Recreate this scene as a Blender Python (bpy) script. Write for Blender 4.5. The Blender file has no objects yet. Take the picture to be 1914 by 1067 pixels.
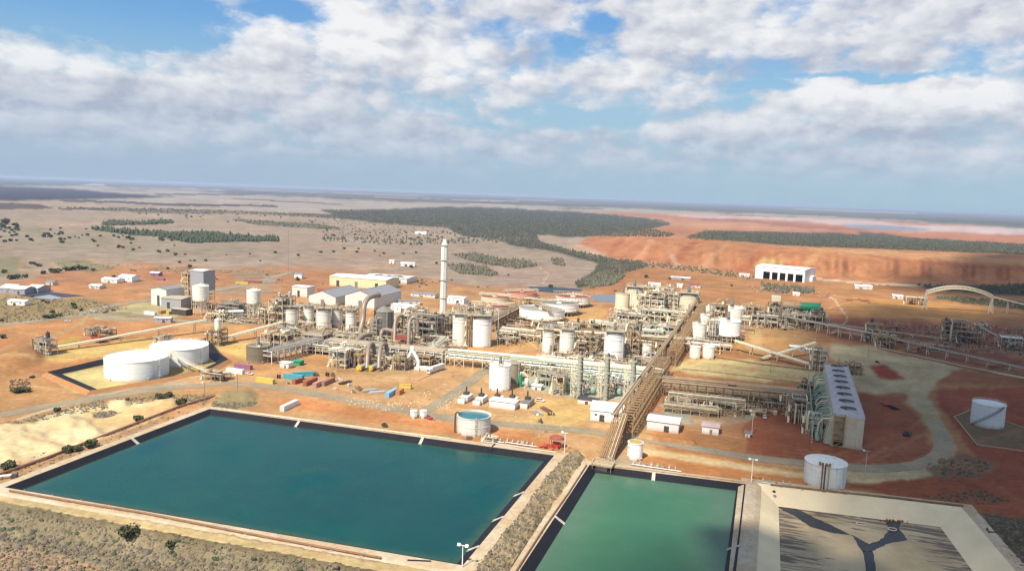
import bpy, math, random
import numpy as np

# ------------------------------------------------------------------ camera
SC = bpy.context.scene
CH = 115.0
FPX = 957 / math.tan(math.radians(35))
ROLL = math.atan(70 / 1914)
PITCH = math.atan((533.5 - 363) * math.cos(ROLL) / FPX)
cr, sr, cp, sp = math.cos(ROLL), math.sin(ROLL), math.cos(PITCH), math.sin(PITCH)
CF = (0.0, cp, -sp)
CRT = (cr, sp * sr, cp * sr)
CU = (-sr, sp * cr, cp * cr)
cam_d = bpy.data.cameras.new('camera')
cam = bpy.data.objects.new('camera', cam_d)
SC.collection.objects.link(cam)
cam_d.sensor_width = 36
cam_d.lens = 18 / math.tan(math.radians(35))
cam_d.clip_start = 1
cam_d.clip_end = 200000
from mathutils import Matrix, Vector
cam.matrix_world = Matrix(((CRT[0], CU[0], -CF[0], 0), (CRT[1], CU[1], -CF[1], 0), (CRT[2], CU[2], -CF[2], CH), (0, 0, 0, 1)))
SC.camera = cam

# ------------------------------------------------------------------ light
SUN_AZ = math.atan2(-0.55, -0.83)      # bearing of the sun from +Y, clockwise
SUN_EL = math.radians(52)
sd = bpy.data.lights.new('sun', 'SUN')
sd.energy = 5.0
sd.angle = math.radians(0.55)
sd.color = (1.0, 0.93, 0.80)
sun = bpy.data.objects.new('sun', sd)
SC.collection.objects.link(sun)
sdir = Vector((math.sin(SUN_AZ) * math.cos(SUN_EL), math.cos(SUN_AZ) * math.cos(SUN_EL), math.sin(SUN_EL)))
sun.rotation_euler = sdir.to_track_quat('Z', 'Y').to_euler()
sun.location = sdir * 500

SC.view_settings.view_transform = 'Standard'
SC.view_settings.look = 'None'
SC.view_settings.gamma = 1
SC.view_settings.exposure = 0.46
SC.view_settings.use_curve_mapping = False
SC.render.engine = 'CYCLES'
SC.cycles.use_denoising = True
SC.cycles.max_bounces = 4
SC.cycles.diffuse_bounces = 2
SC.cycles.glossy_bounces = 2
SC.cycles.transmission_bounces = 2
SC.cycles.volume_bounces = 0
SC.cycles.transparent_max_bounces = 6
SC.cycles.caustics_reflective = False
SC.cycles.caustics_refractive = False
try:
    SC.cycles.pixel_filter_type = 'BLACKMAN_HARRIS'
    SC.cycles.filter_width = 1.35
except Exception:
    pass


def yh(x):
    return 328.0 + 0.03657 * x


def ray(px, py):
    a, b = px - 957, 533.5 - py
    return (CF[0] * FPX + CRT[0] * a + CU[0] * b, CF[1] * FPX + CRT[1] * a + CU[1] * b, CF[2] * FPX + CRT[2] * a + CU[2] * b)


def G(px, py, z=0.0):
    d = ray(px, py)
    t = (z - CH) / d[2]
    return (d[0] * t, d[1] * t)


def proj(x, y, z):
    v = (x, y, z - CH)
    k = FPX / (v[0] * CF[0] + v[1] * CF[1] + v[2] * CF[2])
    return (957 + k * (v[0] * CRT[0] + v[1] * CRT[1] + v[2] * CRT[2]), 533.5 - k * (v[0] * CU[0] + v[1] * CU[1] + v[2] * CU[2]))


def MPP(px, py, z=0.0):
    """metres per picture unit at that ground point"""
    x, y = G(px, py, z)
    return (y * cp + (CH - z) * sp) / FPX


def HT(px, yb, yt, z0=0.0):
    """height of an upright whose foot is seen at yb and whose top is seen at yt"""
    x, y = G(px, yb, z0)
    lo, hi = z0, z0 + 400
    for _ in range(40):
        m = (lo + hi) / 2
        if y * cp + (CH - m) * sp > 0 and proj(x, y, m)[1] > yt:
            lo = m
        else:
            hi = m
    return lo - z0


def lin(c):
    r = []
    for v in c[:3]:
        v = v / 255.0
        r.append(v / 12.92 if v <= 0.04045 else ((v + 0.055) / 1.055) ** 2.4)
    return tuple(r)


GAIN = 1.72


def alb(c, g=None):
    g = g or GAIN
    return tuple(min(0.9, v / g) for v in lin(c))


# ------------------------------------------------------------------ node helpers
class NT:
    def __init__(s, tree):
        s.t = tree
        s.n = tree.nodes
        s.l = tree.links

    def node(s, typ, **kw):
        n = s.n.new(typ)
        for k, v in kw.items():
            setattr(n, k, v)
        return n

    def setin(s, sock, v):
        if isinstance(v, bpy.types.NodeSocket):
            s.l.new(v, sock)
        else:
            sock.default_value = v

    def math(s, op, a, b=None, c=None, clamp=False):
        n = s.node('ShaderNodeMath', operation=op, use_clamp=clamp)
        s.setin(n.inputs[0], a)
        if b is not None:
            s.setin(n.inputs[1], b)
        if c is not None:
            s.setin(n.inputs[2], c)
        return n.outputs[0]

    def vmath(s, op, a, b=None, out=0):
        n = s.node('ShaderNodeVectorMath', operation=op)
        s.setin(n.inputs[0], a)
        if b is not None:
            s.setin(n.inputs[1], b)
        return n.outputs[out]

    def mapr(s, v, a, b, c=0.0, d=1.0, smooth=True):
        n = s.node('ShaderNodeMapRange')
        n.interpolation_type = 'SMOOTHSTEP' if smooth else 'LINEAR'
        s.setin(n.inputs['Value'], v)
        n.inputs['From Min'].default_value = a
        n.inputs['From Max'].default_value = b
        n.inputs['To Min'].default_value = c
        n.inputs['To Max'].default_value = d
        return n.outputs[0]

    def noise(s, vec, scale, detail=4, rough=0.55, dist=0.0, col=False):
        n = s.node('ShaderNodeTexNoise')
        s.setin(n.inputs['Vector'], vec)
        n.inputs['Scale'].default_value = scale
        n.inputs['Detail'].default_value = detail
        n.inputs['Roughness'].default_value = rough
        n.inputs['Distortion'].default_value = dist
        return n.outputs[1 if col else 0]

    def mix(s, f, a, b, mode='MIX', clamp=False):
        n = s.node('ShaderNodeMix', data_type='RGBA', blend_type=mode)
        n.clamp_factor = True
        s.setin(n.inputs[0], f)
        for sock, v in ((n.inputs[6], a), (n.inputs[7], b)):
            if not isinstance(v, bpy.types.NodeSocket) and len(v) == 3:
                v = (*v, 1)
            s.setin(sock, v)
        return n.outputs[2]

    def comb(s, x, y, z):
        n = s.node('ShaderNodeCombineXYZ')
        for i, v in enumerate((x, y, z)):
            s.setin(n.inputs[i], v)
        return n.outputs[0]

    def sep(s, v):
        n = s.node('ShaderNodeSeparateXYZ')
        s.setin(n.inputs[0], v)
        return n.outputs


# ------------------------------------------------------------------ sky
def azel(px, py):
    d = ray(px, py)
    L = math.sqrt(d[0] ** 2 + d[1] ** 2 + d[2] ** 2)
    return math.degrees(math.atan2(d[0], d[1])), math.degrees(math.asin(d[2] / L))


world = bpy.data.worlds.new('World')
SC.world = world
world.use_nodes = True
wt = NT(world.node_tree)
for n in list(wt.n):
    wt.n.remove(n)
SKY_K = 0.1
sky = wt.node('ShaderNodeTexSky')
sky.sky_type = 'NISHITA'
sky.sun_disc = False
sky.sun_elevation = SUN_EL
sky.sun_rotation = SUN_AZ
sky.altitude = 120
sky.air_density = 1.0
sky.dust_density = 0.6
sky.ozone_density = 2.0
tc = wt.node('ShaderNodeTexCoord')
dirn = tc.outputs['Generated']
dx, dy, dz = wt.sep(dirn)
az = wt.math('MULTIPLY', wt.math('ARCTAN2', dx, dy), 57.2958)
el = wt.math('MULTIPLY', wt.math('ARCSINE', dz), 57.2958)
# flatten the cloud pattern towards the horizon
P0 = wt.comb(az, wt.math('MULTIPLY', el, 1.8), 0.0)
w1 = wt.noise(P0, 0.16, 5, 0.6, 0, col=True)
w1 = wt.vmath('SUBTRACT', w1, (0.5, 0.5, 0.5))
w1 = wt.vmath('MULTIPLY', w1, (7.0, 2.6, 0.0))
P1 = wt.vmath('ADD', wt.comb(az, el, 0.0), w1)


def ell(P, px, py, rx, ry, amp):
    a, e = azel(px, py)
    k = 57.3 / FPX
    v = wt.vmath('SUBTRACT', P, (a, e, 0))
    v = wt.vmath('MULTIPLY', v, (1 / (rx * k), 1 / (ry * k), 0))
    L = wt.vmath('LENGTH', v, out=1)
    return wt.mapr(L, 0.1, 1.0, amp, 0.0)


def blobs(P, lst):
    acc = None
    for b in lst:
        v = ell(P, *b)
        acc = v if acc is None else wt.math('ADD', acc, v)
    return acc


COVER = [(120, 165, 330, 85, .5), (480, 95, 210, 65, .5), (700, 70, 190, 110, .6), (890, 130, 170, 70, .5), (480, 200, 420, 60, .35),
         (1330, 40, 330, 85, .6), (980, 22, 190, 42, .5), (1750, 60, 330, 85, .55), (1150, 150, 200, 62, .4), (1740, 195, 280, 60, .55),
         (1530, 190, 110, 52, .5), (1380, 245, 240, 34, .4), (250, 255, 330, 34, .3), (700, 245, 260, 30, .3), (960, 285, 110, 18, .3), (1240, 240, 120, 26, .35), (1800, 290, 250, 24, .3), (1120, 295, 90, 14, .25), (60, 210, 160, 40, .3), (1560, 300, 160, 20, .2), (420, 290, 200, 16, .2),
         (130, 15, 330, 58, -1.0), (330, 82, 170, 26, -.6), (1110, 44, 85, 30, -.75), (1060, 80, 50, 22, -.4), (1430, 168, 110, 16, -.6),
         (1650, 143, 260, 10, -.6), (1070, 222, 200, 32, -.75), (1350, 198, 80, 20, -.45), (520, 20, 130, 26, -.6), (900, 235, 120, 12, -.3), (600, 300, 700, 22, -.1)]
BRIGHT = [(110, 105, 220, 40, .75), (330, 140, 110, 26, .4), (480, 58, 170, 40, .8), (640, 40, 150, 60, .9), (700, 95, 110, 40, .5), (850, 110, 90, 60, .9), (930, 140, 90, 22, .6),
          (1430, 30, 260, 45, .55), (1180, 130, 150, 40, .5), (1530, 178, 70, 44, .9), (1660, 185, 110, 36, .7), (1830, 170, 130, 44, .9), (560, 165, 150, 20, .4), (100, 180, 90, 16, .4),
          (1420, 232, 140, 24, .6), (1230, 240, 100, 20, .5), (300, 258, 130, 18, .35), (960, 278, 90, 14, .35), (820, 205, 160, 14, .25), (1830, 290, 120, 18, .4),
          (200, 190, 330, 28, -.5), (700, 165, 250, 24, -.45), (1430, 125, 320, 26, -.8), (1000, 105, 80, 30, -.5), (1700, 245, 280, 22, -.75), (1300, 290, 250, 20, -.2)]
cov = blobs(P1, COVER)
nb = wt.noise(P0, 0.13, 7, 0.58)
nf = wt.noise(P0, 0.5, 6, 0.6)
cov_gen = wt.math('ADD', wt.math('MULTIPLY', nb, 1.5), -0.60)     # general cloud everywhere
nff = wt.noise(P0, 1.3, 5, 0.6)


def puff(off, scale):
    wv = wt.vmath('MULTIPLY', wt.vmath('SUBTRACT', wt.noise(P0, 0.5, 3, 0.6, 0, col=True), (0.5, 0.5, 0.5)), (2.2, 2.2, 0))
    vn = wt.node('ShaderNodeTexVoronoi')
    vn.feature = 'SMOOTH_F1'
    vn.voronoi_dimensions = '2D'
    vn.inputs['Smoothness'].default_value = 0.35
    vn.inputs['Scale'].default_value = scale
    vn.inputs['Detail'].default_value = 2.0
    vn.inputs['Roughness'].default_value = 0.5
    wt.l.new(wt.vmath('ADD', wt.vmath('ADD', P0, wv), off), vn.inputs['Vector'])
    return vn.outputs['Distance']


pf = puff((0, 0, 0), 0.26)
pfu = puff((-0.7, 1.1, 0), 0.26)
dens = wt.math('ADD', cov_gen, wt.math('ADD', wt.math('MULTIPLY', cov, 0.85), wt.math('ADD', wt.math('MULTIPLY', wt.math('SUBTRACT', nf, 0.5), 0.6), wt.math('ADD', wt.math('MULTIPLY', wt.math('SUBTRACT', nff, 0.5), 0.22), wt.math('ADD', wt.math('MULTIPLY', wt.math('SUBTRACT', 0.46, pf), 0.42), wt.mapr(el, 2.5, 10.0, 0.30, 0.11))))))
alpha = wt.mapr(dens, -0.16, 0.50, 0, 1)
# thin out into haze low over the horizon
low = wt.mapr(el, 0.8, 4.6, 0.0, 1.0)
alpha = wt.math('MULTIPLY', alpha, wt.mapr(el, 0.9, 3.6, 0.1, 1.0))
br = blobs(P1, BRIGHT)
nup = wt.noise(wt.vmath('ADD', P0, (-0.9, 1.6, 0)), 0.30, 5, 0.55)
nhere = wt.noise(P0, 0.30, 5, 0.55)
nup2 = wt.noise(wt.vmath('ADD', P0, (-0.4, 0.8, 0)), 0.8, 4, 0.55)
nhere2 = wt.noise(P0, 0.8, 4, 0.55)
relief = wt.math('ADD', wt.math('MULTIPLY', wt.math('SUBTRACT', nhere, nup), 1.0), wt.math('ADD', wt.math('MULTIPLY', wt.math('SUBTRACT', nhere2, nup2), 0.5), wt.math('MULTIPLY', wt.math('SUBTRACT', pfu, pf), 0.8)))
br = wt.math('ADD', wt.math('ADD', br, relief), wt.math('ADD', wt.math('MULTIPLY', nf, 0.5), 0.16))
br = wt.mapr(br, -0.25, 1.15, 0, 1, smooth=False)
k = 1 / SKY_K


def skc(c, m=1.0):
    return tuple(v * k * m for v in lin(c))


EXPK = 2 ** -0.5
cloud_c = wt.mix(br, skc((184, 191, 208), EXPK), skc((243, 244, 246), EXPK * 1.02))
cloud_c = wt.mix(wt.mapr(el, 1.5, 9.0, 0.55, 0.0), cloud_c, skc((158, 184, 212), EXPK))
blue = wt.mix(0.78, wt.vmath('MULTIPLY', sky.outputs[0], (0.9, 0.95, 1.0)), wt.mix(wt.mapr(el, 4, 15, 0, 1), skc((156, 204, 226), EXPK), skc((100, 162, 226), EXPK)))
horiz = wt.mix(wt.mapr(az, -35, 35, 0, 1), skc((170, 191, 214), EXPK), skc((172, 200, 218), EXPK))
base = wt.mix(wt.mapr(el, 0.0, 12.0, 1.0, 0.0), blue, horiz)
out_c = wt.mix(alpha, base, cloud_c)
bg = wt.node('ShaderNodeBackground')
wt.l.new(out_c, bg.inputs[0])
bg.inputs[1].default_value = SKY_K
wo = wt.node('ShaderNodeOutputWorld')
wt.l.new(bg.outputs[0], wo.inputs[0])
world.cycles.sampling_method = 'MANUAL'
world.cycles.sample_map_resolution = 512

# ------------------------------------------------------------------ objects and meshes
COL = SC.collection
R = random.Random(7)


class MB:
    """collects shapes and links them as one mesh object"""

    def __init__(s):
        s.v, s.f, s.m = [], [], []

    def add(s, vs, fs, m=0):
        o = len(s.v)
        s.v += vs
        s.f += [tuple(i + o for i in f) for f in fs]
        s.m += [m] * len(fs)
        return s

    def box(s, x0, y0, z0, x1, y1, z1, m=0):
        return s.add([(x0, y0, z0), (x1, y0, z0), (x1, y1, z0), (x0, y1, z0), (x0, y0, z1), (x1, y0, z1), (x1, y1, z1), (x0, y1, z1)],
                     [(3, 2, 1, 0), (4, 5, 6, 7), (0, 1, 5, 4), (1, 2, 6, 5), (2, 3, 7, 6), (3, 0, 4, 7)], m)

    def cbox(s, cx, cy, z0, sx, sy, sz, m=0):
        return s.box(cx - sx / 2, cy - sy / 2, z0, cx + sx / 2, cy + sy / 2, z0 + sz, m)

    def beam(s, p, q, w, h=None, m=0):
        h = h or w
        p, q = Vector(p), Vector(q)
        d = (q - p)
        if d.length < 1e-6:
            return s
        d.normalize()
        up = Vector((0, 0, 1)) if abs(d.z) < 0.95 else Vector((0, 1, 0))
        a = d.cross(up).normalized() * (w / 2)
        b = a.cross(d).normalized() * (h / 2)
        vs = [tuple(c + i * a + j * b) for c in (p, q) for i, j in ((-1, -1), (1, -1), (1, 1), (-1, 1))]
        return s.add(vs, [(0, 1, 2, 3), (7, 6, 5, 4), (0, 4, 5, 1), (1, 5, 6, 2), (2, 6, 7, 3), (3, 7, 4, 0)], m)

    def cyl(s, p, q, r, n=8, r2=None, caps=True, m=0):
        r2 = r if r2 is None else r2
        p, q = Vector(p), Vector(q)
        d = (q - p).normalized()
        up = Vector((0, 0, 1)) if abs(d.z) < 0.95 else Vector((0, 1, 0))
        a = d.cross(up).normalized()
        b = d.cross(a).normalized()
        vs = []
        for c, rr in ((p, r), (q, r2)):
            for i in range(n):
                t = 2 * math.pi * i / n
                vs.append(tuple(c + (a * math.cos(t) + b * math.sin(t)) * rr))
        fs = [(i, (i + 1) % n, n + (i + 1) % n, n + i) for i in range(n)]
        if caps:
            fs += [tuple(range(n - 1, -1, -1)), tuple(range(n, 2 * n))]
        return s.add(vs, fs, m)

    def tube(s, pts, r, n=6, m=0):
        pts = [Vector(p) for p in pts]
        vs, fs = [], []
        prev = None
        for i, p in enumerate(pts):
            d = (pts[min(i + 1, len(pts) - 1)] - pts[max(i - 1, 0)]).normalized()
            if prev is None:
                up = Vector((0, 0, 1)) if abs(d.z) < 0.9 else Vector((0, 1, 0))
                a = d.cross(up).normalized()
            else:
                a = (prev - d * prev.dot(d)).normalized()
            prev = a
            b = d.cross(a)
            for j in range(n):
                t = 2 * math.pi * j / n
                vs.append(tuple(p + (a * math.cos(t) + b * math.sin(t)) * r))
        for i in range(len(pts) - 1):
            for j in range(n):
                k0 = i * n
                fs.append((k0 + j, k0 + n + j, k0 + n + (j + 1) % n, k0 + (j + 1) % n))
        fs += [tuple(range(n)), tuple(range(len(vs) - 1, len(vs) - n - 1, -1))]
        return s.add(vs, fs, m)

    def lathe(s, prof, n=24, cx=0, cy=0, m=0, a0=0.0, a1=None):
        full = a1 is None
        a1 = a0 + 2 * math.pi if full else a1
        k = n if full else n + 1
        vs = []
        for r, z in prof:
            for i in range(k):
                t = a0 + (a1 - a0) * i / n
                vs.append((cx + r * math.cos(t), cy + r * math.sin(t), z))
        fs = []
        for j in range(len(prof) - 1):
            for i in range(n):
                i2 = (i + 1) % k
                fs.append((j * k + i, j * k + i2, (j + 1) * k + i2, (j + 1) * k + i))
        return s.add(vs, fs, m)

    def xf(s, f):
        s.v = [f(*p) for p in s.v]
        return s

    def mesh(s, name, mats, smooth=False):
        me = bpy.data.meshes.new(name)
        me.from_pydata(s.v, [], s.f)
        for mt in mats if isinstance(mats, (list, tuple)) else [mats]:
            me.materials.append(mt)
        if any(s.m):
            me.polygons.foreach_set('material_index', s.m)
        if smooth:
            me.polygons.foreach_set('use_smooth', [True] * len(s.f))
            try:
                me.set_sharp_from_angle(angle=math.radians(35))
            except Exception:
                pass
        me.update()
        return me

    def build(s, name, mats, parent=None, smooth=False, loc=None, rz=None):
        return put(name, s.mesh(name, mats, smooth), parent, loc, rz)


def put(name, me, parent=None, loc=None, rz=None):
    o = bpy.data.objects.new(name, me)
    COL.objects.link(o)
    if parent is not None:
        o.parent = parent
    if loc is not None:
        o.location = loc
    if rz is not None:
        o.rotation_euler = (0, 0, rz)
    return o


LABELS = {}


def tag(o, label=None, cat=None, group=None, kind=None):
    if label:
        o['label'] = label
        LABELS[label] = LABELS.get(label, 0) + 1
    if cat:
        o['category'] = cat
    if group:
        o['group'] = group
    if kind:
        o['kind'] = kind
    return o


def thing(name, label, cat, loc=(0, 0, 0), rz=0.0, group=None):
    o = bpy.data.objects.new(name, None)
    o.empty_display_size = 1
    COL.objects.link(o)
    o.location = loc if len(loc) == 3 else (loc[0], loc[1], 0)
    o.rotation_euler = (0, 0, rz)
    return tag(o, label, cat, group)


def dup(root, loc, rz=None, label=None, group=None, scale=None):
    r = root.copy()
    COL.objects.link(r)
    r.location = loc if len(loc) == 3 else (loc[0], loc[1], 0)
    if rz is not None:
        r.rotation_euler = (0, 0, rz)
    if scale:
        r.scale = (scale, scale, scale) if not isinstance(scale, tuple) else scale
    if label:
        tag(r, label)
    if group:
        r['group'] = group
    for ch in list(root.children):
        c = ch.copy()
        COL.objects.link(c)
        c.parent = r
        for g in list(ch.children):
            d = g.copy()
            COL.objects.link(d)
            d.parent = c
    return r


# ------------------------------------------------------------------ materials
MC = {}


def M(name, rgb=None, rough=0.6, metal=0.0, var=0.12, scale=0.35, streak=0.0, rust=0.0, corr=0.0, bump=0.0, spec=0.3):
    """paint, steel, concrete ...: base colour with uneven tone, run marks, rust and ribs"""
    if name in MC:
        return MC[name]
    mt = bpy.data.materials.new(name)
    MC[name] = mt
    mt.use_nodes = True
    t = NT(mt.node_tree)
    b = t.n['Principled BSDF']
    b.inputs['Roughness'].default_value = rough
    b.inputs['Metallic'].default_value = metal
    b.inputs['Specular IOR Level'].default_value = spec
    tcn = t.node('ShaderNodeTexCoord')
    ob = tcn.outputs['Object']
    geo = t.node('ShaderNodeNewGeometry')
    pos = geo.outputs['Position']
    c = (*rgb, 1)
    n1 = t.noise(pos, scale, 5, 0.6)
    f = t.mapr(n1, 0.25, 0.75, 1 - var, 1 + var, smooth=False)
    colr = t.vmath('MULTIPLY', c[:3], t.comb(f, f, f))
    if streak > 0:
        sx, sy, sz = t.sep(pos)
        sv = t.comb(t.math('MULTIPLY', sx, 1.3), t.math('MULTIPLY', sy, 1.3), t.math('MULTIPLY', sz, 0.07))
        ns = t.noise(sv, 1.0, 4, 0.65)
        fs = t.mapr(ns, 0.52, 0.72, 0.0, streak)
        colr = t.mix(fs, colr, tuple(v * k_ for v, k_ in zip(rgb, (0.55, 0.46, 0.36))))
    if streak > 0 and 'liner' not in name:
        # soil dust splashed up the lowest metres and faint plate courses
        pz = t.sep(pos)[2]
        dn = t.math('ADD', pz, t.math('MULTIPLY', t.noise(pos, 0.6, 4, 0.7), -2.2))
        colr = t.mix(t.mapr(dn, -1.2, 1.4, 0.6, 0.0), colr, (0.42, 0.25, 0.13))
        sm = t.math('LESS_THAN', t.math('FRACT', t.math('DIVIDE', pz, 2.4)), 0.07)
        colr = t.mix(t.math('MULTIPLY', sm, 0.22), colr, (0.2, 0.17, 0.13))
    if rust > 0:
        nr = t.noise(pos, scale * 2.3, 5, 0.7)
        colr = t.mix(t.mapr(nr, 0.62 - rust * 0.3, 0.72, 0, 0.85), colr, (0.16, 0.06, 0.025))
    t.l.new(colr, b.inputs['Base Color'])
    if corr > 0 or bump > 0:
        bp = t.node('ShaderNodeBump')
        if corr > 0:
            ox, oy, oz = t.sep(ob)
            w = t.math('SINE', t.math('MULTIPLY', t.math('ADD', ox, oy), 6.283 / corr))
            t.l.new(w, bp.inputs['Height'])
            bp.inputs['Distance'].default_value = corr * 0.12
        else:
            t.l.new(t.noise(pos, bump, 5, 0.6), bp.inputs['Height'])
            bp.inputs['Distance'].default_value = 0.3 / bump
        bp.inputs['Strength'].default_value = 0.6
        t.l.new(bp.outputs[0], b.inputs['Normal'])
    return mt


WHITE = M('white_paint', (.86, .86, .82), .45, var=.04, streak=.12)
WHITE2 = M('dusty_white_paint', (.80, .77, .68), .55, var=.08, streak=.25)
CREAM = M('cream_cladding', (.72, .66, .48), .55, var=.08, streak=.3)
TAN = M('tan_stained_steel', (.36, .30, .21), .6, var=.15, streak=.5)
GREY = M('grey_steel', (.26, .25, .23), .5, .3, var=.15, streak=.3)
GALV = M('galvanised_steel', (.50, .49, .45), .45, .3, var=.12)
PALE = M('pale_steel', (.66, .59, .43), .5, .1, var=.15, rust=.12)
BROWN = M('rusty_brown_steel', (.22, .125, .065), .7, var=.25, rust=.3)
RUSTC = M('rust_cream_steel', (.40, .285, .17), .7, var=.25, rust=.25)
DARK = M('dark_steel', (.07, .06, .055), .6, var=.2)
BLACK = M('black_opening', (.02, .02, .022), .6, var=.1)
ZINC = M('grey_roof_sheeting', (.30, .29, .30), .5, .2, var=.06, corr=1.2, streak=.15)
ZINCW = M('white_roof_sheeting', (.74, .73, .71), .45, .0, var=.05, corr=1.2, streak=.1)
SHEET = M('pale_wall_sheeting', (.66, .66, .62), .5, var=.05, corr=.9, streak=.12)
SHEETG = M('grey_wall_sheeting', (.34, .34, .36), .5, var=.05, corr=.9)
SHEETY = M('yellow_wall_sheeting', (.76, .64, .38), .6, var=.06, corr=.9, streak=.15)
GREEN = M('green_pipe_paint', (.26, .38, .28), .5, var=.12)
GREEN2 = M('bright_green_paint', (.03, .30, .14), .45, var=.1)
RED = M('red_paint', (.42, .04, .03), .45, var=.12)
DRED = M('dull_red_paint', (.30, .08, .06), .6, var=.15)
REDMUD = M('red_ore_mud', (.34, .12, .08), .9, var=.2, scale=.15)
SLURRY = M('grey_slurry', (.30, .27, .22), .5, var=.15, scale=.1)
YEL = M('yellow_paint', (.70, .45, .04), .5, var=.1)
MUST = M('mustard_container_paint', (.62, .46, .10), .5, var=.1, corr=.6)
TEALC = M('teal_container_paint', (.08, .34, .42), .5, var=.1, corr=.6)
BLUEC = M('light_blue_container_paint', (.22, .46, .66), .5, var=.1, corr=.6)
REDC = M('red_container_paint', (.36, .10, .06), .5, var=.12, corr=.6)
WHITEC = M('white_container_paint', (.74, .72, .66), .5, var=.08, corr=.6)
GREYC = M('grey_container_paint', (.34, .33, .31), .5, var=.1, corr=.6)
PURC = M('plum_container_paint', (.30, .12, .20), .5, var=.1, corr=.6)
ORC = M('orange_container_paint', (.55, .22, .06), .5, var=.1, corr=.6)
RUBBER = M('tyre_rubber', (.025, .025, .025), .8)
GLASS = M('dark_glass', (.03, .04, .05), .1, spec=.6)
CONC = M('concrete', (.42, .39, .33), .85, var=.15)
DUCT = M('lagged_duct_cladding', (.30, .235, .18), .45, .15, var=.12)
BARK = M('grey_bark', (.14, .10, .07), .9)
LEAF = M('dark_olive_leaves', (.055, .07, .03), .8, var=.35, scale=.8)
LEAF2 = M('mid_olive_leaves', (.11, .105, .06), .8, var=.35, scale=.8)
SCRUBM = M('grey_scrub_leaves', (.14, .12, .09), .9, var=.35, scale=.5)
FORM = M('forest_leaves', (.062, .064, .044), .9, var=.35, scale=.02)
FORM2 = M('heath_leaves', (.09, .088, .056), .9, var=.35, scale=.02)

# ------------------------------------------------------------------ the land
RNG = np.random.default_rng(5)
gx = np.arange(-700, 2601, 3.0)
gs = np.concatenate([[2.5, 3.2, 4, 5, 6], np.arange(7, 100, 1.5), np.arange(100, 770, 2.0), np.arange(770, 1200, 9.0)])
NX, NS = len(gx), len(gs)
PX = np.repeat(gx[None, :], NS, 0)
PY = yh(PX) + np.repeat(gs[:, None], NX, 1)


def vnoise(sx, sy, seed):
    """smooth value noise over the picture-plane grid of the land, feature size sx, sy"""
    r = np.random.default_rng(seed)
    nx, ny = int((gx[-1] - gx[0]) / sx) + 3, int(1300 / sy) + 3
    g = r.random((ny, nx))
    fx = (PX - gx[0]) / sx
    fy = (PY - yh(PX)) / sy
    ix, iy = fx.astype(int), fy.astype(int)
    tx, ty = fx - ix, fy - iy
    tx, ty = tx * tx * (3 - 2 * tx), ty * ty * (3 - 2 * ty)
    return (g[iy, ix] * (1 - tx) * (1 - ty) + g[iy, ix + 1] * tx * (1 - ty) + g[iy + 1, ix] * (1 - tx) * ty + g[iy + 1, ix + 1] * tx * ty)


WX = (vnoise(40, 14, 1) - .5) * 2 + (vnoise(14, 6, 2) - .5) * 1.2 + (vnoise(7, 4, 11) - .5) * 1.3
WY = (vnoise(44, 16, 3) - .5) * 2 + (vnoise(16, 6, 4) - .5) * 1.2 + (vnoise(7, 4, 12) - .5) * 1.3


def inpoly(poly, X, Y):
    m = np.zeros(X.shape, bool)
    n = len(poly)
    for i in range(n):
        x0, y0 = poly[i]
        x1, y1 = poly[(i + 1) % n]
        if y0 == y1:
            continue
        c = ((Y >= y0) != (Y >= y1))
        m ^= c & (X < (x1 - x0) * (Y - y0) / (y1 - y0) + x0)
    return m


def blur(a, n):
    if n < 1:
        return a
    k = 2 * n + 1
    for ax in (0, 1):
        pad = [(0, 0), (0, 0)]
        pad[ax] = (n + 1, n)
        b = np.pad(a, pad, mode='edge')
        c = np.cumsum(b, axis=ax)
        a = (c[k:, :] - c[:-k, :]) / k if ax == 0 else (c[:, k:] - c[:, :-k]) / k
    return a


def mask(poly, feather=1, warp=3.0):
    pad = 8 + warp * 5 + feather * 6
    xs, ss = [p[0] for p in poly], [p[1] - yh(p[0]) for p in poly]
    i0, i1 = np.searchsorted(gx, (min(xs) - pad, max(xs) + pad))
    j0, j1 = np.searchsorted(gs, (min(ss) - pad, max(ss) + pad))
    i1, j1 = min(NX, i1 + 1), min(NS, j1 + 1)
    out = np.zeros((NS, NX))
    if i1 - i0 < 2 or j1 - j0 < 2:
        return out
    q = (slice(j0, j1), slice(i0, i1))
    out[q] = np.clip(blur(inpoly(poly, PX[q] + WX[q] * warp * 1.6, PY[q] + WY[q] * warp * .7).astype(float), feather), 0, 1)
    return out


rgb = np.zeros((NS, NX, 3))
scr = np.zeros((NS, NX))


def paint(poly, c, feather=1, warp=3.0, a=1.0, scrub=None):
    m = mask(poly, (feather + 1) // 2, warp)[..., None] * a
    rgb[:] = rgb * (1 - m) + np.array(alb(c)) * m
    if scrub is not None:
        scr[:] = scr * (1 - m[..., 0]) + scrub * m[..., 0]


def stripe(pts, w, c, feather=0, warp=1.0, a=1.0, scrub=None):
    """a track: polyline in plan, width grows with nearness"""
    up, dn = [], []
    for i, (x, y) in enumerate(pts):
        k = (y - yh(x)) / 300
        ww = (w[i] if isinstance(w, (list, tuple)) else w)
        x2, y2 = pts[min(i + 1, len(pts) - 1)]
        x1, y1 = pts[max(i - 1, 0)]
        L = math.hypot(x2 - x1, y2 - y1)
        nx, ny = -(y2 - y1) / L, (x2 - x1) / L
        up.append((x + nx * ww / 2, y + ny * ww / 2))
        dn.append((x - nx * ww / 2, y - ny * ww / 2))
    paint(up + dn[::-1], c, feather, warp, a, scrub)


RX = 2700
LXX = -800
rgb[:] = np.array(alb((192, 172, 148)))
scr[:] = 0.15
H = lambda x, d: (x, yh(x) + d)
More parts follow.
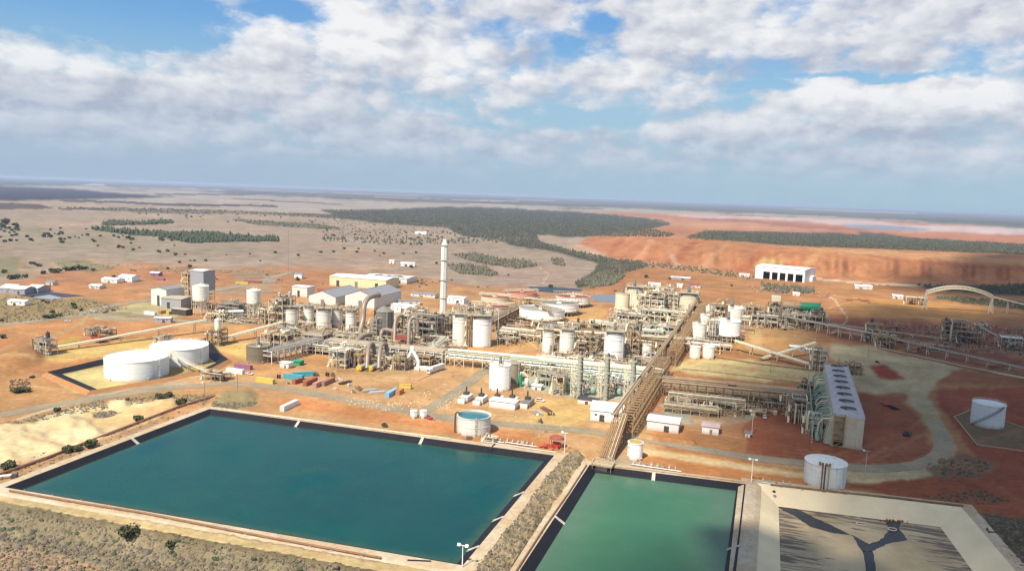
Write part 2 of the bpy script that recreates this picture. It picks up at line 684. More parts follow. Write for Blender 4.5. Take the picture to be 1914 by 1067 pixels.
# --- far country: heath and paddocks in long bands, one band of painted cloud shade
paint([H(LXX, -5), H(RX, -5), H(RX, 26), H(1200, 20), H(700, 22), H(200, 14), H(LXX, 16)], (118, 112, 96), 1, 2, scrub=.5)
paint([H(200, 14), H(700, 24), H(1150, 21), H(1500, 26), H(RX, 26), H(RX, 34), H(1200, 38), H(800, 52), H(300, 45), H(LXX, 30), H(LXX, 14)], (196, 184, 168), 1, 2, scrub=.05)
rs = random.Random(3)
for i in range(46):
    x = rs.uniform(-600, 2500)
    d = rs.uniform(3, 30)
    w_ = rs.uniform(60, 260)
    h_ = rs.uniform(.6, 2.2) * (.5 + d / 25)
    c = rs.choice([(206, 190, 170), (190, 172, 150), (112, 108, 92), (104, 100, 90), (214, 198, 176), (126, 116, 104)])
    sh = rs.uniform(-20, 20)
    paint([H(x, d), H(x + w_, d + rs.uniform(-.5, .5)), H(x + w_ + sh, d + h_), H(x + sh, d + h_)], c, 0, .6, a=.85)
paint([(LXX, 330 - 30), (0, 333), (140, 337), (200, 344), (110, 347), (0, 347), (LXX, 320)], (84, 96, 92), 1, 1, scrub=.6)
paint([(158, 344), (196, 344.4), (194, 347), (158, 346.5)], (225, 220, 212), 0, .3)
paint([(LXX, 335), (0, 348), (120, 352), (235, 362), (330, 368), (250, 371), (150, 373), (0, 376), (LXX, 362)], (72, 68, 84), 1, 1, scrub=.7)  # dark purple band: distant cloud shade painted into the soil colour
paint([(110, 372), (330, 380), (520, 384), (520, 387), (380, 386), (200, 380), (110, 376)], (112, 104, 96), 0, 1, scrub=.6)
paint([(LXX, 360), (0, 379), (70, 382), (104, 389), (60, 392), (0, 391), (LXX, 372)], (112, 98, 88), 0, 1, scrub=.7)
paint([(108, 388), (220, 389), (330, 391), (480, 396), (620, 400), (700, 404), (640, 409), (470, 401), (330, 400), (190, 393), (110, 391)], (112, 100, 88), 0, 1.4, scrub=.7)
paint([(435, 371), (640, 381), (640, 382.5), (435, 373)], (104, 100, 92), 0, .5, scrub=.6)
paint([(280, 362), (560, 362), (640, 359), (560, 364.5), (300, 365)], (120, 112, 100), 0, .5, scrub=.5)
# --- central plain
paint([(LXX, 400), (0, 393), (300, 400), (640, 412), (830, 425), (980, 455), (1100, 480), (1170, 500), (1100, 540), (700, 515), (300, 490), (0, 478), (LXX, 470)], (186, 167, 144), 3, 4, scrub=.18)
paint([(0, 425), (330, 440), (560, 470), (400, 480), (0, 470)], (176, 162, 136), 4, 6, a=.6, scrub=.25)
paint([(560, 462), (720, 470), (800, 500), (700, 512), (560, 500)], (192, 166, 142), 4, 5, a=.6)
paint([(880, 480), (1040, 500), (1100, 520), (1080, 550), (920, 535)], (190, 166, 146), 3, 5, scrub=.15)
paint([(200, 391), (420, 394), (600, 404), (600, 413), (300, 408)], (194, 176, 152), 2, 3, a=.5)
stripe([(110, 421), (330, 412), (420, 402)], 2.2, (206, 180, 146), 0, 1)
stripe([(600, 458), (690, 470), (735, 482), (728, 496), (640, 506), (540, 520), (430, 540)], [2.5, 3, 5, 6, 5, 5, 6], (208, 172, 132), 0, 2)
stripe([(1010, 497), (1026, 512), (1012, 530)], 3, (215, 192, 160), 0, 2, scrub=0)
# --- central forest
FOREST = [(600, 392), (700, 393), (817, 388), (934, 388), (985, 392), (1078, 396), (1150, 402), (1240, 412), (1256, 420), (1215, 428), (1262, 438), (1248, 443), (1070, 441), (1002, 439), (1010, 452), (1060, 466), (1150, 486), (1195, 488), (1215, 498), (1160, 512), (1120, 528), (1080, 538), (1075, 530), (1110, 510), (1120, 492), (1040, 470), (951, 457), (940, 447), (867, 443), (834, 425), (767, 421), (700, 415), (640, 408)]
paint(FOREST, (82, 82, 68), 1, 2.5, scrub=.8)
PINES = [[(190, 418), (205, 414), (260, 416), (322, 412), (326, 417), (240, 421), (196, 422)],
         [(168, 429), (180, 425), (250, 430), (320, 436), (380, 433), (450, 440), (521, 444), (521, 451), (440, 452), (360, 455), (330, 450), (300, 443), (230, 438)]]
for p in PINES:
    paint(p, (84, 84, 58), 0, 1, scrub=.9)
THICKETS = [[(845, 476), (890, 475), (930, 484), (985, 487), (1003, 498), (970, 502), (930, 496), (888, 490)], [(836, 496), (860, 495), (910, 500), (932, 512), (915, 516), (860, 512)],
            [(1030, 484), (1052, 485), (1056, 497), (1034, 495)], [(1085, 522), (1130, 510), (1170, 516), (1150, 532), (1100, 540)], [(1420, 530), (1450, 533), (1520, 541), (1522, 550), (1450, 548), (1425, 542)],
            [(430, 410), (500, 414), (600, 420), (640, 428), (560, 426), (470, 419)]]
for p in THICKETS:
    paint(p, (118, 104, 82), 0, 2, a=.8, scrub=.8)
# --- right side: plateau, salt lake, dump
paint([(1090, 396), (1300, 401), (1600, 410), (1914, 428), (RX, 458), (RX, 512), (1914, 478), (1484, 462), (1300, 444), (1105, 441), (1215, 428), (1262, 420), (1240, 410), (1150, 402)], (206, 140, 106), 1, 2, scrub=.05)
paint([(1200, 399), (1300, 402), (1460, 406), (1610, 411), (1700, 420), (1914, 427), (RX, 455), (RX, 462), (1914, 439), (1700, 432), (1573, 421), (1500, 414), (1300, 406)], (226, 196, 192), 1, 1.2, scrub=0)
paint([(1569, 419), (1680, 422), (1745, 430), (1700, 433), (1590, 427)], (168, 164, 180), 1, 1, scrub=0)
paint([(1300, 406), (1420, 414), (1560, 424), (1640, 432), (1560, 430), (1420, 420), (1320, 412)], (170, 112, 100), 1, 1.5, a=.7)
paint([(1700, 405), (1914, 414), (RX, 440), (RX, 448), (1914, 426), (1740, 417)], (96, 98, 92), 1, 1.5, a=.8, scrub=.6)
paint([(1210, 410), (1340, 412), (1480, 424), (1560, 432), (1400, 428), (1260, 424)], (220, 166, 130), 1, 3, a=.6)
HEATH = [(1319, 431), (1498, 435), (1560, 436), (1722, 446), (1914, 456), (RX, 490), (RX, 505), (1914, 475), (1610, 464), (1484, 459), (1380, 452), (1278, 447)]
paint(HEATH, (84, 84, 66), 1, 1.5, scrub=.8)
paint([(1600, 433), (1650, 436), (1725, 447), (1680, 448), (1610, 440)], (100, 98, 80), 1, 1.5, scrub=.8)
# --- red country below the dump and around the plant
paint([(1150, 486), (1220, 490), (1400, 515), (1560, 524), (1914, 536), (RX, 560), (RX, 1300), (1400, 1300), (1240, 900), (1150, 560), (1080, 545)], (198, 142, 98), 3, 5, scrub=.08)
DUMP = [(1062, 466), (1105, 441), (1300, 444), (1484, 462), (1914, 478), (RX, 512), (RX, 570), (1914, 538), (1720, 532), (1560, 525), (1400, 516), (1220, 492), (1120, 480)]
paint(DUMP, (204, 140, 100), 1, 1.5, scrub=.02)
paint([(1062, 466), (1080, 455), (1150, 477), (1110, 479)], (214, 190, 160), 1, 2, a=.7)
paint([(1425, 480), (1470, 490), (1450, 500), (1405, 500)], (214, 186, 120), 3, 3, a=.8)
for (xa, ya, xb, yb, w_, c) in ((1160, 446, 1130, 478, 10, (190, 118, 82)), (1215, 446, 1180, 486, 12, (222, 160, 120)), (1290, 450, 1240, 496, 16, (186, 112, 80)),
                                (1350, 456, 1300, 500, 12, (220, 166, 128)), (1420, 468, 1370, 508, 18, (190, 116, 84)), (1520, 476, 1490, 500, 14, (224, 170, 120)), (1250, 470, 1265, 500, 6, (216, 190, 160))):
    paint([(xa, ya), (xa + w_, ya), (xb + w_ * 1.5, yb), (xb, yb)], c, 1, 2, a=.8)
paint([(1500, 462), (1700, 472), (1914, 484), (RX, 520), (RX, 530), (1914, 496), (1700, 482), (1520, 470)], (222, 170, 124), 2, 2, a=.7)
paint([(1600, 476), (1760, 490), (1914, 500), (RX, 525), (RX, 534), (1900, 507), (1700, 492)], (176, 104, 80), 2, 2, a=.6)
stripe([(1520, 520), (1620, 530), (1720, 534), (1800, 536)], 3.5, (226, 196, 164), 0, 1)
paint([(1712, 532), (1780, 534), (1914, 532), (RX, 560), (RX, 585), (1914, 552), (1840, 550), (1740, 540)], (70, 62, 46), 1, 1.5, scrub=.9)
paint([(1740, 556), (1800, 556), (1914, 566), (RX, 600), (RX, 612), (1914, 580), (1800, 566)], (110, 92, 66), 1, 2, scrub=.7)
# --- upper left yard
paint([(LXX, 505), (0, 530), (60, 520), (130, 505), (240, 492), (420, 500), (560, 503), (760, 515), (900, 535), (1010, 540), (1160, 545), (1180, 600), (1100, 660), (700, 700), (300, 700), (0, 720), (LXX, 760)], (206, 150, 106), 3, 6, scrub=.06)
paint([(0, 480), (40, 478), (62, 500), (60, 512), (0, 518), (LXX, 500), (LXX, 470)], (150, 148, 104), 3, 4, a=.7, scrub=.3)
paint([(96, 488), (160, 484), (220, 492), (200, 505), (120, 508)], (150, 146, 106), 3, 4, a=.8, scrub=.3)
stripe([(42, 482), (36, 505), (70, 510)], 6, (206, 168, 134), 1, 2)
stripe([(160, 482), (200, 494), (260, 497)], 5, (206, 172, 134), 1, 2)
stripe([(90, 492), (120, 504)], 5, (214, 184, 146), 1, 2)
paint([(0, 548), (60, 555), (160, 556), (240, 575), (160, 590), (80, 602), (0, 608), (LXX, 600), (LXX, 540)], (168, 146, 106), 3, 5, scrub=.35)
paint([(280, 498), (420, 504), (560, 508), (520, 512), (300, 506)], (158, 150, 118), 2, 3, a=.6, scrub=.3)
paint([(420, 500), (520, 514), (505, 550), (440, 556), (400, 548), (450, 528)], (184, 158, 128), 2, 4, a=.8)
# --- plant apron
paint([(340, 600), (520, 560), (760, 520), (1000, 545), (1120, 570), (1150, 700), (1250, 860), (1100, 850), (840, 795), (600, 745), (420, 720), (300, 700)], (216, 168, 118), 4, 6, a=.75, scrub=.03)
paint([(170, 590), (280, 560), (330, 572), (350, 588), (330, 590), (215, 598), (175, 597)], (196, 182, 138), 0, 1.5, scrub=0)
stripe([(-700, 650), (-300, 632), (0, 606), (70, 598), (130, 590), (200, 586), (280, 592), (400, 602), (520, 604)], [10, 9, 7, 7, 10, 10, 7, 6, 6], (168, 152, 128), 0, 1, scrub=0)
stripe([(130, 592), (180, 578), (240, 566), (320, 556), (420, 540), (500, 520), (560, 508)], [8, 8, 6, 6, 7, 6, 4], (172, 154, 130), 0, 1, scrub=0)
stripe([(170, 580), (152, 604), (120, 618), (60, 640), (0, 668)], [5, 5, 5, 6, 8], (190, 166, 124), 0, 1)
paint([(0, 655), (50, 640), (66, 655), (95, 672), (40, 690), (0, 700), (LXX, 760), (LXX, 690)], (190, 142, 98), 1, 3, scrub=.15)
paint([(104, 640), (140, 628), (160, 640), (130, 652), (108, 655)], (210, 172, 96), 2, 3)
paint([(90, 660), (260, 632), (420, 640), (470, 635), (470, 680), (390, 645), (270, 655), (120, 675), (78, 672)], (228, 196, 128), 1, 3, scrub=.02)
paint([(LXX, 720), (0, 690), (80, 700), (165, 740), (60, 765), (0, 775), (LXX, 900)], (204, 158, 112), 1, 3, scrub=.1)
BUND = [(76, 702), (200, 676), (300, 655), (392, 640), (420, 666), (436, 676), (400, 696), (310, 712), (160, 738)]
paint(BUND, (206, 178, 126), 0, 1)
paint([(92, 706), (205, 684), (205, 712), (250, 720), (168, 731), (138, 734)], (222, 206, 150), 0, 2)
# light grey pads
paint([(380, 588), (450, 575), (540, 585), (520, 600), (420, 602)], (214, 198, 164), 1, 3, a=.8)
paint([(600, 690), (740, 640), (840, 660), (830, 690), (720, 700)], (196, 168, 134), 2, 4, a=.7)
paint([(960, 712), (1000, 700), (1100, 690), (1250, 690), (1240, 735), (1170, 752), (1060, 742), (985, 728)], (186, 186, 170), 0, 3, a=1.0)
paint([(1245, 745), (1420, 765), (1415, 790), (1330, 800), (1230, 785)], (184, 182, 164), 0, 4, a=1.0)
paint([(1290, 775), (1340, 772), (1400, 780), (1390, 820), (1300, 820)], (200, 148, 110), 3, 4, a=.6)
paint([(985, 745), (1120, 745), (1080, 800), (1040, 800), (1000, 795)], (226, 190, 128), 2, 4, a=.8)
paint([(850, 765), (960, 776), (1000, 780), (1030, 792), (1000, 797), (860, 780)], (216, 180, 132), 1, 4, a=.8)
paint([(830, 672), (900, 685), (870, 720), (790, 760), (700, 770), (660, 765), (720, 745), (780, 720)], (214, 172, 126), 1, 3, a=.5)
paint([(1265, 676), (1320, 670), (1400, 672), (1525, 690), (1535, 716), (1420, 712), (1290, 700), (1255, 690)], (230, 208, 154), 1, 3, scrub=0)
paint([(1380, 640), (1400, 612), (1440, 606), (1520, 620), (1535, 650), (1440, 668), (1380, 660)], (210, 162, 110), 2, 4, a=.9)
paint([(1400, 620), (1420, 612), (1425, 655), (1400, 655)], (222, 188, 138), 2, 2, a=.7)
paint([(930, 600), (1020, 600), (1110, 575), (1140, 585), (1100, 640), (1010, 650), (940, 640)], (228, 182, 122), 2, 4, a=.8)
# --- red yards on the right
paint([(1385, 800), (1430, 770), (1440, 735), (1530, 730), (1600, 733), (1690, 740), (1725, 800), (1745, 845), (1700, 862), (1600, 868), (1480, 858), (1400, 848)], (178, 108, 80), 2, 4, scrub=.03)
paint([(1557, 643), (1640, 648), (1720, 668), (1802, 690), (1752, 710), (1737, 735), (1763, 789), (1790, 840), (1765, 884), (1640, 905), (1560, 900), (1400, 880), (1400, 862), (1600, 880), (1720, 872), (1762, 846), (1735, 800), (1700, 750), (1690, 735), (1600, 733), (1580, 690), (1545, 660)], (214, 190, 150), 1, 3, scrub=0)
paint([(1625, 682), (1655, 680), (1692, 708), (1647, 708)], (178, 86, 66), 1, 2)
paint([(1780, 692), (1914, 697), (RX, 740), (RX, 800), (1914, 722), (1750, 716)], (176, 116, 82), 1, 3, scrub=.05)
paint([(1745, 728), (1914, 724), (RX, 760), (RX, 900), (1914, 940), (1830, 880), (1790, 800), (1765, 770)], (176, 98, 72), 2, 4, scrub=.05)
paint([(1780, 778), (1810, 768), (1914, 800), (RX, 880), (RX, 900), (1914, 838), (1826, 830)], (150, 130, 102), 1, 2, a=.9)
paint([(1590, 560), (1700, 555), (1850, 575), (1860, 596), (1720, 600), (1600, 590)], (214, 158, 96), 4, 5, a=.8)
paint([(1520, 590), (1700, 600), (1914, 610), (RX, 640), (RX, 720), (1914, 690), (1800, 685), (1640, 650), (1530, 620)], (168, 106, 80), 3, 5, a=.9, scrub=.06)
paint([(1560, 610), (1780, 640), (1914, 655), (1914, 668), (1760, 650), (1600, 628)], (196, 140, 104), 2, 3, a=.6)
stripe([(1555, 625), (1585, 598), (1560, 560), (1550, 555)], 3, (226, 200, 160), 0, 1, a=.8)
paint([(1200, 836), (1400, 862), (1560, 885), (1520, 905), (1400, 895), (1220, 872), (1190, 860)], (206, 142, 92), 2, 3)
stripe([(1200, 842), (1300, 858), (1400, 874), (1500, 888), (1600, 898), (1720, 896)], [12, 12, 12, 10, 8, 8], (236, 206, 160), 1, 1.5)
paint([(1560, 905), (1650, 900), (1760, 890), (1830, 880), (1914, 940), (RX, 960), (RX, 1100), (1914, 972), (1800, 950)], (178, 102, 72), 2, 4, scrub=.06)
paint([(1730, 862), (1800, 850), (1860, 862), (1840, 892), (1760, 896), (1735, 880)], (160, 116, 88), 1, 4, a=.9, scrub=.35)
paint([(1830, 955), (1914, 970), (RX, 1010), (RX, 1300), (1930, 1300)], (118, 98, 74), 2, 4, scrub=.5)
# --- foreground
paint([(LXX, 730), (0, 775), (230, 735), (420, 716), (600, 737), (840, 788), (1050, 830), (1140, 850), (1100, 872), (1040, 850), (860, 820), (560, 780), (400, 760), (200, 815), (0, 890), (LXX, 1010)], (206, 160, 116), 2, 4, scrub=.12)
paint([(500, 752), (560, 762), (800, 800), (860, 818), (1000, 842), (1040, 846), (1020, 815), (860, 793), (700, 766), (560, 745)], (212, 146, 98), 2, 4, a=.9, scrub=.03)
paint([(400, 740), (470, 733), (480, 755), (430, 768), (395, 762)], (168, 150, 114), 1, 4, scrub=.6)
paint([(0, 790), (180, 748), (300, 735), (400, 738), (380, 760), (330, 745), (200, 780), (0, 800)], (176, 152, 116), 2, 4, a=.8, scrub=.5)
paint([(LXX, 830), (0, 795), (60, 790), (120, 768), (200, 758), (320, 745), (336, 757), (300, 778), (180, 824), (60, 862), (0, 872), (LXX, 1000)], (240, 218, 178), 2, 5, scrub=.02)
paint([(150, 770), (230, 762), (330, 748), (330, 765), (240, 795), (170, 800)], (226, 186, 128), 3, 4, a=.6)
paint([(170, 772), (205, 767), (230, 770), (200, 781), (172, 781)], (164, 148, 114), 0, 3, a=.8, scrub=.6)
stripe([(LXX, 900 + 290), (0, 897), (190, 826), (400, 744)], [14, 11, 8, 6], (196, 152, 112), 1, 1.5, scrub=.1)
# embankment in front of the big pond
paint([(LXX, 780), (0, 925), (700, 1052), (900, 1075), (1200, 1120), (1200, 1500), (LXX, 1500)], (166, 149, 120), 2, 3, scrub=.75)
paint([(LXX, 900), (0, 988), (160, 1005), (420, 1045), (560, 1075), (400, 1300), (LXX, 1400)], (166, 150, 122), 4, 6, a=.9, scrub=.45)
paint([(LXX, 950), (0, 1018), (90, 1030), (190, 1062), (330, 1100), (200, 1400), (LXX, 1400)], (206, 164, 128), 3, 5, scrub=.08)
stripe([(LXX, 905), (0, 1006), (200, 1040), (420, 1090)], 4, (122, 108, 80), 0, 2, a=.8)
stripe([(LXX, 760), (0, 929), (300, 986), (700, 1058), (880, 1078)], [30, 14, 13, 14, 16], (222, 194, 146), 0, 1.2, scrub=.02)
# bank between the ponds
paint([(1040, 848), (1085, 845), (1105, 868), (1050, 950), (960, 1090), (900, 1180), (780, 1180), (868, 1062), (960, 950)], (216, 190, 142), 0, 2, scrub=.15)
paint([(1062, 852), (1080, 850), (1088, 858), (1060, 905), (1010, 975), (945, 1075), (900, 1150), (850, 1150), (900, 1055), (965, 975), (1015, 905)], (166, 148, 120), 0, 4, scrub=.6)
# wheel tracks, scraped strips and spill marks over the yards
rk = random.Random(31)
for zone, n_, cols in (([(300, 560), (560, 520), (1000, 520), (1100, 640), (1000, 800), (500, 740), (300, 690)], 42, [(232, 200, 156), (180, 136, 100), (196, 150, 106), (224, 186, 140), (170, 140, 112)]),
                       ([(1240, 540), (1560, 540), (1560, 700), (1400, 820), (1250, 800), (1300, 640)], 30, [(230, 190, 142), (176, 122, 86), (216, 160, 116), (160, 128, 100)]),
                       ([(1420, 720), (1740, 720), (1740, 860), (1450, 860)], 18, [(196, 124, 92), (150, 86, 66), (206, 150, 116)]),
                       ([(1560, 560), (1914, 560), (1914, 690), (1640, 640)], 24, [(196, 128, 92), (140, 84, 62), (214, 150, 100)]),
                       ([(1780, 700), (2100, 740), (2100, 940), (1830, 900)], 16, [(204, 140, 108), (146, 84, 64)]),
                       ([(0, 600), (300, 600), (460, 700), (100, 760), (-100, 700)], 16, [(226, 186, 134), (176, 130, 92)]),
                       ([(-100, 500), (560, 500), (560, 560), (-100, 600)], 24, [(226, 178, 136), (176, 130, 96), (190, 160, 124)]),
                       ([(420, 760), (1040, 800), (1040, 840), (800, 810)], 10, [(230, 178, 128), (186, 124, 82)])):
    for _ in range(n_):
        x = rk.uniform(min(p[0] for p in zone), max(p[0] for p in zone))
        y = rk.uniform(min(p[1] for p in zone), max(p[1] for p in zone))
        if not inpoly(zone, np.array([x]), np.array([y]))[0]:
            continue
        L_ = rk.uniform(30, 110)
        sl_ = rk.choice([.13, .13, -.55, .05, -.25])
        kx = rk.uniform(-6, 6)
        stripe([(x - L_ / 2, y - sl_ * L_ / 2), (x, y + kx * .4), (x + L_ / 2, y + sl_ * L_ / 2)], rk.choice([1.6, 2.2, 4, 7]), rk.choice(cols), rk.choice([0, 1, 1]), 2, a=rk.uniform(.35, .75))
# pond sites (hidden under the liners)
shade = 0.88 + 0.24 * (0.6 * vnoise(26, 9, 21) + 0.4 * vnoise(9, 4, 22))
rgb *= shade[..., None]
yC_ = np.interp(PX, [-700, 0, 300, 700, 880, 1000, 3000], [780, 936, 992, 1064, 1084, 1500, 1600])
lum_ = rgb.mean(-1, keepdims=True)
rgb[:] = (rgb * 1.0 - lum_ * .0) * np.array([.95, .985, .955])
nearw = np.clip((gs - 190) / 80, 0, 1)[:, None, None] * (1 - np.clip((PX - 1380) / 120, 0, 1))[..., None] * np.clip((yC_ - PY) / 20, 0, 1)[..., None]
rgb[:] = rgb * (1 + nearw * (np.array([1.10, 1.03, .95]) - 1))
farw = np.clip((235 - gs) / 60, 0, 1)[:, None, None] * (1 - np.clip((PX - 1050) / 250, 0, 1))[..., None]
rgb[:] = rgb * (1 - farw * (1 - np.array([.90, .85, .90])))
# streaks of tyre tracks and wind-blown soil, all directions
rgb[..., 0] *= 0.97 + 0.06 * vnoise(50, 12, 23)

# --- heights
Z = np.zeros((NS, NX))


def pl(x, pts):
    return np.interp(x, [p[0] for p in pts], [p[1] for p in pts])


yT = pl(PX, [(1060, 467), (1105, 441), (1300, 443), (1484, 461), (1914, 478), (2700, 512)])
yB = pl(PX, [(1060, 468), (1120, 480), (1220, 493), (1400, 517), (1560, 526), (1720, 532), (1914, 538), (2700, 570)])
t = np.clip((yB - PY) / np.maximum(yB - yT, .5), 0, 1)
tt = t * t * (3 - 2 * t) * .5 + t * .5
dec = np.clip((PY - (yT - 26)) / 26, 0, 1)
side = np.clip((PX - 1062) / 150, 0, 1) ** .7
zray = 38 * tt * np.where(PY < yT, dec * dec * (3 - 2 * dec), 1) * side
zray += 3.2 * (vnoise(16, 60, 31) - .5) * np.clip(t * 4, 0, 1) * np.clip((1 - t) * 6, 0, 1) * side
yC = pl(PX, [(-700, 780), (0, 936), (300, 992), (700, 1064), (880, 1084), (1000, 1500), (3000, 1600)])
e = np.clip((PY - yC) / 75, 0, 1)
zray -= 7.5 * e * (2 - e)
d3x, d3y, d3z = (CF[i] * FPX + CRT[i] * (PX - 957) + CU[i] * (533.5 - PY) for i in range(3))
tq = (zray - CH) / d3z
VX, VY = d3x * tq, d3y * tq
VZ = zray.copy()
# spoil heaps of pale sand
sand = mask([(-400, 920), (0, 800), (60, 795), (130, 780), (176, 790), (190, 815), (120, 842), (40, 862), (0, 868), (-300, 960)], 4, 3)
hn = vnoise(44, 20, 41) * .7 + vnoise(18, 9, 42) * .3
VZ += sand * np.clip(hn - .25, 0, 1) * 5.5
sand2 = mask([(200, 752), (240, 752), (236, 762), (205, 762)], 1, 1) + mask([(296, 750), (330, 748), (330, 760), (300, 762)], 2, 1)
VZ += sand2 * 2.2
VZ += mask([(150, 592), (260, 640), (20, 700), (-200, 740), (-200, 700), (0, 668)], 1, 1) * 0
VZ += mask([(-200, 730), (0, 668), (48, 652), (66, 656), (80, 670), (30, 692), (0, 702), (-200, 760)], 3, 1) * 4.0
ridge = mask([(1062, 852), (1080, 850), (1088, 858), (1060, 905), (1010, 975), (945, 1075), (900, 1150), (850, 1150), (900, 1055), (965, 975), (1015, 905)], 1, 1)
VZ += ridge * (1.3 + 1.4 * vnoise(10, 8, 61))
VZ += mask([(460, 725), (472, 735), (470, 750), (400, 748), (405, 736)], 3, 2) * 2.0
# low ridges pushed up along the roads
VZ += mask([(1105, 789), (1150, 797), (1146, 803), (1102, 796)], 0, 1) * 1.2 + mask([(1196, 812), (1300, 826), (1298, 832), (1192, 818)], 0, 1) * 1.2
VZ += np.clip(vnoise(8, 5, 51) - .45, 0, 1) * scr * np.clip((PY - 700) / 200, 0, 1) * 2.0

# --- ponds: rim (clockwise from the far left corner in plan), depth, slope
PONDS = {
    'a': dict(rim=[(12, 912), (392, 766), (1034, 853), (864, 1057)], drop=1.4, run=2.9, bot=0),
    'b': dict(rim=[(1103, 871), (1392, 907), (1364, 1150), (920, 1150)], drop=1.4, run=2.9, bot=0),
    'c': dict(rim=[(1411, 904), (1796, 950), (1965, 1150), (1398, 1150)], drop=4.6, run=9.5, bot=1),
}


def world_poly(px):
    return [G(*p) for p in px]


def offset_poly(P, d):
    """inset (d>0) of a convex polygon given in either direction"""
    n = len(P)
    A = sum(P[i][0] * P[(i + 1) % n][1] - P[(i + 1) % n][0] * P[i][1] for i in range(n))
    s = 1 if A > 0 else -1
    L = []
    for i in range(n):
        (x0, y0), (x1, y1) = P[i], P[(i + 1) % n]
        l = math.hypot(x1 - x0, y1 - y0)
        nx, ny = -(y1 - y0) / l * s, (x1 - x0) / l * s
        L.append((nx, ny, nx * x0 + ny * y0 + d))
    out = []
    for i in range(n):
        a, b, c = L[i - 1]
        a2, b2, c2 = L[i]
        D = a * b2 - a2 * b
        out.append(((c * b2 - c2 * b) / D, (a * c2 - a2 * c) / D))
    return out


for k_, pd in PONDS.items():
    W = world_poly(pd['rim'])
    pd['w'] = W
    big = offset_poly(W, -1.6)
    VZ[inpoly(big, VX, VY)] = -10.0
SMALLP = [[(984, 536), (1010, 535), (1085, 540), (1040, 548), (1000, 545)], [(1104, 549), (1152, 549), (1154, 566), (1108, 562)]]

me = bpy.data.meshes.new('ground')
nv = NX * NS
co = np.stack([VX, VY, VZ], -1).reshape(-1, 3)
iy, ix = np.meshgrid(np.arange(NS - 1), np.arange(NX - 1), indexing='ij')
a = iy * NX + ix
quads = np.stack([a + NX, a + NX + 1, a + 1, a], -1).reshape(-1, 4)
yn, yf = min(VY[-1, 0], VY[-1, -1]), VY[0, 0]
extra = [(-150000, VY[0, 0], 0), (-150000, -60000, 0), (150000, -60000, 0), (150000, VY[0, -1], 0)]
co2 = np.concatenate([co, np.array(extra)])
cTL, cTR, cBR, cBL = 0, NX - 1, NS * NX - 1, (NS - 1) * NX
me.vertices.add(nv + 4)
me.vertices.foreach_set('co', co2.reshape(-1))
bottom = list(range(cBL, cBR + 1))
leftc = [i * NX for i in range(NS)]
rightc = [i * NX + NX - 1 for i in range(NS)]
polys = [tuple(leftc + [nv + 1, nv]), tuple([cBR] + rightc[::-1][1:] + [nv + 3, nv + 2]), tuple(bottom + [nv + 2, nv + 1])]
loops = np.concatenate([quads.reshape(-1)] + [np.array(p) for p in polys])
me.loops.add(len(loops))
me.loops.foreach_set('vertex_index', loops)
starts = np.concatenate([np.arange(0, len(quads) * 4, 4), len(quads) * 4 + np.cumsum([0] + [len(p) for p in polys[:-1]])])
totals = np.concatenate([np.full(len(quads), 4), [len(p) for p in polys]])
me.polygons.add(len(starts))
me.polygons.foreach_set('loop_start', starts)
me.polygons.foreach_set('loop_total', totals)
me.polygons.foreach_set('use_smooth', np.ones(len(starts), bool))
me.update(calc_edges=True)
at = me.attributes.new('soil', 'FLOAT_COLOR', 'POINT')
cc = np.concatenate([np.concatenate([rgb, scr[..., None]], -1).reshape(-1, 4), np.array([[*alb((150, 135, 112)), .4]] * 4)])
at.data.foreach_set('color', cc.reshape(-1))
me.validate()

gm = bpy.data.materials.new('soil')
gm.use_nodes = True
t = NT(gm.node_tree)
b = t.n['Principled BSDF']
b.inputs['Roughness'].default_value = .95
b.inputs['Specular IOR Level'].default_value = .08
an = t.node('ShaderNodeAttribute', attribute_name='soil')
pos = t.node('ShaderNodeNewGeometry').outputs['Position']
c0, sc_ = an.outputs['Color'], an.outputs['Alpha']
n1 = t.noise(pos, .035, 6, .62)
n2 = t.noise(pos, .35, 5, .65)
n3 = t.noise(pos, .0035, 5, .6)
f = t.math('MULTIPLY', t.mapr(n1, .3, .7, .76, 1.22, False), t.mapr(n2, .3, .7, .80, 1.18, False))
f = t.math('MULTIPLY', f, t.mapr(n3, .3, .7, .88, 1.12, False))
c1 = t.vmath('MULTIPLY', c0, t.comb(f, f, f))
warm = t.mapr(t.noise(pos, .012, 5, .65), .42, .66, 0, .5)
c1 = t.mix(warm, c1, t.vmath('MULTIPLY', c1, (1.0, .90, .78)))
pale = t.mapr(t.noise(pos, .05, 6, .7, .6), .56, .72, 0, .5)
c1 = t.mix(pale, c1, t.vmath('ADD', t.vmath('MULTIPLY', c1, (.9, .9, .9)), (.07, .06, .04)))
# scrub speckle at three sizes
v1 = t.noise(pos, .55, 3, .7)
v2 = t.noise(pos, .12, 4, .7)
v3 = t.noise(pos, .02, 5, .7)
sp_ = t.math('ADD', t.math('MULTIPLY', v1, .45), t.math('ADD', t.math('MULTIPLY', v2, .35), t.math('MULTIPLY', v3, .2)))
thr = t.math('SUBTRACT', .66, t.math('MULTIPLY', sc_, .17))
m = t.mapr(t.math('SUBTRACT', sp_, thr), 0, .05, 0, .9)
c1 = t.mix(t.math('MULTIPLY', m, t.mapr(sc_, 0, .3, 0, 1)), c1, (.085, .078, .048))
t.l.new(c1, b.inputs['Base Color'])
bp = t.node('ShaderNodeBump')
t.l.new(t.math('ADD', t.math('MULTIPLY', n2, .5), t.math('ADD', t.math('MULTIPLY', n1, 3), t.math('MULTIPLY', m, .6))), bp.inputs['Height'])
bp.inputs['Distance'].default_value = 1.0
bp.inputs['Strength'].default_value = .5
t.l.new(bp.outputs[0], b.inputs['Normal'])
me.materials.append(gm)
ground = put('ground', me)
tag(ground, 'dry orange and tan earth reaching to the horizon', kind='structure')

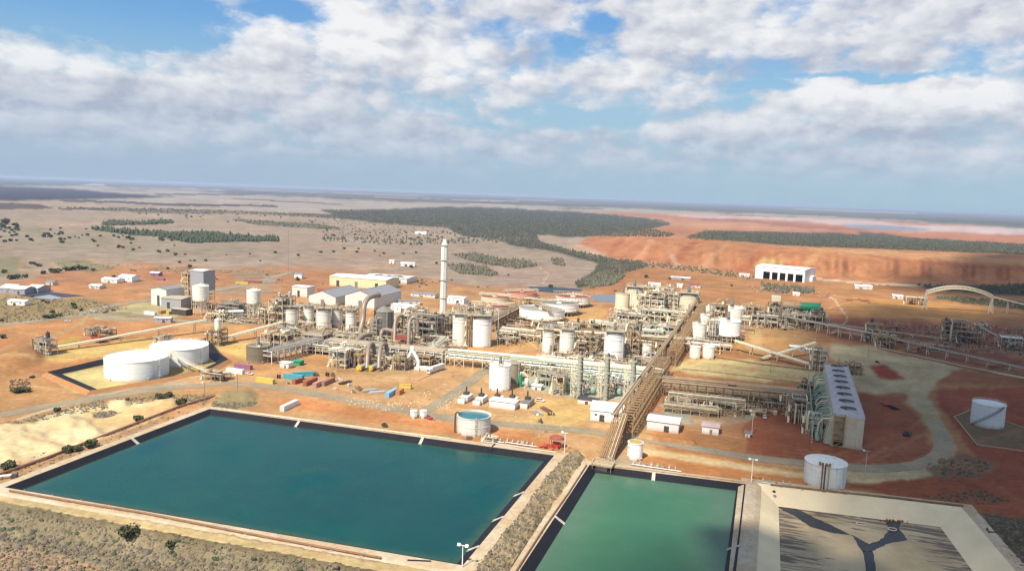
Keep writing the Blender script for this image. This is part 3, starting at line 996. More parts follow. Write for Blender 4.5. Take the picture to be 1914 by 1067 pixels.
# ------------------------------------------------------------------ haze and the cloud whose shade lies on the right
hz = MB()
hz.box(-155000, -61000, -12, 155000, 70000, 118)
hm = bpy.data.materials.new('haze_air')
hm.use_nodes = True
hm.node_tree.nodes.remove(hm.node_tree.nodes['Principled BSDF'])
hv = hm.node_tree.nodes.new('ShaderNodeVolumePrincipled')
hv.inputs['Color'].default_value = (.66, .78, 1.0, 1)
hv.inputs['Density'].default_value = 5.5e-5
hv.inputs['Anisotropy'].default_value = 0.1
hm.node_tree.links.new(hv.outputs[0], hm.node_tree.nodes['Material Output'].inputs['Volume'])
tag(hz.build('haze', hm), kind='stuff')

cm = bpy.data.materials.new('cloud_vapour')
cm.use_nodes = True
cm.node_tree.nodes.remove(cm.node_tree.nodes['Principled BSDF'])
cv = cm.node_tree.nodes.new('ShaderNodeVolumePrincipled')
cv.inputs['Color'].default_value = (.97, .97, .98, 1)
cv.inputs['Density'].default_value = .045
cm.node_tree.links.new(cv.outputs[0], cm.node_tree.nodes['Material Output'].inputs['Volume'])
CZ = 900.0


def cloud(px_poly, seed, thick=85, soft=45.0):
    """a flat cloud over the sun side of the site; its outline is the shade's outline carried back along the sunlight"""
    sh = (sdir.x / sdir.z * CZ, sdir.y / sdir.z * CZ)
    W = [(x + sh[0], y + sh[1]) for x, y in (G(*p) for p in px_poly)]
    xs, ys = [p[0] for p in W], [p[1] for p in W]
    st = 16.0
    X = np.arange(min(xs) - 60, max(xs) + 60, st)
    Y = np.arange(min(ys) - 60, max(ys) + 60, st)
    XX, YY = np.meshgrid(X, Y)
    r = np.random.default_rng(seed)

    def vn(s):
        g = r.random((int((Y[-1] - Y[0]) / s) + 3, int((X[-1] - X[0]) / s) + 3))
        fx, fy = (XX - X[0]) / s, (YY - Y[0]) / s
        i, j = fx.astype(int), fy.astype(int)
        u, v = fx - i, fy - j
        u, v = u * u * (3 - 2 * u), v * v * (3 - 2 * v)
        return g[j, i] * (1 - u) * (1 - v) + g[j, i + 1] * u * (1 - v) + g[j + 1, i] * (1 - u) * v + g[j + 1, i + 1] * u * v
    w1, w2 = (vn(70) - .5) * 50 + (vn(35) - .5) * 24, (vn(70) - .5) * 50 + (vn(35) - .5) * 24
    m = inpoly(W, XX + w1, YY + w2).astype(float)
    m = blur(blur(m, max(1, int(soft / st / 1.5))), max(1, int(soft / st / 1.5)))
    m[0, :] = m[-1, :] = 0
    m[:, 0] = m[:, -1] = 0
    T = thick * m * (.75 + .5 * vn(60))
    keep = T > 1.0
    mb = MB()
    ny, nx = XX.shape
    top = np.stack([XX, YY, CZ + T * .7], -1).reshape(-1, 3)
    bot = np.stack([XX, YY, CZ - T * .3], -1).reshape(-1, 3)
    vs = [tuple(p) for p in top.tolist()] + [tuple(p) for p in bot.tolist()]
    N = nx * ny
    fs = []
    kc = keep[:-1, :-1] | keep[1:, :-1] | keep[:-1, 1:] | keep[1:, 1:]
    for j, i in zip(*np.nonzero(kc)):
        q = j * nx + i
        fs.append((q, q + 1, q + nx + 1, q + nx))
        fs.append((N + q + nx, N + q + nx + 1, N + q + 1, N + q))
    for j in range(ny - 1):
        for i in range(nx - 1):
            if not kc[j, i]:
                continue
            q = j * nx + i
            if i == 0 or not kc[j, i - 1]:
                fs.append((q, q + nx, N + q + nx, N + q))
            if i == nx - 2 or not kc[j, i + 1]:
                fs.append((q + 1 + nx, q + 1, N + q + 1, N + q + 1 + nx))
            if j == 0 or not kc[j - 1, i]:
                fs.append((q + 1, q, N + q, N + q + 1))
            if j == ny - 2 or not kc[j + 1, i]:
                fs.append((q + nx, q + nx + 1, N + q + nx + 1, N + q + nx))
    mb.add(vs, fs)
    me = mb.mesh('cloud', cm)
    bmx = __import__('bmesh')
    bb = bmx.new()
    bb.from_mesh(me)
    bmx.ops.delete(bb, geom=[v for v in bb.verts if not v.link_faces], context='VERTS')
    bb.to_mesh(me)
    bb.free()
    o = put('cloud', me)
    tag(o, kind='structure')
    return o


cloud([(1440, 700), (1540, 655), (1560, 600), (1650, 605), (1800, 612), (2400, 600), (2700, 900), (2300, 1400), (1980, 1330), (1840, 1060), (1760, 960), (1600, 935), (1470, 925), (1470, 860), (1420, 770)], 3, 66, 48)
cloud([(1600, 935), (1700, 935), (1780, 960), (1900, 1060), (1980, 1350), (1640, 1330), (1570, 1060)], 8, 28, 70)
cloud([(1235, 1180), (1250, 1050), (1320, 1020), (1400, 1030), (1400, 1180)], 6, 80, 22)
cloud([(1700, 525), (1914, 508), (2700, 530), (2700, 640), (1914, 612), (1700, 604), (1590, 590), (1640, 565), (1740, 580), (1850, 586), (1900, 568), (1760, 548), (1640, 540)], 4, 32, 30)

# ------------------------------------------------------------------ roads
def catmull(pts, n=6):
    out = []
    P = [pts[0]] + list(pts) + [pts[-1]]
    for i in range(1, len(P) - 2):
        for j in range(n):
            t = j / n
            out.append(tuple(0.5 * ((2 * P[i][k]) + (-P[i - 1][k] + P[i + 1][k]) * t + (2 * P[i - 1][k] - 5 * P[i][k] + 4 * P[i + 1][k] - P[i + 2][k]) * t * t
                                    + (-P[i - 1][k] + 3 * P[i][k] - 3 * P[i + 1][k] + P[i + 2][k]) * t ** 3) for k in range(len(pts[0]))))
    out.append(tuple(pts[-1]))
    return out


def strip_mesh(mb, pts, w, z, jag=0.0, m=0, zs=None, rr=None):
    rr = rr or random.Random(11)
    vs, n = [], len(pts)
    for i, p in enumerate(pts):
        a, b = pts[max(i - 1, 0)], pts[min(i + 1, n - 1)]
        L = math.hypot(b[0] - a[0], b[1] - a[1]) or 1
        nx, ny = -(b[1] - a[1]) / L, (b[0] - a[0]) / L
        ww = w[i] if isinstance(w, list) else w
        zz = zs[i] if zs else z
        l, r_ = ww / 2 + rr.uniform(-jag, jag), ww / 2 + rr.uniform(-jag, jag)
        vs += [(p[0] + nx * l, p[1] + ny * l, zz), (p[0] - nx * r_, p[1] - ny * r_, zz)]
    mb.add(vs, [(2 * i, 2 * i + 1, 2 * i + 3, 2 * i + 2) for i in range(n - 1)], m)


def tarmac(name, c, c2):
    mt = bpy.data.materials.new(name)
    mt.use_nodes = True
    t = NT(mt.node_tree)
    b = t.n['Principled BSDF']
    b.inputs['Roughness'].default_value = .9
    b.inputs['Specular IOR Level'].default_value = .15
    pos = t.node('ShaderNodeNewGeometry').outputs['Position']
    f = t.mapr(t.noise(pos, .05, 6, .7), .35, .65)
    f2 = t.mapr(t.noise(pos, .6, 5, .7), .3, .7, .82, 1.15, False)
    c_ = t.mix(f, alb(c), alb(c2))
    t.l.new(t.vmath('MULTIPLY', c_, t.comb(f2, f2, f2)), b.inputs['Base Color'])
    return mt


ASPH = tarmac('worn_asphalt', (168, 156, 132), (196, 175, 142))
TRACKM = tarmac('packed_pale_gravel', (222, 200, 160), (202, 170, 130))
rd = MB()
strip_mesh(rd, catmull([G(*p) for p in [(-520, 884), (-250, 826), (0, 776), (100, 757), (230, 737), (330, 724), (420, 717), (480, 720), (560, 731), (700, 757), (800, 775), (900, 788), (1000, 797), (1100, 806), (1200, 820), (1300, 838), (1400, 854), (1500, 865), (1580, 873), (1653, 875), (1718, 868), (1751, 854), (1765, 834), (1757, 809), (1742, 786)]], 8), 8.4, .10, .25)
tag(rd.build('road', ASPH), kind='structure')
rd = MB()
strip_mesh(rd, catmull([G(*p) for p in [(786, 772), (822, 752), (868, 722), (905, 694), (935, 680)]], 8), 8.0, .106, .25)
strip_mesh(rd, catmull([G(*p) for p in [(-520, 640), (-250, 629), (0, 607), (70, 599), (130, 592), (170, 588), (225, 598), (300, 597), (400, 603), (500, 605)]], 8), 9, .06, .4)
strip_mesh(rd, catmull([G(*p) for p in [(140, 592), (180, 578), (240, 566), (320, 555), (420, 540), (500, 521), (545, 508)]], 8), 10, .11, .5)
tag(rd.build('side_road', ASPH), kind='structure')
rd = MB()
strip_mesh(rd, catmull([G(*p) for p in [(-500, 935), (-200, 855), (-30, 808), (60, 775), (150, 750), (230, 730), (262, 722), (330, 708), (400, 700), (440, 688)]], 8), 3.2, .08, .3)
strip_mesh(rd, catmull([G(*p) for p in [(1640, 651), (1720, 668), (1800, 686), (1914, 707), (2100, 742), (2400, 800)]], 8), 2.6, .9, .02)
tag(rd.build('path', TRACKM), kind='structure')

# ------------------------------------------------------------------ ponds
LINER = M('black_pond_liner', (.013, .012, .017), .6, var=.25, scale=.12, streak=.35, spec=.15)
LINERC = M('cream_pond_liner', (.74, .60, .38), .85, var=.14, scale=.06, streak=.15)
CREST = tarmac('pale_crest_gravel', (238, 220, 190), (222, 190, 150))
CRUST = M('pale_salt_crust_line', (.42, .38, .25), .8, var=.3)


def water_mat(name, c_mid, c_edge, c_var, edge_w):
    mt = bpy.data.materials.new(name)
    mt.use_nodes = True
    t = NT(mt.node_tree)
    b = t.n['Principled BSDF']
    t.l.new(t.mapr(t.noise(t.node('ShaderNodeNewGeometry').outputs['Position'], .03, 5, .7, .5), .35, .65, .08, .3), b.inputs['Roughness'])
    b.inputs['IOR'].default_value = 1.33
    b.inputs['Specular IOR Level'].default_value = .34
    an = t.node('ShaderNodeAttribute', attribute_name='edge')
    pos = t.node('ShaderNodeNewGeometry').outputs['Position']
    d = t.math('ADD', an.outputs['Fac'], t.math('MULTIPLY', t.math('SUBTRACT', t.noise(pos, .1, 5, .65), .5), edge_w * 1.2))
    v = t.noise(pos, .012, 5, .6)
    c = t.mix(t.mapr(v, .36, .64), c_mid, c_var)
    c = t.mix(t.mapr(d, 0, edge_w, .85, 0), c, c_edge)
    n2 = t.mapr(t.noise(pos, .08, 6, .7), .3, .7, .93, 1.07, False)
    t.l.new(t.vmath('MULTIPLY', c, t.comb(n2, n2, n2)), b.inputs['Base Color'])
    bp = t.node('ShaderNodeBump')
    sx, sy, sz = t.sep(pos)
    t.l.new(t.noise(t.comb(t.math('MULTIPLY', sx, 1.0), t.math('MULTIPLY', sy, .6), sz), .9, 4, .6), bp.inputs['Height'])
    bp.inputs['Distance'].default_value = .05
    bp.inputs['Strength'].default_value = .5
    t.l.new(bp.outputs[0], b.inputs['Normal'])
    return mt


def quadgrid(P, z, n=48, soft=None):
    """grid over a four-sided outline with its distance to the edge stored"""
    mb = MB()
    ed = []
    for j in range(n + 1):
        v = j / n
        for i in range(n + 1):
            u = i / n
            x = (P[0][0] * (1 - u) + P[1][0] * u) * (1 - v) + (P[3][0] * (1 - u) + P[2][0] * u) * v
            y = (P[0][1] * (1 - u) + P[1][1] * u) * (1 - v) + (P[3][1] * (1 - u) + P[2][1] * u) * v
            mb.v.append((x, y, z))
            ds = []
            for k in range(4):
                (x0, y0), (x1, y1) = P[k], P[(k + 1) % 4]
                L = math.hypot(x1 - x0, y1 - y0)
                ds.append(abs((x1 - x0) * (y0 - y) - (x0 - x) * (y1 - y0)) / L)
            ed.append(min(ds))
    mb.f = [(j * (n + 1) + i, (j + 1) * (n + 1) + i, (j + 1) * (n + 1) + i + 1, j * (n + 1) + i + 1) for j in range(n) for i in range(n)]
    mb.m = [0] * len(mb.f)
    return mb, ed


WA = water_mat('teal_pond_water', (.001, .046, .048), (.028, .070, .044), (.001, .058, .048), 5)
WB = water_mat('green_pond_water', (.038, .122, .060), (.075, .140, .085), (.044, .138, .066), 16)
WC = water_mat('dark_brine', (.022, .032, .055), (.05, .05, .05), (.028, .042, .062), 2)


def ring(mb, A, B, za, zb, m=0, sub=24):
    n = len(A)
    for i in range(n):
        a0, a1, b0, b1 = A[i], A[(i + 1) % n], B[i], B[(i + 1) % n]
        vs = []
        for k in range(sub + 1):
            t_ = k / sub
            vs.append((a0[0] + (a1[0] - a0[0]) * t_, a0[1] + (a1[1] - a0[1]) * t_, za))
            vs.append((b0[0] + (b1[0] - b0[0]) * t_, b0[1] + (b1[1] - b0[1]) * t_, zb))
        mb.add(vs, [(2 * k, 2 * k + 1, 2 * k + 3, 2 * k + 2) for k in range(sub)], m)


for key, pd in PONDS.items():
    Wp = pd['w']
    rimz = {'a': .45, 'b': .50, 'c': .40}[key]
    out1 = offset_poly(Wp, -4.6)
    out2 = offset_poly(Wp, -6.4)
    full = pd['run'] * (1.35 if not pd['bot'] else 1)
    inn = offset_poly(Wp, full)
    dz = pd['drop'] * (1.35 if not pd['bot'] else 1)
    mb = MB()
    ring(mb, Wp, out1, rimz, rimz)
    ring(mb, out1, out2, rimz, -.3)
    tag(mb.build('pond_crest_path', CREST), kind='structure')
    mb = MB()
    ring(mb, Wp, inn, rimz + .06, -dz)
    ring(mb, Wp, offset_poly(Wp, -.35), rimz + .06, rimz + .06)
    lm = LINERC if key == 'c' else LINER
    if key != 'c':
        tag(mb.build('pond_liner', lm), kind='structure')
        wpoly = offset_poly(Wp, pd['run'])
        g, ed = quadgrid(wpoly, -pd['drop'], 60)
        o = g.build('water', WA if key == 'a' else WB)
        tag(o, kind='structure')
        atr = o.data.attributes.new('edge', 'FLOAT', 'POINT')
        atr.data.foreach_set('value', ed)
        mb = MB()
        ring(mb, offset_poly(Wp, pd['run'] - .55), offset_poly(Wp, pd['run'] - .1), -pd['drop'] + .28, -pd['drop'] + .07)
        tag(mb.build('waterline_crust', CRUST), kind='structure')
    else:
        tag(mb.build('pond_liner', lm), kind='structure')
        fz = -dz
        g, ed = quadgrid(inn, fz, 50)
        fm = bpy.data.materials.new('drying_pond_mud')
        fm.use_nodes = True
        t = NT(fm.node_tree)
        b = t.n['Principled BSDF']
        b.inputs['Roughness'].default_value = .8
        pos = t.node('ShaderNodeNewGeometry').outputs['Position']
        sx, sy, sz = t.sep(pos)
        u = t.math('ADD', t.math('MULTIPLY', sx, .12), t.math('MULTIPLY', sy, -.03))
        v = t.math('ADD', t.math('MULTIPLY', sy, .95), t.math('MULTIPLY', sx, .28))
        st = t.noise(t.comb(t.math('MULTIPLY', u, 1), t.math('MULTIPLY', v, 1), 0), .55, 6, .65, .6)
        an = t.node('ShaderNodeAttribute', attribute_name='edge')
        e_ = t.mapr(an.outputs['Fac'], 0, 22, .18, 0)
        c = t.mix(t.mapr(t.noise(pos, .07, 5, .6), .35, .65), (.50, .38, .22), (.38, .28, .15))
        c = t.mix(t.mapr(t.math('ADD', st, e_), .60, .72, 0, .85), c, (.09, .06, .05))
        t.l.new(c, b.inputs['Base Color'])
        o = g.build('pond_floor', fm)
        tag(o, kind='structure')
        atr = o.data.attributes.new('edge', 'FLOAT', 'POINT')
        atr.data.foreach_set('value', ed)
        ch = [[(1449, 945), (1470, 943), (1496, 953), (1530, 970), (1560, 984), (1592, 1000), (1560, 996), (1515, 984), (1490, 967), (1468, 955)],
              [(1592, 998), (1626, 1016), (1652, 1004), (1662, 988), (1653, 973), (1688, 972), (1680, 986), (1696, 1008), (1668, 1013), (1640, 1024), (1630, 1030), (1612, 1030), (1600, 1010)],
              [(1612, 1029.5), (1631, 1029.5), (1637, 1067), (1641, 1150), (1618, 1150), (1618, 1067)]]
        rr = random.Random(2)
        mb = MB()
        for pg in ch:
            w3 = [G(x, y, fz + .05) for x, y in pg]
            q = []
            for i in range(len(w3)):
                a0, a1 = w3[i], w3[(i + 1) % len(w3)]
                for k in range(5):
                    j = .35 if k else 0
                    q.append((a0[0] + (a1[0] - a0[0]) * k / 5 + rr.uniform(-j, j), a0[1] + (a1[1] - a0[1]) * k / 5 + rr.uniform(-j, j), fz + .05))
            mb.add(q, [tuple(range(len(q)))])
        WC.node_tree.nodes['Principled BSDF'].inputs['Specular IOR Level'].default_value = .12
        tag(mb.build('drainage_water', WC), kind='structure')
        mb = MB()
        for k in range(60):
            x, y = G(1678 + rr.gauss(0, 14), 966 + rr.uniform(-3, 5), fz + 1)
            mb.cyl((x, y, fz + .0), (x + rr.uniform(-1, 1), y + rr.uniform(-1, 1), fz + rr.uniform(.15, .5)), .5, 5, .15)
        tag(mb.build('dead_weeds', M('red_dead_weed', (.26, .09, .04), .9, var=.3)), 'red brown dead weeds on the far liner slope', kind='stuff')
        for (x, y, lb) in ((1612, 980, 'white float ring lying on the dry mud of the cream pond'), (1668, 990, 'white float ring sitting in the dark channel of the cream pond')):
            p = G(x, y, fz)
            mb = MB()
            mb.tube([(1.6 * math.cos(a) * (1.5 if y < 985 else 1), 1.2 * math.sin(a), .3) for a in np.linspace(0, 5.4, 18)], .22, 6)
            tag(mb.build('float_ring', WHITE, loc=(*p, fz + .06)), lb, 'float')
SPILL = MB()
q = [G(762, 1048), (G(806, 1050)), G(800, 1090), G(740, 1092)]
SPILL.add([(x, y, z) for (x, y), z in zip(q, (.62, .62, -3, -3))], [(3, 2, 1, 0)])
q2 = [G(776, 1044, -1), G(800, 1046, -1)]
tag(SPILL.build('pond_spillway', LINER), kind='structure')

# concrete ladders down the liners
lad = 0
for (xa, ya, da, lb) in ((566, 785, 'a', 'short pale concrete ramp on the far liner'),
                        (790, 820, 'a', 'short pale concrete ramp on the far liner, left of the open water tank'),
                        (250, 822, 'a', 'pale concrete ramp on the slanting left liner of the teal pond'),
                        (962, 920, 'a', 'uppermost pale strip lying over the right liner of the teal pond'),
                        (918, 965, 'a', 'middle pale strip lying over the right liner of the teal pond'),
                        (862, 1018, 'a', 'lowest pale strip lying over the right liner of the teal pond'),
                        (1222, 886, 'b', 'short pale ramp on the far liner of the green pond'),
                        (1036, 968, 'b', 'pale ramp on the left liner of the green pond'),
                        (1376, 1022, 'b', 'small pale jetty on the right liner of the green pond')):
    x, y = G(xa, ya)
    Wp = PONDS[da]['w']
    best = None
    for i in range(4):
        (x0, y0), (x1, y1) = Wp[i], Wp[(i + 1) % 4]
        L = math.hypot(x1 - x0, y1 - y0)
        tt_ = ((x - x0) * (x1 - x0) + (y - y0) * (y1 - y0)) / L / L
        cxx, cyy = x0 + (x1 - x0) * tt_, y0 + (y1 - y0) * tt_
        d_ = math.hypot(x - cxx, y - cyy)
        if best is None or d_ < best[0]:
            cen = (sum(p[0] for p in Wp) / 4, sum(p[1] for p in Wp) / 4)
            nx, ny = -(y1 - y0) / L, (x1 - x0) / L
            if (cen[0] - cxx) * nx + (cen[1] - cyy) * ny < 0:
                nx, ny = -nx, -ny
            best = (d_, cxx, cyy, nx, ny)
    _, bx_, by_, nx, ny = best
    run, drop = PONDS[da]['run'], PONDS[da]['drop']
    th = thing('liner_ramp', lb, 'ramp', (bx_, by_, .5), math.atan2(ny, nx))
    sl = (drop + .45) / run
    mb = MB()
    Lr = run + .8
    mb.add([(-.8, -.7, .12), (-.8, .7, .12), (0, .7, .18), (0, -.7, .18), (Lr, .7, .18 - Lr * sl), (Lr, -.7, .18 - Lr * sl), (0, -.7, -.1), (0, .7, -.1), (Lr, .7, -.1 - Lr * sl), (Lr, -.7, -.1 - Lr * sl)],
           [(0, 3, 2, 1), (3, 5, 4, 2), (6, 9, 5, 3), (2, 4, 8, 7), (5, 9, 8, 4)])
    mb.build('ramp_slab', CONC, th)
    mb = MB()
    for s_ in (-1, 1):
        mb.beam((-.5, s_ * .62, .3), (Lr, s_ * .62, .3 - Lr * sl), .14, .14)
    mb.build('kerb_rail', PALE, th)

# ------------------------------------------------------------------ builders for the plant
TH = math.radians(-18.5)
EX, EY = (math.cos(TH), math.sin(TH)), (-math.sin(TH), math.cos(TH))


def W2(p, a, b=0.0):
    return (p[0] + EX[0] * a + EY[0] * b, p[1] + EX[1] * a + EY[1] * b)


POST_MESH = {}


def posts(parent, pts, h, mat, w=.38, z0=0.0, name='post'):
    key = (round(h, 1), mat.name, w)
    if key not in POST_MESH:
        mb = MB()
        mb.cbox(0, 0, 0, w, w, h)
        mb.cbox(0, 0, 0, w * 2.1, w * 2.1, .25)
        POST_MESH[key] = mb.mesh(name, mat)
    for x, y in pts:
        put(name, POST_MESH[key], parent, (x, y, z0))


def rail_path(mb, pts, h=1.1, step=2.0, t=.09, closed=False):
    P = list(pts) + ([pts[0]] if closed else [])
    for a, b in zip(P, P[1:]):
        L = math.dist(a, b)
        n = max(1, int(L / step))
        for z in (h, h * .5):
            mb.beam((a[0], a[1], a[2] + z), (b[0], b[1], b[2] + z), t)
        for k in range(n + 1):
            x, y, z = (a[i] + (b[i] - a[i]) * k / n for i in range(3))
            mb.beam((x, y, z), (x, y, z + h), t)


def circ(r, n, z, cx=0, cy=0, a0=0):
    return [(cx + r * math.cos(a0 + 2 * math.pi * i / n), cy + r * math.sin(a0 + 2 * math.pi * i / n), z) for i in range(n)]


def mixer(parent, z, mat=GALV, mat2=GREY, s=1.0, name='agitator_drive'):
    mb = MB()
    mb.cbox(0, 0, z + .2, 1.6 * s, 1.2 * s, .6 * s)
    mb.cyl((0, 0, z + .8 * s), (0, 0, z + 2.6 * s), .55 * s, 8, .45 * s)
    mb.cyl((0, 0, z + 1.2 * s), (1.5 * s, 0, z + 1.2 * s), .35 * s, 8)
    return mb.build(name, mat2, parent)


BAND = M('dull_grey_band', (.34, .31, .26), .6, var=.1)


def tank(label, cx, yb, yt, w, mat=WHITE, roof='cone', yleg=None, cat='tank', name='storage_tank', group=None, bands=2, ladder=-.6, top=None, rise=.09, roofmat=None,
         stair=False, rim=None, n=40, rail=True, bandmat=None, extra=None, seed=0, legn=12):
    s = MPP(cx, yleg or yb)
    r = w * s / 2
    gx0, gy0 = G(cx, yleg or yb)
    L = math.hypot(gx0, gy0)
    ux, uy = gx0 / L, gy0 / L
    C = (gx0 + ux * r, gy0 + uy * r)
    z0 = HT(cx, yleg, yb) if yleg else 0.0
    h = HT(cx, yleg or yb, yt) - z0
    face = math.atan2(-uy, -ux)                       # towards the viewer's side
    th = thing(name, label, cat, C, face, group)
    rr = random.Random(seed + int(cx * 7 + yb))
    mb = MB()
    prof = [(r, z0), (r, z0 + h)]
    if roof in ('open', 'mud'):
        prof += [(r - .35, z0 + h), (r - .35, z0 + max(.3, h * .35))]
    mb.lathe(prof, n)
    mb.build('shell', mat, th, smooth=True)
    if bands:
        for i in range(bands):
            mb = MB()
            zz = z0 + h * ((i + 1) / (bands + 1) if top != 'platform' else (.93, .80, .40, .2, .1, .05)[i])
            mb.lathe([(r + .01, zz - .12), (r + .14, zz - .08), (r + .14, zz + .08), (r + .01, zz + .12)], n)
            mb.build('stiffening_band', bandmat or (BAND if top == 'platform' else mat), th, smooth=False)
    mb = MB()
    mb.lathe([(r - .05, z0 + h - .2), (r + .22, z0 + h - .2), (r + .22, z0 + h + .08), (r - .05, z0 + h + .08)], n)
    mb.build('top_rim', rim or mat, th)
    rm = roofmat or mat
    if roof == 'cone':
        mb = MB()
        mb.lathe([(r - .02, z0 + h + .03), (r * .5, z0 + h + r * rise * .55), (.01, z0 + h + r * rise)], n)
        o = mb.build('roof', rm, th, smooth=True)
        for q1, q2, q3, q4 in ((0, 0, r * rise - .1, .35), (r * .55, r * .3, r * rise * .3, .28), (-r * .5, r * .4, r * rise * .3, .28)):
            MB().cyl((q1, q2, z0 + h + q3), (q1, q2, z0 + h + q3 + 1.0), q4, 8).build('roof_vent', mat, th)
    elif roof == 'flat':
        mb = MB()
        mb.lathe([(r - .02, z0 + h - .05), (.01, z0 + h + .15)], n)
        mb.build('roof', rm, th)
    elif roof == 'open':
        mb = MB()
        mb.lathe([(r - .34, z0 + h - h * .12), (.01, z0 + h - h * .12)], n)
        mb.build('contents', rm, th)
    if rail:
        mb = MB()
        rail_path(mb, circ(r - .05, 24 if r > 8 else 12, z0 + h + .05), 1.1, 3, .09 if r < 12 else .12, True)
        mb.build('handrail', PALE, th)
    if ladder is not None:
        mb = MB()
        a = ladder
        x, y = (r + .45) * math.cos(a), (r + .45) * math.sin(a)
        tx, ty = -math.sin(a), math.cos(a)
        for q in (-.35, .35):
            mb.beam((x + tx * q, y + ty * q, z0 if not yleg else 0), (x + tx * q, y + ty * q, z0 + h + 1.1), .14)
        k = 0
        while k < z0 + h:
            mb.beam((x - tx * .35, y - ty * .35, k + .4), (x + tx * .35, y + ty * .35, k + .4), .08)
            k += .9
        for zz in np.arange(z0 + 2, z0 + h, 2.2):
            mb.beam((x, y, zz), (x + math.cos(a) * .5, y + math.sin(a) * .5, zz), .5, .1)
        mb.build('ladder', WHITE if mat is WHITE else PALE, th)
    if stair:
        mb = MB()
        pts = []
        a0, a1 = (-1.2, .2) if stair is True else stair
        K = 26
        for k in range(K + 1):
            a = a0 + (a1 - a0) * k / K
            pts.append(((r + .55) * math.cos(a), (r + .55) * math.sin(a), z0 + h * k / K))
        for p, q in zip(pts, pts[1:]):
            mb.beam(p, q, .8, .12)
        for p, q in zip(pts, pts[1:]):
            mb.beam((p[0], p[1], p[2] + 1.1), (q[0], q[1], q[2] + 1.1), .1)
            mb.beam(p, (p[0], p[1], p[2] + 1.1), .08)
        mb.build('spiral_stair', GREY, th)
    for a in (-.9, .35, .95):
        x, y = r * math.cos(a), r * math.sin(a)
        MB().cyl((x * .98, y * .98, z0 + 1.0), (x * (1 + .7 / r), y * (1 + .7 / r), z0 + 1.0), .4, 8).build('manhole', GALV if yleg is None else mat, th)
    if yleg:
        pts = []
        for i in range(legn):
            a = 2 * math.pi * i / legn
            pts.append(((r * .92) * math.cos(a), (r * .92) * math.sin(a)))
        if r > 8:
            for i in range(8):
                a = 2 * math.pi * i / 8 + .2
                pts.append((r * .5 * math.cos(a), r * .5 * math.sin(a)))
        posts(th, pts, z0, PALE, .45, name='leg')
        mb = MB()
        for i in range(legn):
            a, b_ = 2 * math.pi * i / legn, 2 * math.pi * (i + 1) / legn
            p, q = (r * .92 * math.cos(a), r * .92 * math.sin(a)), (r * .92 * math.cos(b_), r * .92 * math.sin(b_))
            mb.beam((*p, z0 * .5), (*q, z0 * .5), .25)
            if i % 3 == 0:
                mb.beam((*p, .2), (*q, z0 - .2), .2)
        mb.lathe([(r * 1.0, z0 - .7), (r * 1.0, z0 - .02)], n)
        mb.build('support_frame', PALE, th)
        if yleg and top == 'hopper' or extra == 'hopper':
            mb = MB()
            mb.lathe([(r * .9, z0 - .1), (.8, max(1.5, z0 * .3)), (.8, max(1.0, z0 * .2))], 24)
            mb.build('hopper_cone', mat, th, smooth=True)
    zt = z0 + h
    if top == 'mixer':
        mb = MB()
        mb.box(-r, -1.2, zt + .3, r, 1.2, zt + .6)
        for q in (-1.2, 1.2):
            rail_path(mb, [(-r, q, zt + .6), (r, q, zt + .6)], 1.1, 2, .12)
        mb.build('agitator_bridge', PALE, th)
        mixer(th, zt + .4, s=max(1, r / 4))
    if top == 'platform':
        # a wide railed platform with drive, ducts and pipework above the roof
        hh = 2.4
        mb = MB()
        mb.box(-r * 1.02, -r * .9, zt + hh, r * 1.02, r * .9, zt + hh + .2)
        for a, b_ in ((-.8, -.7), (.8, -.7), (-.8, .7), (.8, .7), (0, -.85), (0, .85)):
            mb.cbox(a * r, b_ * r, zt - .1, .35, .35, hh + .1)
        mb.build('top_platform', TAN, th)
        mb = MB()
        rail_path(mb, [(-r, -r * .9, zt + hh + .2), (r, -r * .9, zt + hh + .2), (r, r * .9, zt + hh + .2), (-r, r * .9, zt + hh + .2)], 1.2, 1.8, .14, True)
        mb.build('platform_handrail', PALE, th)
        mixer(th, zt + hh, RUSTC, rr.choice([GREY, RUSTC, TAN]), s=max(1.1, r / 3.4))
        mb = MB()
        for k in range(5):
            a = rr.uniform(0, 6.28)
            q = r * rr.uniform(.3, .8)
            x, y = q * math.cos(a), q * math.sin(a)
            mb.tube([(x, y, zt), (x, y, zt + hh + rr.uniform(1, 3)), (x + rr.uniform(-2, 2), y + rr.uniform(-2, 2), zt + hh + rr.uniform(2, 3.4))], rr.uniform(.15, .35), 6)
        mb.build('pipework', rr.choice([RUSTC, GALV]), th)['kind'] = 'stuff'
    return th, C, r, z0 + h, face


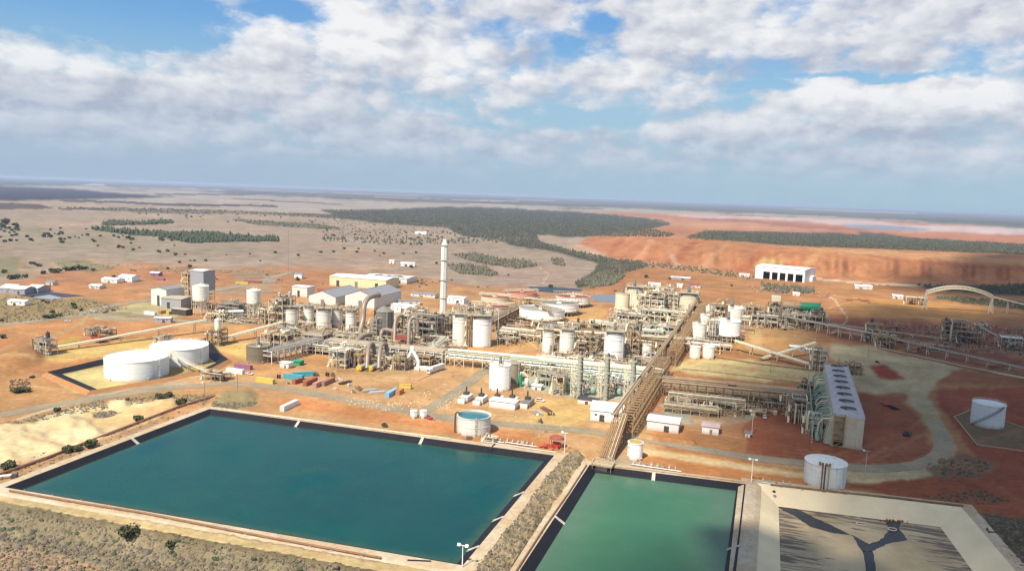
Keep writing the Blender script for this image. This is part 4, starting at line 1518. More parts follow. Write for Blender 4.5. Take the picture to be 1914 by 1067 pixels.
def thickener(label, cx, yb, yt, w, yleg, contents, ang, mat=WHITE, bridge=RUSTC, group=None, hmul=1.0, seed=1):
    th, C, r, zt, face = tank(label, cx, yb, yt, w, mat, 'open', yleg, 'thickener', 'thickener_tank', group, bands=1, ladder=None, rail=False, roofmat=contents, n=56, legn=26)
    # rake bridge: a truss over the full width with a drive in the middle
    mb = MB()
    hb = 2.6 * hmul
    z1, z2 = zt + .8, zt + .8 + hb
    c, s_ = math.cos(ang), math.sin(ang)
    L = r + 2.5

    def pt(t_, q, z):
        return (t_ * c - q * s_, t_ * s_ + q * c, z)
    for q in (-1.6, 1.6):
        mb.beam(pt(-L, q, z1), pt(L, q, z1), .4)
        mb.beam(pt(-L, q, z2), pt(L, q, z2), .4)
        k = int(2 * L / 3)
        for i in range(k + 1):
            t_ = -L + 2 * L * i / k
            mb.beam(pt(t_, q, z1), pt(t_, q, z2), .26)
            if i < k:
                t2 = -L + 2 * L * (i + 1) / k
                mb.beam(pt(t_, q, z1 if i % 2 else z2), pt(t2, q, z2 if i % 2 else z1), .2)
    mb.build('bridge_truss', bridge, th)
    mb = MB()
    mb.add([pt(-L, -1.5, z1 + .3), pt(L, -1.5, z1 + .3), pt(L, 1.5, z1 + .3), pt(-L, 1.5, z1 + .3), pt(-L, -1.5, z1 + .1), pt(L, -1.5, z1 + .1), pt(L, 1.5, z1 + .1), pt(-L, 1.5, z1 + .1)],
           [(0, 1, 2, 3), (7, 6, 5, 4), (0, 4, 5, 1), (1, 5, 6, 2), (2, 6, 7, 3), (3, 7, 4, 0)])
    mb.build('bridge_walkway', TAN, th)
    mb = MB()
    mb.cyl((0, 0, zt - 2), (0, 0, zt + 3.2), 1.5, 12)
    mb.cyl((0, 0, zt - 1.6), (0, 0, zt + .4), 3.2, 16)
    mb.build('feed_well', mat, th)
    mb = MB()
    for i in range(2):
        a = ang + 1.1 + i * math.pi
        mb.beam((0, 0, zt - .8), (r * .9 * math.cos(a), r * .9 * math.sin(a), zt - 1.0), .5)
    mb.build('rake_arm', TAN, th)
    mb = MB()
    mb.lathe([(r - 1.6, zt - 1.4), (r - 1.6, zt - .5), (r - 1.4, zt - .5), (r - 1.4, zt - 1.4)], 48)
    mb.build('launder', mat, th)
    return th


def frame_bay(th, w, d, h, levels, nx, ny, mat, rr, bw=.3, omit=.15):
    xs = [w * i / nx for i in range(nx + 1)]
    ys = [d * j / ny for j in range(ny + 1)]
    P = [(x, y) for j, y in enumerate(ys) for i, x in enumerate(xs) if j in (0, ny) or i in (0, nx) or (i % 2 == 0)]
    posts(th, P, h, mat)
    mb = MB()
    for k in range(1, levels + 1):
        z = h * k / levels
        for y in ys:
            mb.beam((0, y, z), (w, y, z), bw)
        for x in xs:
            mb.beam((x, 0, z), (x, d, z), bw)
    for i in range(nx):
        for k in range(levels):
            if rr.random() < .35:
                z, z2 = h * k / levels, h * (k + 1) / levels
                y = rr.choice([0, d])
                if rr.random() < .5:
                    mb.beam((xs[i], y, z), (xs[i + 1], y, z2), bw * .7)
                else:
                    mb.beam((xs[i + 1], y, z), (xs[i], y, z2), bw * .7)
    mb.build('beam_frame', mat, th)
    return xs, ys


EQ = {}
YEL2 = M('faded_yellow_rail_paint', (.62, .48, .18), .6, var=.1)


def eq_mesh(kind, mat, s):
    key = (kind, mat.name, s)
    if key in EQ:
        return EQ[key]
    mb = MB()
    if kind == 'vessel':          # horizontal, domed ends, saddles
        L, r = 5.5 * s, 1.1 * s
        mb.lathe([(.02, -L / 2 - r * .5), (r * .6, -L / 2 - r * .38), (r, -L / 2), (r, L / 2), (r * .6, L / 2 + r * .38), (.02, L / 2 + r * .5)], 12)
        mb.v = [(z, y, x + r + .5) for x, y, z in mb.v]
        mb.f = [f[::-1] for f in mb.f]
        for q in (-L * .3, L * .3):
            mb.cbox(q, 0, 0, .5 * s, 1.6 * s, .9 * s)
    elif kind == 'drum':          # upright
        h, r = 4.2 * s, 1.25 * s
        mb.lathe([(.02, .5), (r, .9), (r, h), (r * .6, h + r * .35), (.02, h + r * .45)], 12)
        for a in range(4):
            mb.cbox(r * .8 * math.cos(a * 1.57 + .8), r * .8 * math.sin(a * 1.57 + .8), 0, .25, .25, 1.0)
        mb.cyl((0, 0, h + r * .4), (0, 0, h + r * .4 + .8), .25, 6)
    elif kind == 'pump':
        mb.cbox(0, 0, 0, 2.4 * s, 1.2 * s, .35)
        mb.cyl((-1 * s, 0, .9 * s), (.2 * s, 0, .9 * s), .5 * s, 8)
        mb.cyl((.3 * s, -.4 * s, .9 * s), (.3 * s, .4 * s, .9 * s), .75 * s, 8)
        mb.cyl((.7 * s, 0, .9 * s), (.7 * s, 0, 2.4 * s), .25 * s, 6)
    elif kind == 'cabinet':
        mb.cbox(0, 0, .2, 2.6 * s, 1.4 * s, 2.3 * s)
        mb.cbox(0, 0, 2.5 * s, 2.9 * s, 1.7 * s, .15)
        mb.cbox(-.8 * s, 0, 0, .2, 1.2 * s, .25)
        mb.cbox(.8 * s, 0, 0, .2, 1.2 * s, .25)
    elif kind == 'duct':
        mb.tube(catmull([(-3 * s, 0, .8 * s), (-1 * s, 0, .9 * s), (0, 0, 1.6 * s), (.2 * s, 0, 3.6 * s), (1.4 * s, .2, 4.6 * s), (3 * s, .8 * s, 4.7 * s)], 3), .62 * s, 8)
    EQ[key] = mb.mesh(kind, mat)
    return EQ[key]


SCH = {
    'tan': dict(st=[PALE, RUSTC, TAN, PALE], eq=[TAN, RUSTC, GALV, BROWN, GREY, CREAM], pp=[TAN, RUSTC, GALV, BROWN], dk=[TAN, BROWN, GREY]),
    'pale': dict(st=[PALE, PALE, CREAM], eq=[WHITE2, CREAM, RUSTC, GALV, GREY, TAN], pp=[CREAM, PALE, GALV, BROWN], dk=[TAN, RUSTC, GREY]),
    'green': dict(st=[PALE, GALV], eq=[GREEN, GALV, PALE, GREEN, GREY], pp=[GREEN, PALE, GALV], dk=[GALV, GREY]),
    'brown': dict(st=[RUSTC, BROWN], eq=[BROWN, RUSTC, TAN, DARK, GREY], pp=[BROWN, RUSTC, PALE], dk=[BROWN, DARK]),
    'grey': dict(st=[GALV, GREY, PALE], eq=[GREY, GALV, TAN, DUCT, DARK], pp=[DUCT, GALV, RUSTC, BROWN], dk=[GREY, DARK]),
}


def structure(label, cx, yb, w, yt, depth=12, levels=3, scheme='tan', fill=1.0, name='process_structure', cat='process structure', group=None, seed=0, rz=None, roof=None, ducts=0,
              deckp=.8, pipes=6, wm=None):
    """open steel frame with decks, rails and plant; foot of its near side centred at cx, yb"""
    s = MPP(cx, yb)
    wm = wm or w * s
    h = HT(cx, yb, yt)
    rz = TH if rz is None else rz
    g = G(cx, yb)
    c, sn = math.cos(rz), math.sin(rz)
    th = thing(name, label, cat, (g[0] - c * wm / 2, g[1] - sn * wm / 2), rz, group)
    rr = random.Random(seed * 31 + int(cx) * 3 + int(yb))
    S = SCH[scheme]
    nx, ny = max(1, round(wm / 5.5)), max(1, round(depth / 6.5))
    h_top = h - (1.2 if roof is None else 0)
    xs, ys = frame_bay(th, wm, depth, h_top, levels, nx, ny, rr.choice(S['st']), rr)
    for k in range(1, levels + 1):
        z = h_top * k / levels
        mb = MB()
        cells = 0
        for i in range(nx):
            for j in range(ny):
                if rr.random() < deckp:
                    mb.box(xs[i] + .02, ys[j] + .02, z + .16, xs[i + 1] - .02, ys[j + 1] - .02, z + .26)
                    cells += 1
        if cells:
            mb.build('deck', rr.choice(S['dk']), th)
        mb = MB()
        x0 = rr.choice([0, 0, xs[nx // 2]])
        rail_path(mb, [(x0, 0, z + .2), (wm, 0, z + .2), (wm, depth, z + .2), (x0, depth, z + .2)], 1.2, 2.2, .13, True)
        mb.build('handrail', rr.choice([PALE, YEL2, CREAM]), th)
    lh = h_top / levels
    for k in range(0, levels + 1):
        z = h_top * k / levels + (.28 if k else 0)
        nq = int(fill * wm * depth / 34 * (1 if k < levels else .55)) + 1
        for q in range(nq):
            kind = rr.choice(['vessel', 'drum', 'pump', 'cabinet', 'drum', 'vessel', 'duct'] if k < levels else ['drum', 'vessel', 'pump', 'cabinet', 'duct'])
            sc_ = min(1.15, lh / 5.2) * rr.choice([.65, .85, 1.0])
            sc_ = round(max(.4, sc_), 2)
            o = put(kind, eq_mesh(kind, rr.choice(S['eq']), round(sc_ * 5) / 5 or .4), th, (rr.uniform(1.5, max(1.6, wm - 1.5)), rr.uniform(1.2, max(1.3, depth - 1.2)), z), rr.choice([0, 0, 1.5708, 3.14]))
    for q in range(pipes):
        mb = MB()
        z = h_top * rr.choice([k / levels for k in range(1, levels + 1)]) + rr.uniform(.5, 1.6)
        y = rr.uniform(-.4, depth)
        r_ = rr.choice([.18, .25, .35, .5])
        if rr.random() < .6:
            mb.tube([(rr.uniform(-1, wm * .2), y, z), (wm * rr.uniform(.4, .6), y, z), (wm + rr.uniform(-.5, 1.5), y, z), (wm + rr.uniform(-.5, 1.5), y, rr.uniform(.3, z))], r_, 6)
        else:
            x = rr.uniform(0, wm)
            mb.tube([(x, -.5, .1), (x, -.5, z), (x + rr.uniform(-2, 2), depth * .8, z + rr.uniform(0, 1.2))], r_, 6)
        mb.build('pipe', rr.choice(S['pp']), th)
    mb = MB()      # outside stair
    x = -1.4
    for k in range(levels):
        z, z2 = h_top * k / levels, h_top * (k + 1) / levels
        ya, yb_ = (0, min(depth, lh * 1.1)) if k % 2 == 0 else (min(depth, lh * 1.1), 0)
        mb.beam((x, ya, z + .1), (x, yb_, z2 + .1), 1.0, .2)
        mb.beam((x - .5, ya, z + 1.2), (x - .5, yb_, z2 + 1.2), .12)
        mb.beam((x + .5, ya, z + 1.2), (x + .5, yb_, z2 + 1.2), .12)
    mb.build('staircase', PALE, th)
    if roof:
        mb = MB()
        mb.add([(-.6, -.6, h), (wm + .6, -.6, h), (wm + .6, depth / 2, h + 1.2), (-.6, depth / 2, h + 1.2), (wm + .6, depth + .6, h), (-.6, depth + .6, h)], [(0, 1, 2, 3), (3, 2, 4, 5)])
        mb.build('roof', roof, th)
    return th


def pipe_rack(label, a, b, width, h, npipes, st=PALE, pm=(CREAM, GREEN, GALV), bay=6.0, tiers=2, name='pipe_rack', cat='pipe rack', group=None, walkway=True, fat=(.3, .6), tray=False, seed=0, wpost=.4, xb=.34, top_pipes=True, xmat=None):
    """a: foot of the left end, b: foot of the right end (plan points); near side on the -y side"""
    L = math.dist(a, b)
    rz = math.atan2(b[1] - a[1], b[0] - a[0])
    th = thing(name, label, cat, (a[0], a[1], 0), rz, group)
    rr = random.Random(seed * 17 + int(L * 10))
    n = max(1, round(L / bay))
    P = [(L * i / n, y) for i in range(n + 1) for y in (0, width)]
    posts(th, P, h, st, wpost)
    mb = MB()
    zt = [h * (1 - .36 * k) for k in range(tiers)]
    for z in zt:
        for i in range(n + 1):
            mb.beam((L * i / n, -.2, z), (L * i / n, width + .2, z), xb if z == zt[0] else .3)
        for y in (0, width):
            mb.beam((0, y, z), (L, y, z), .3)
    for i in range(n):
        if i % 3 == 1:
            for y in (0, width):
                mb.beam((L * i / n, y, .2), (L * (i + 1) / n, y, zt[-1]), .2)
                mb.beam((L * (i + 1) / n, y, .2), (L * i / n, y, zt[-1]), .2)
        elif i % 2 == 0:
            mb.beam((L * i / n, 0, zt[-1]), (L * (i + 1) / n, 0, zt[0]), .18)
    mb.build('beam_frame', st, th)
    for k, z in enumerate(zt):
        for q in range(npipes if (k or top_pipes) else 0):
            r_ = rr.uniform(*fat)
            y = width * (q + .6 + rr.uniform(-.15, .15)) / (npipes + .2)
            mb = MB()
            x0, x1 = (0, L) if rr.random() < .7 else (0, L * rr.uniform(.5, 1)) if rr.random() < .5 else (L * rr.uniform(0, .5), L)
            pts = [(x0, y, z + .2 + r_), (x1, y, z + .2 + r_)]
            if rr.random() < .3 and x1 - x0 > 30:       # an expansion loop
                xm = (x0 + x1) / 2
                pts = [(x0, y, z + .2 + r_), (xm - 2.5, y, z + .2 + r_), (xm - 2.5, y, z + 2.2 + r_), (xm + 2.5, y, z + 2.2 + r_), (xm + 2.5, y, z + .2 + r_), (x1, y, z + .2 + r_)]
            mb.tube(pts, r_, 6)
            mb.build('pipe', rr.choice(pm), th)
    if walkway:
        z = zt[0] + .17
        mb = MB()
        mb.box(0, width + .25, z, L, width + 1.35, z + .12)
        mb.build('walkway', GALV, th)
        mb = MB()
        rail_path(mb, [(0, width + 1.35, z + .1), (L, width + 1.35, z + .1)], 1.1, 2.5, .12)
        rail_path(mb, [(0, -.2, zt[0] + .2), (L, -.2, zt[0] + .2)], 1.1, 3, .1)
        mb.build('handrail', PALE, th)
    return th


def conveyor(label, a, za, b, zb, w=2.4, mat=CREAM, belt=DARK, trestle=12, st=PALE, hood=False, name='conveyor', side=1.0, group=None, tapered=True):
    L = math.dist(a, b)
    rz = math.atan2(b[1] - a[1], b[0] - a[0])
    th = thing(name, label, 'conveyor', (a[0], a[1], 0), rz, group)
    sl = (zb - za) / L

    def slab(mb, x0, x1, y0, y1, u, v):
        mb.add([(x0, y0, za + sl * x0 + u), (x1, y0, za + sl * x1 + u), (x1, y1, za + sl * x1 + u), (x0, y1, za + sl * x0 + u),
                (x0, y0, za + sl * x0 + v), (x1, y0, za + sl * x1 + v), (x1, y1, za + sl * x1 + v), (x0, y1, za + sl * x0 + v)],
               [(3, 2, 1, 0), (4, 5, 6, 7), (0, 1, 5, 4), (1, 2, 6, 5), (2, 3, 7, 6), (3, 0, 4, 7)])
    mb = MB()
    slab(mb, 0, L, 0, .25, -side * .5, side * .7)
    slab(mb, 0, L, w - .25, w, -side * .5, side * .7)
    mb.build('side_girder', mat, th)
    mb = MB()
    slab(mb, 0, L, .3, w - .3, .1, .3)
    mb.build('belt', mat if hood else belt, th)
    if hood:
        mb = MB()
        slab(mb, 0, L, .15, w - .15, side * .7, side * .7 + .25)
        mb.build('belt_cover', mat, th)
    n = max(1, round(L / trestle))
    mb2 = MB()
    for i in range(1, n + 1):
        x = L * (i - .35) / n
        z = za + sl * x - side * .5
        if z > .8:
            mb = MB()
            for y, o in ((.1, -.5), (w - .1, .5)):
                mb.beam((x, y + o, 0), (x, y, z), .34)
            mb.beam((x, -.3, z * .45), (x, w + .3, z * .45), .22)
            mb.beam((x, -.4, 0), (x, w, z), .16)
            mb.build('trestle', st, th)
    mb = MB()
    zz = side * .7
    rail_path(mb, [(0, -.9, za - .1), (L, -.9, zb - .1)], 1.1, 3.0, .1)
    slab(mb, 0, L, -.9, -.02, -.2, -.1)
    mb.build('walkway', st, th)
    mb = MB()
    mb.cyl((0, -.2, za + .1), (0, w + .2, za + .1), .6, 10)
    mb.cyl((L, -.2, zb + .1), (L, w + .2, zb + .1), .6, 10)
    mb.build('end_pulley', GREY, th)
    return th


def shed(label, cx, yb, w, yt, depth, walls=SHEET, roofm=ZINCW, rise=.12, rz=None, name='shed', cat='shed', doors=1, windows=0, gable='x', group=None, wm=None, endm=None, open_=0, skirt=True, doorh=.7, legs=0.0):
    """foot of the near long side centred at cx, yb; ridge runs along x (gable='x') or away (gable='y')"""
    s = MPP(cx, yb)
    wm = wm or w * s
    rz = TH if rz is None else rz
    h = HT(cx, yb, yt)
    g = G(cx, yb)
    c, sn = math.cos(rz), math.sin(rz)
    th = thing(name, label, cat, (g[0] - c * wm / 2, g[1] - sn * wm / 2), rz, group)
    rs_ = (depth if gable == 'x' else wm) * rise
    hw = h
    mb = MB()
    t = .25
    if open_:
        hd = hw * doorh
        mb.box(0, 0, hd, wm, t, hw)
        n = open_
        pw = wm * .045
        m0, m1 = wm * .17, wm * .96
        xs = [m0 + (m1 - m0) * i / n for i in range(n + 1)]
        mb.box(0, 0, 0, m0, t, hd)
        mb.box(m1, 0, 0, wm, t, hd)
        for x in xs[1:-1]:
            mb.box(x - pw / 2, 0, 0, x + pw / 2, t, hd)
    else:
        mb.box(0, 0, legs, wm, t, hw)
    mb.box(0, depth - t, legs, wm, depth, hw)
    if gable == 'x':
        for x0 in (0, wm - t):
            mb.add([(x0, t, legs), (x0 + t, t, legs), (x0 + t, depth - t, legs), (x0, depth - t, legs), (x0, t, hw), (x0 + t, t, hw), (x0 + t, depth - t, hw), (x0, depth - t, hw), (x0, depth / 2, hw + rs_ * .96), (x0 + t, depth / 2, hw + rs_ * .96)],
                   [(0, 4, 8, 7, 3), (1, 2, 6, 9, 5), (4, 5, 9, 8), (6, 7, 8, 9)])
    else:
        mb.box(0, t, legs, t, depth - t, hw)
        mb.box(wm - t, t, legs, wm, depth - t, hw)
        for y0 in (0, depth - t):
            mb.add([(0, y0, hw), (wm, y0, hw), (wm / 2, y0, hw + rs_ * .96), (0, y0 + t, hw), (wm, y0 + t, hw), (wm / 2, y0 + t, hw + rs_ * .96)], [(0, 1, 2), (5, 4, 3)])
    mb.build('wall', walls, th)
    o_ = .5
    if gable == 'x':
        for sgn in (0, 1):
            mb = MB()
            ye, z_e = (-o_, hw - rs_ * o_ / (depth / 2)) if sgn == 0 else (depth + o_, hw - rs_ * o_ / (depth / 2))
            q = [(-o_, ye, z_e + .1), (wm + o_, ye, z_e + .1), (wm + o_, depth / 2, hw + rs_ + .1), (-o_, depth / 2, hw + rs_ + .1)]
            q2 = [(x, y, z - .18) for x, y, z in q]
            mb.add(q + q2, [(0, 1, 2, 3), (7, 6, 5, 4), (0, 4, 5, 1), (1, 5, 6, 2), (3, 7, 4, 0)] if sgn == 0 else [(3, 2, 1, 0), (4, 5, 6, 7), (1, 5, 4, 0), (2, 6, 5, 1), (0, 4, 7, 3)])
            mb.build('roof', roofm, th)
        mb = MB()
        mb.box(-o_, depth / 2 - .3, hw + rs_ + .08, wm + o_, depth / 2 + .3, hw + rs_ + .22)
        mb.build('ridge_cap', roofm, th)
    else:
        for sgn in (0, 1):
            mb = MB()
            xe = -o_ if sgn == 0 else wm + o_
            z_e = hw - rs_ * o_ / (wm / 2)
            q = [(xe, -o_, z_e + .1), (wm / 2, -o_, hw + rs_ + .1), (wm / 2, depth + o_, hw + rs_ + .1), (xe, depth + o_, z_e + .1)]
            q2 = [(x, y, z - .18) for x, y, z in q]
            mb.add(q + q2, [(0, 1, 2, 3), (7, 6, 5, 4), (0, 4, 5, 1), (1, 5, 6, 2), (2, 6, 7, 3), (3, 7, 4, 0)])
            mb.build('roof', roofm, th)
        mb = MB()
        mb.box(wm / 2 - .3, -o_, hw + rs_ + .08, wm / 2 + .3, depth + o_, hw + rs_ + .22)
        mb.build('ridge_cap', roofm, th)
    rr = random.Random(int(cx + yb))
    for k in range(doors):
        x = wm * (k + .5 + rr.uniform(-.15, .15)) / max(doors, 1)
        dw, dh = min(4.0, wm * .16), hw * .62
        mb = MB()
        mb.box(x - dw / 2, -.06, .05 + legs, x + dw / 2, -.005, dh)
        d_ = mb.build('door', DARK if rr.random() < .6 else GREY, th)
        mb = MB()
        mb.box(x + dw * .3, -.14, dh * .4, x + dw * .36, -.065, dh * .55)
        mb.build('handle', GALV, d_)
    for k in range(windows):
        x = wm * (k + .5) / windows
        if doors and abs(x - wm * .5) < wm * .1 and doors == 1:
            continue
        mb = MB()
        mb.box(x - .8, -.10, hw * .5, x + .8, -.005, hw * .5 + 1.1)
        f_ = mb.build('window', WHITE, th)
        mb = MB()
        mb.box(x - .68, -.13, hw * .5 + .1, x + .68, -.105, hw * .5 + 1.0)
        mb.build('pane', GLASS, f_)
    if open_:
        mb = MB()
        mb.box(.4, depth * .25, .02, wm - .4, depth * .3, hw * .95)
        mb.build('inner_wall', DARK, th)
        mb = MB()
        for i in range(open_):
            xa = m0 + (m1 - m0) * i / open_
            mb.box(xa + wm * .03, .04, hd - .55, m0 + (m1 - m0) * (i + 1) / open_ - wm * .03, .34, hd - .01)
        mb.build('roller_door', GREY, th)
    if legs:
        posts(th, [(wm * a, depth * b_) for a in (0.02, .5, .98) for b_ in (.03, .97)], legs, PALE, .35)
        mb = MB()
        mb.box(0, 0, legs - .25, wm, depth, legs - .02)
        mb.build('floor_slab', GREY, th)
    return th


def container(label, px, py, ang, mat, endm=None, L=12.2, z=0.0, group='shipping containers in the laydown yard', name='shipping_container'):
    """px, py: middle of the box's foot"""
    g = G(px, py, z)
    th = thing(name, label, 'container', (g[0], g[1], z), ang, group)
    h, w = 2.75, 2.5
    mb = MB()
    for sgn in (-1, 1):
        n = int(L / .55)
        vs = []
        for i in range(n + 1):
            x = -L / 2 + .15 + (L - .3) * i / n
            o = sgn * (w / 2 - (.03 if i % 4 in (0, 1) else .11))
            vs += [(x, o, .2), (x, o, h - .12)]
        mb.add(vs, [(2 * i, 2 * i + 2, 2 * i + 3, 2 * i + 1) if sgn < 0 else (2 * i + 1, 2 * i + 3, 2 * i + 2, 2 * i) for i in range(n)])
    mb.box(-L / 2 + .08, -w / 2 + .1, .14, L / 2 - .08, w / 2 - .1, .2)
    mb.box(L / 2 - .12, -w / 2 + .1, .2, L / 2 - .04, w / 2 - .1, h - .12)
    mb.build('side_wall', mat, th)
    mb = MB()
    mb.box(-L / 2 + .05, -w / 2 + .06, h - .12, L / 2 - .05, w / 2 - .06, h - .04)
    mb.build('roof', mat, th)
    mb = MB()
    for x in (-L / 2, L / 2 - .18):
        for y in (-w / 2, w / 2 - .18):
            mb.box(x, y, 0, x + .18, y + .18, h)
    for y in (-w / 2 + .005, w / 2 - .165):
        mb.box(-L / 2 + .18, y, .02, L / 2 - .18, y + .16, .16)
        mb.box(-L / 2 + .18, y, h - .14, L / 2 - .18, y + .16, h - .005)
    for x in (-L / 2 + .005, L / 2 - .165):
        mb.box(x, -w / 2 + .18, .02, x + .16, w / 2 - .18, .16)
        mb.box(x, -w / 2 + .18, h - .14, x + .16, w / 2 - .18, h - .005)
    mb.build('corner_frame', endm or mat, th)
    for sgn in (-1, 1):
        mb = MB()
        y0, y1 = (-w / 2 + .2, -.02) if sgn < 0 else (.02, w / 2 - .2)
        mb.box(-L / 2 + .03, y0, .2, -L / 2 + .11, y1, h - .18)
        d_ = mb.build('door', endm or mat, th)
        mb = MB()
        for y in (y0 + .25, y1 - .25):
            mb.cyl((-L / 2 - .02, y, .2), (-L / 2 - .02, y, h - .2), .035, 5)
        mb.build('lock_rod', GALV, d_)
    return th


def wheel(parent, x, y, r=.36, w=.26):
    mb = MB()
    mb.cyl((x, y - w / 2, r), (x, y + w / 2, r), r, 12)
    o = mb.build('wheel', RUBBER, parent)
    mb = MB()
    s_ = 1 if y > 0 else -1
    mb.cyl((x, y + s_ * w / 2, r), (x, y + s_ * (w / 2 + .03), r), r * .55, 8)
    mb.build('rim', GALV, o)


def ute(label, px, py, ang, mat=WHITE, kind='ute', group=None):
    g = G(px, py)
    th = thing('pickup_truck' if kind == 'ute' else 'parked_car', label, 'pickup truck' if kind == 'ute' else 'car', g, ang, group)
    mb = MB()
    mb.add([(-2.5, -.9, .45), (2.5, -.9, .45), (2.5, .9, .45), (-2.5, .9, .45), (-2.5, -.9, 1.0), (2.45, -.85, .95), (2.45, .85, .95), (-2.5, .9, 1.0), (1.1, -.88, 1.08), (1.1, .88, 1.08)],
           [(3, 2, 1, 0), (0, 1, 5, 8, 4), (2, 3, 7, 9, 6), (1, 2, 6, 5), (3, 0, 4, 7), (5, 6, 9, 8), (8, 9, 7, 4)])
    mb.build('body', mat, th)
    mb = MB()
    a, b_ = (-.5, 1.15) if kind == 'ute' else (-2.2, 1.15)
    mb.add([(a, -.84, 1.0), (b_, -.84, 1.0), (b_, .84, 1.0), (a, .84, 1.0), (a + .25, -.7, 1.72), (b_ - .75, -.7, 1.72), (b_ - .75, .7, 1.72), (a + .25, .7, 1.72)],
           [(4, 5, 6, 7), (0, 1, 5, 4), (1, 2, 6, 5), (2, 3, 7, 6), (3, 0, 4, 7)])
    mb.build('cabin_glass', GLASS, th)
    mb = MB()
    mb.box(a + .2, -.72, 1.7, b_ - .7, .72, 1.78)
    mb.build('cabin_roof', mat, th)
    if kind == 'ute':
        mb = MB()
        mb.box(-2.6, -.95, 1.02, -.6, -.87, 1.32)
        mb.box(-2.6, .87, 1.02, -.6, .95, 1.32)
        mb.box(-2.6, -.87, 1.02, -2.52, .87, 1.32)
        mb.build('tray_side', GALV, th)
    for y in (-.6, .6):
        mb = MB()
        mb.box(2.46, y - .18, .7, 2.52, y + .18, .86)
        mb.build('headlight', GLASS, th)
    for x in (-1.6, 1.6):
        for y in (-.8, .8):
            wheel(th, x, y)
    return th


def lamp_pole(label, px, yb, yt, arms=2, group=None, mat=WHITE):
    h = HT(px, yb, yt)
    th = thing('floodlight_pole', label, 'light pole', G(px, yb), TH, group)
    mb = MB()
    mb.cyl((0, 0, 0), (0, 0, h), .2, 8, .12)
    mb.cyl((0, 0, 0), (0, 0, .4), .45, 8)
    mb.build('pole', mat, th)
    mb = MB()
    mb.beam((-1.3, 0, h - .1), (1.3, 0, h - .1), .14)
    mb.build('cross_arm', mat, th)
    for x in (-1.3, 1.3)[:arms]:
        mb = MB()
        mb.add([(x - .5, -.45, h - .3), (x + .5, -.45, h - .3), (x + .5, .2, h + .35), (x - .5, .2, h + .35), (x - .4, -.05, h - .45), (x + .4, -.05, h - .45), (x + .4, .5, h + .2), (x - .4, .5, h + .2)],
               [(0, 1, 2, 3), (7, 6, 5, 4), (0, 4, 5, 1), (1, 5, 6, 2), (2, 6, 7, 3), (3, 7, 4, 0)])
        mb.build('floodlight', GALV, th)
    return th

# ------------------------------------------------------------------ tanks
tank('huge white tank with shallow cone roof, in front of its twin', 257, 713.5, 677.5, 113, WHITE, rise=.2, bands=0, ladder=.72, stair=False, n=64)
tank('huge white tank behind its twin, beside the black lined bund', 336.5, 687, 655, 104, WHITE, rise=.2, bands=0, ladder=.8, n=64)
SILO = 'tall white silos on braced legs'
tank('white silo on legs beside the tall grey building', 376, 562, 536, 29, WHITE2, rise=.25, yleg=591, bands=3, ladder=.5, top='hopper', group=SILO, legn=8, name='storage_silo', cat='silo')
tank('white silo on legs behind the long grey office block', 474.5, 567, 544, 25, WHITE2, rise=.25, yleg=596, bands=3, ladder=.5, top='hopper', group=SILO, legn=8, name='storage_silo', cat='silo')
LT = 'row of cream leach tanks'
for i, (cx, yb, yt, w, lb) in enumerate(((544, 614, 579, 28, 'outermost leach tank of the row, next to the dark steel frame'), (577, 611, 577, 19, 'narrow cream leach tank second in the row'),
                                         (605, 617, 582, 27, 'wide cream leach tank in the middle of the row of five'), (630, 613, 581, 20, 'fourth cream leach tank with brown pipework down its side'),
                                         (656, 621, 585, 20, 'last cream leach tank of the row, beside the tall curved duct'))):
    tank(lb, cx, yb, yt, w, WHITE2, 'flat', bands=3, ladder=.9, top='platform', group=LT, roofmat=GREY, name='leach_tank')
tank('big grey steel tank with conical roof behind the ducts', 717, 631, 584, 37, M('weathered_grey_tank_steel', (.24, .23, .20), .5, .2, var=.08, streak=.35), rise=.55, bands=2, ladder=.3, n=48)
tank('bronze coloured tank beside the pale pipe rack', 483, 680, 650, 43, M('bronze_tank_steel', (.20, .17, .12), .55, .1, var=.1, streak=.5), 'flat', bands=1, ladder=.8, top='mixer')
tank('half hidden white tank right of the stack', 860, 645, 594, 30, WHITE2, 'flat', bands=2, ladder=.7, top='platform', group='pair of tall white tanks by the stack')
tank('large white tank with rusty ringed top right of the stack', 898.5, 650, 597, 39, WHITE, 'flat', bands=2, ladder=.95, top='platform', group='pair of tall white tanks by the stack', rim=RUSTC)
tank('bright white tank in front of the brown tank', 933.5, 732, 685, 41, WHITE, 'flat', bands=0, ladder=.8, top='mixer', n=48)
tank('brown tank tucked behind the bright white tank', 956, 716, 681, 33, M('brown_tank_paint', (.33, .27, .19), .5, var=.06), 'flat', bands=0, ladder=.8, top=None, n=48)
WC_ = M('tank_teal_water', (.03, .14, .16), .12, var=.05)
th, C, r, zt, face = tank('open white tank full of teal water at the pond edge', 885, 817, 784, 64, M('stained_white_concrete', (.66, .64, .58), .6, var=.08, streak=.6), 'open', bands=1, ladder=.1, rail=False, roofmat=WC_, n=56)
mb = MB()
mb.tube(catmull([(r * .3, -r - .9, .4), (r * .2, -r - .9, zt - .5), (r * .12, -r - .4, zt + 1.1), (r * .05, -r + 1.2, zt + .8)], 4), .38, 8)
mb.build('filling_pipe', DARK, th)
mb = MB()
mb.box(r * .9, -3.4, .1, r + 3.2, -.6, .5)
mb.cyl((r + 1.5, -2, .4), (r + 7.5, -2, -1.8), .35, 8)
mb.build('overflow_chute', DARK, th)
for nm, cx, lb in (('a', 773, 'left one of two small white tanks beside the road'), ('b', 790.5, 'right one of two small white tanks beside the road')):
    tank(lb, cx, 782, 768.5, 12, WHITE, 'flat', bands=0, ladder=.7, rail=False, group='two small white tanks', n=20)
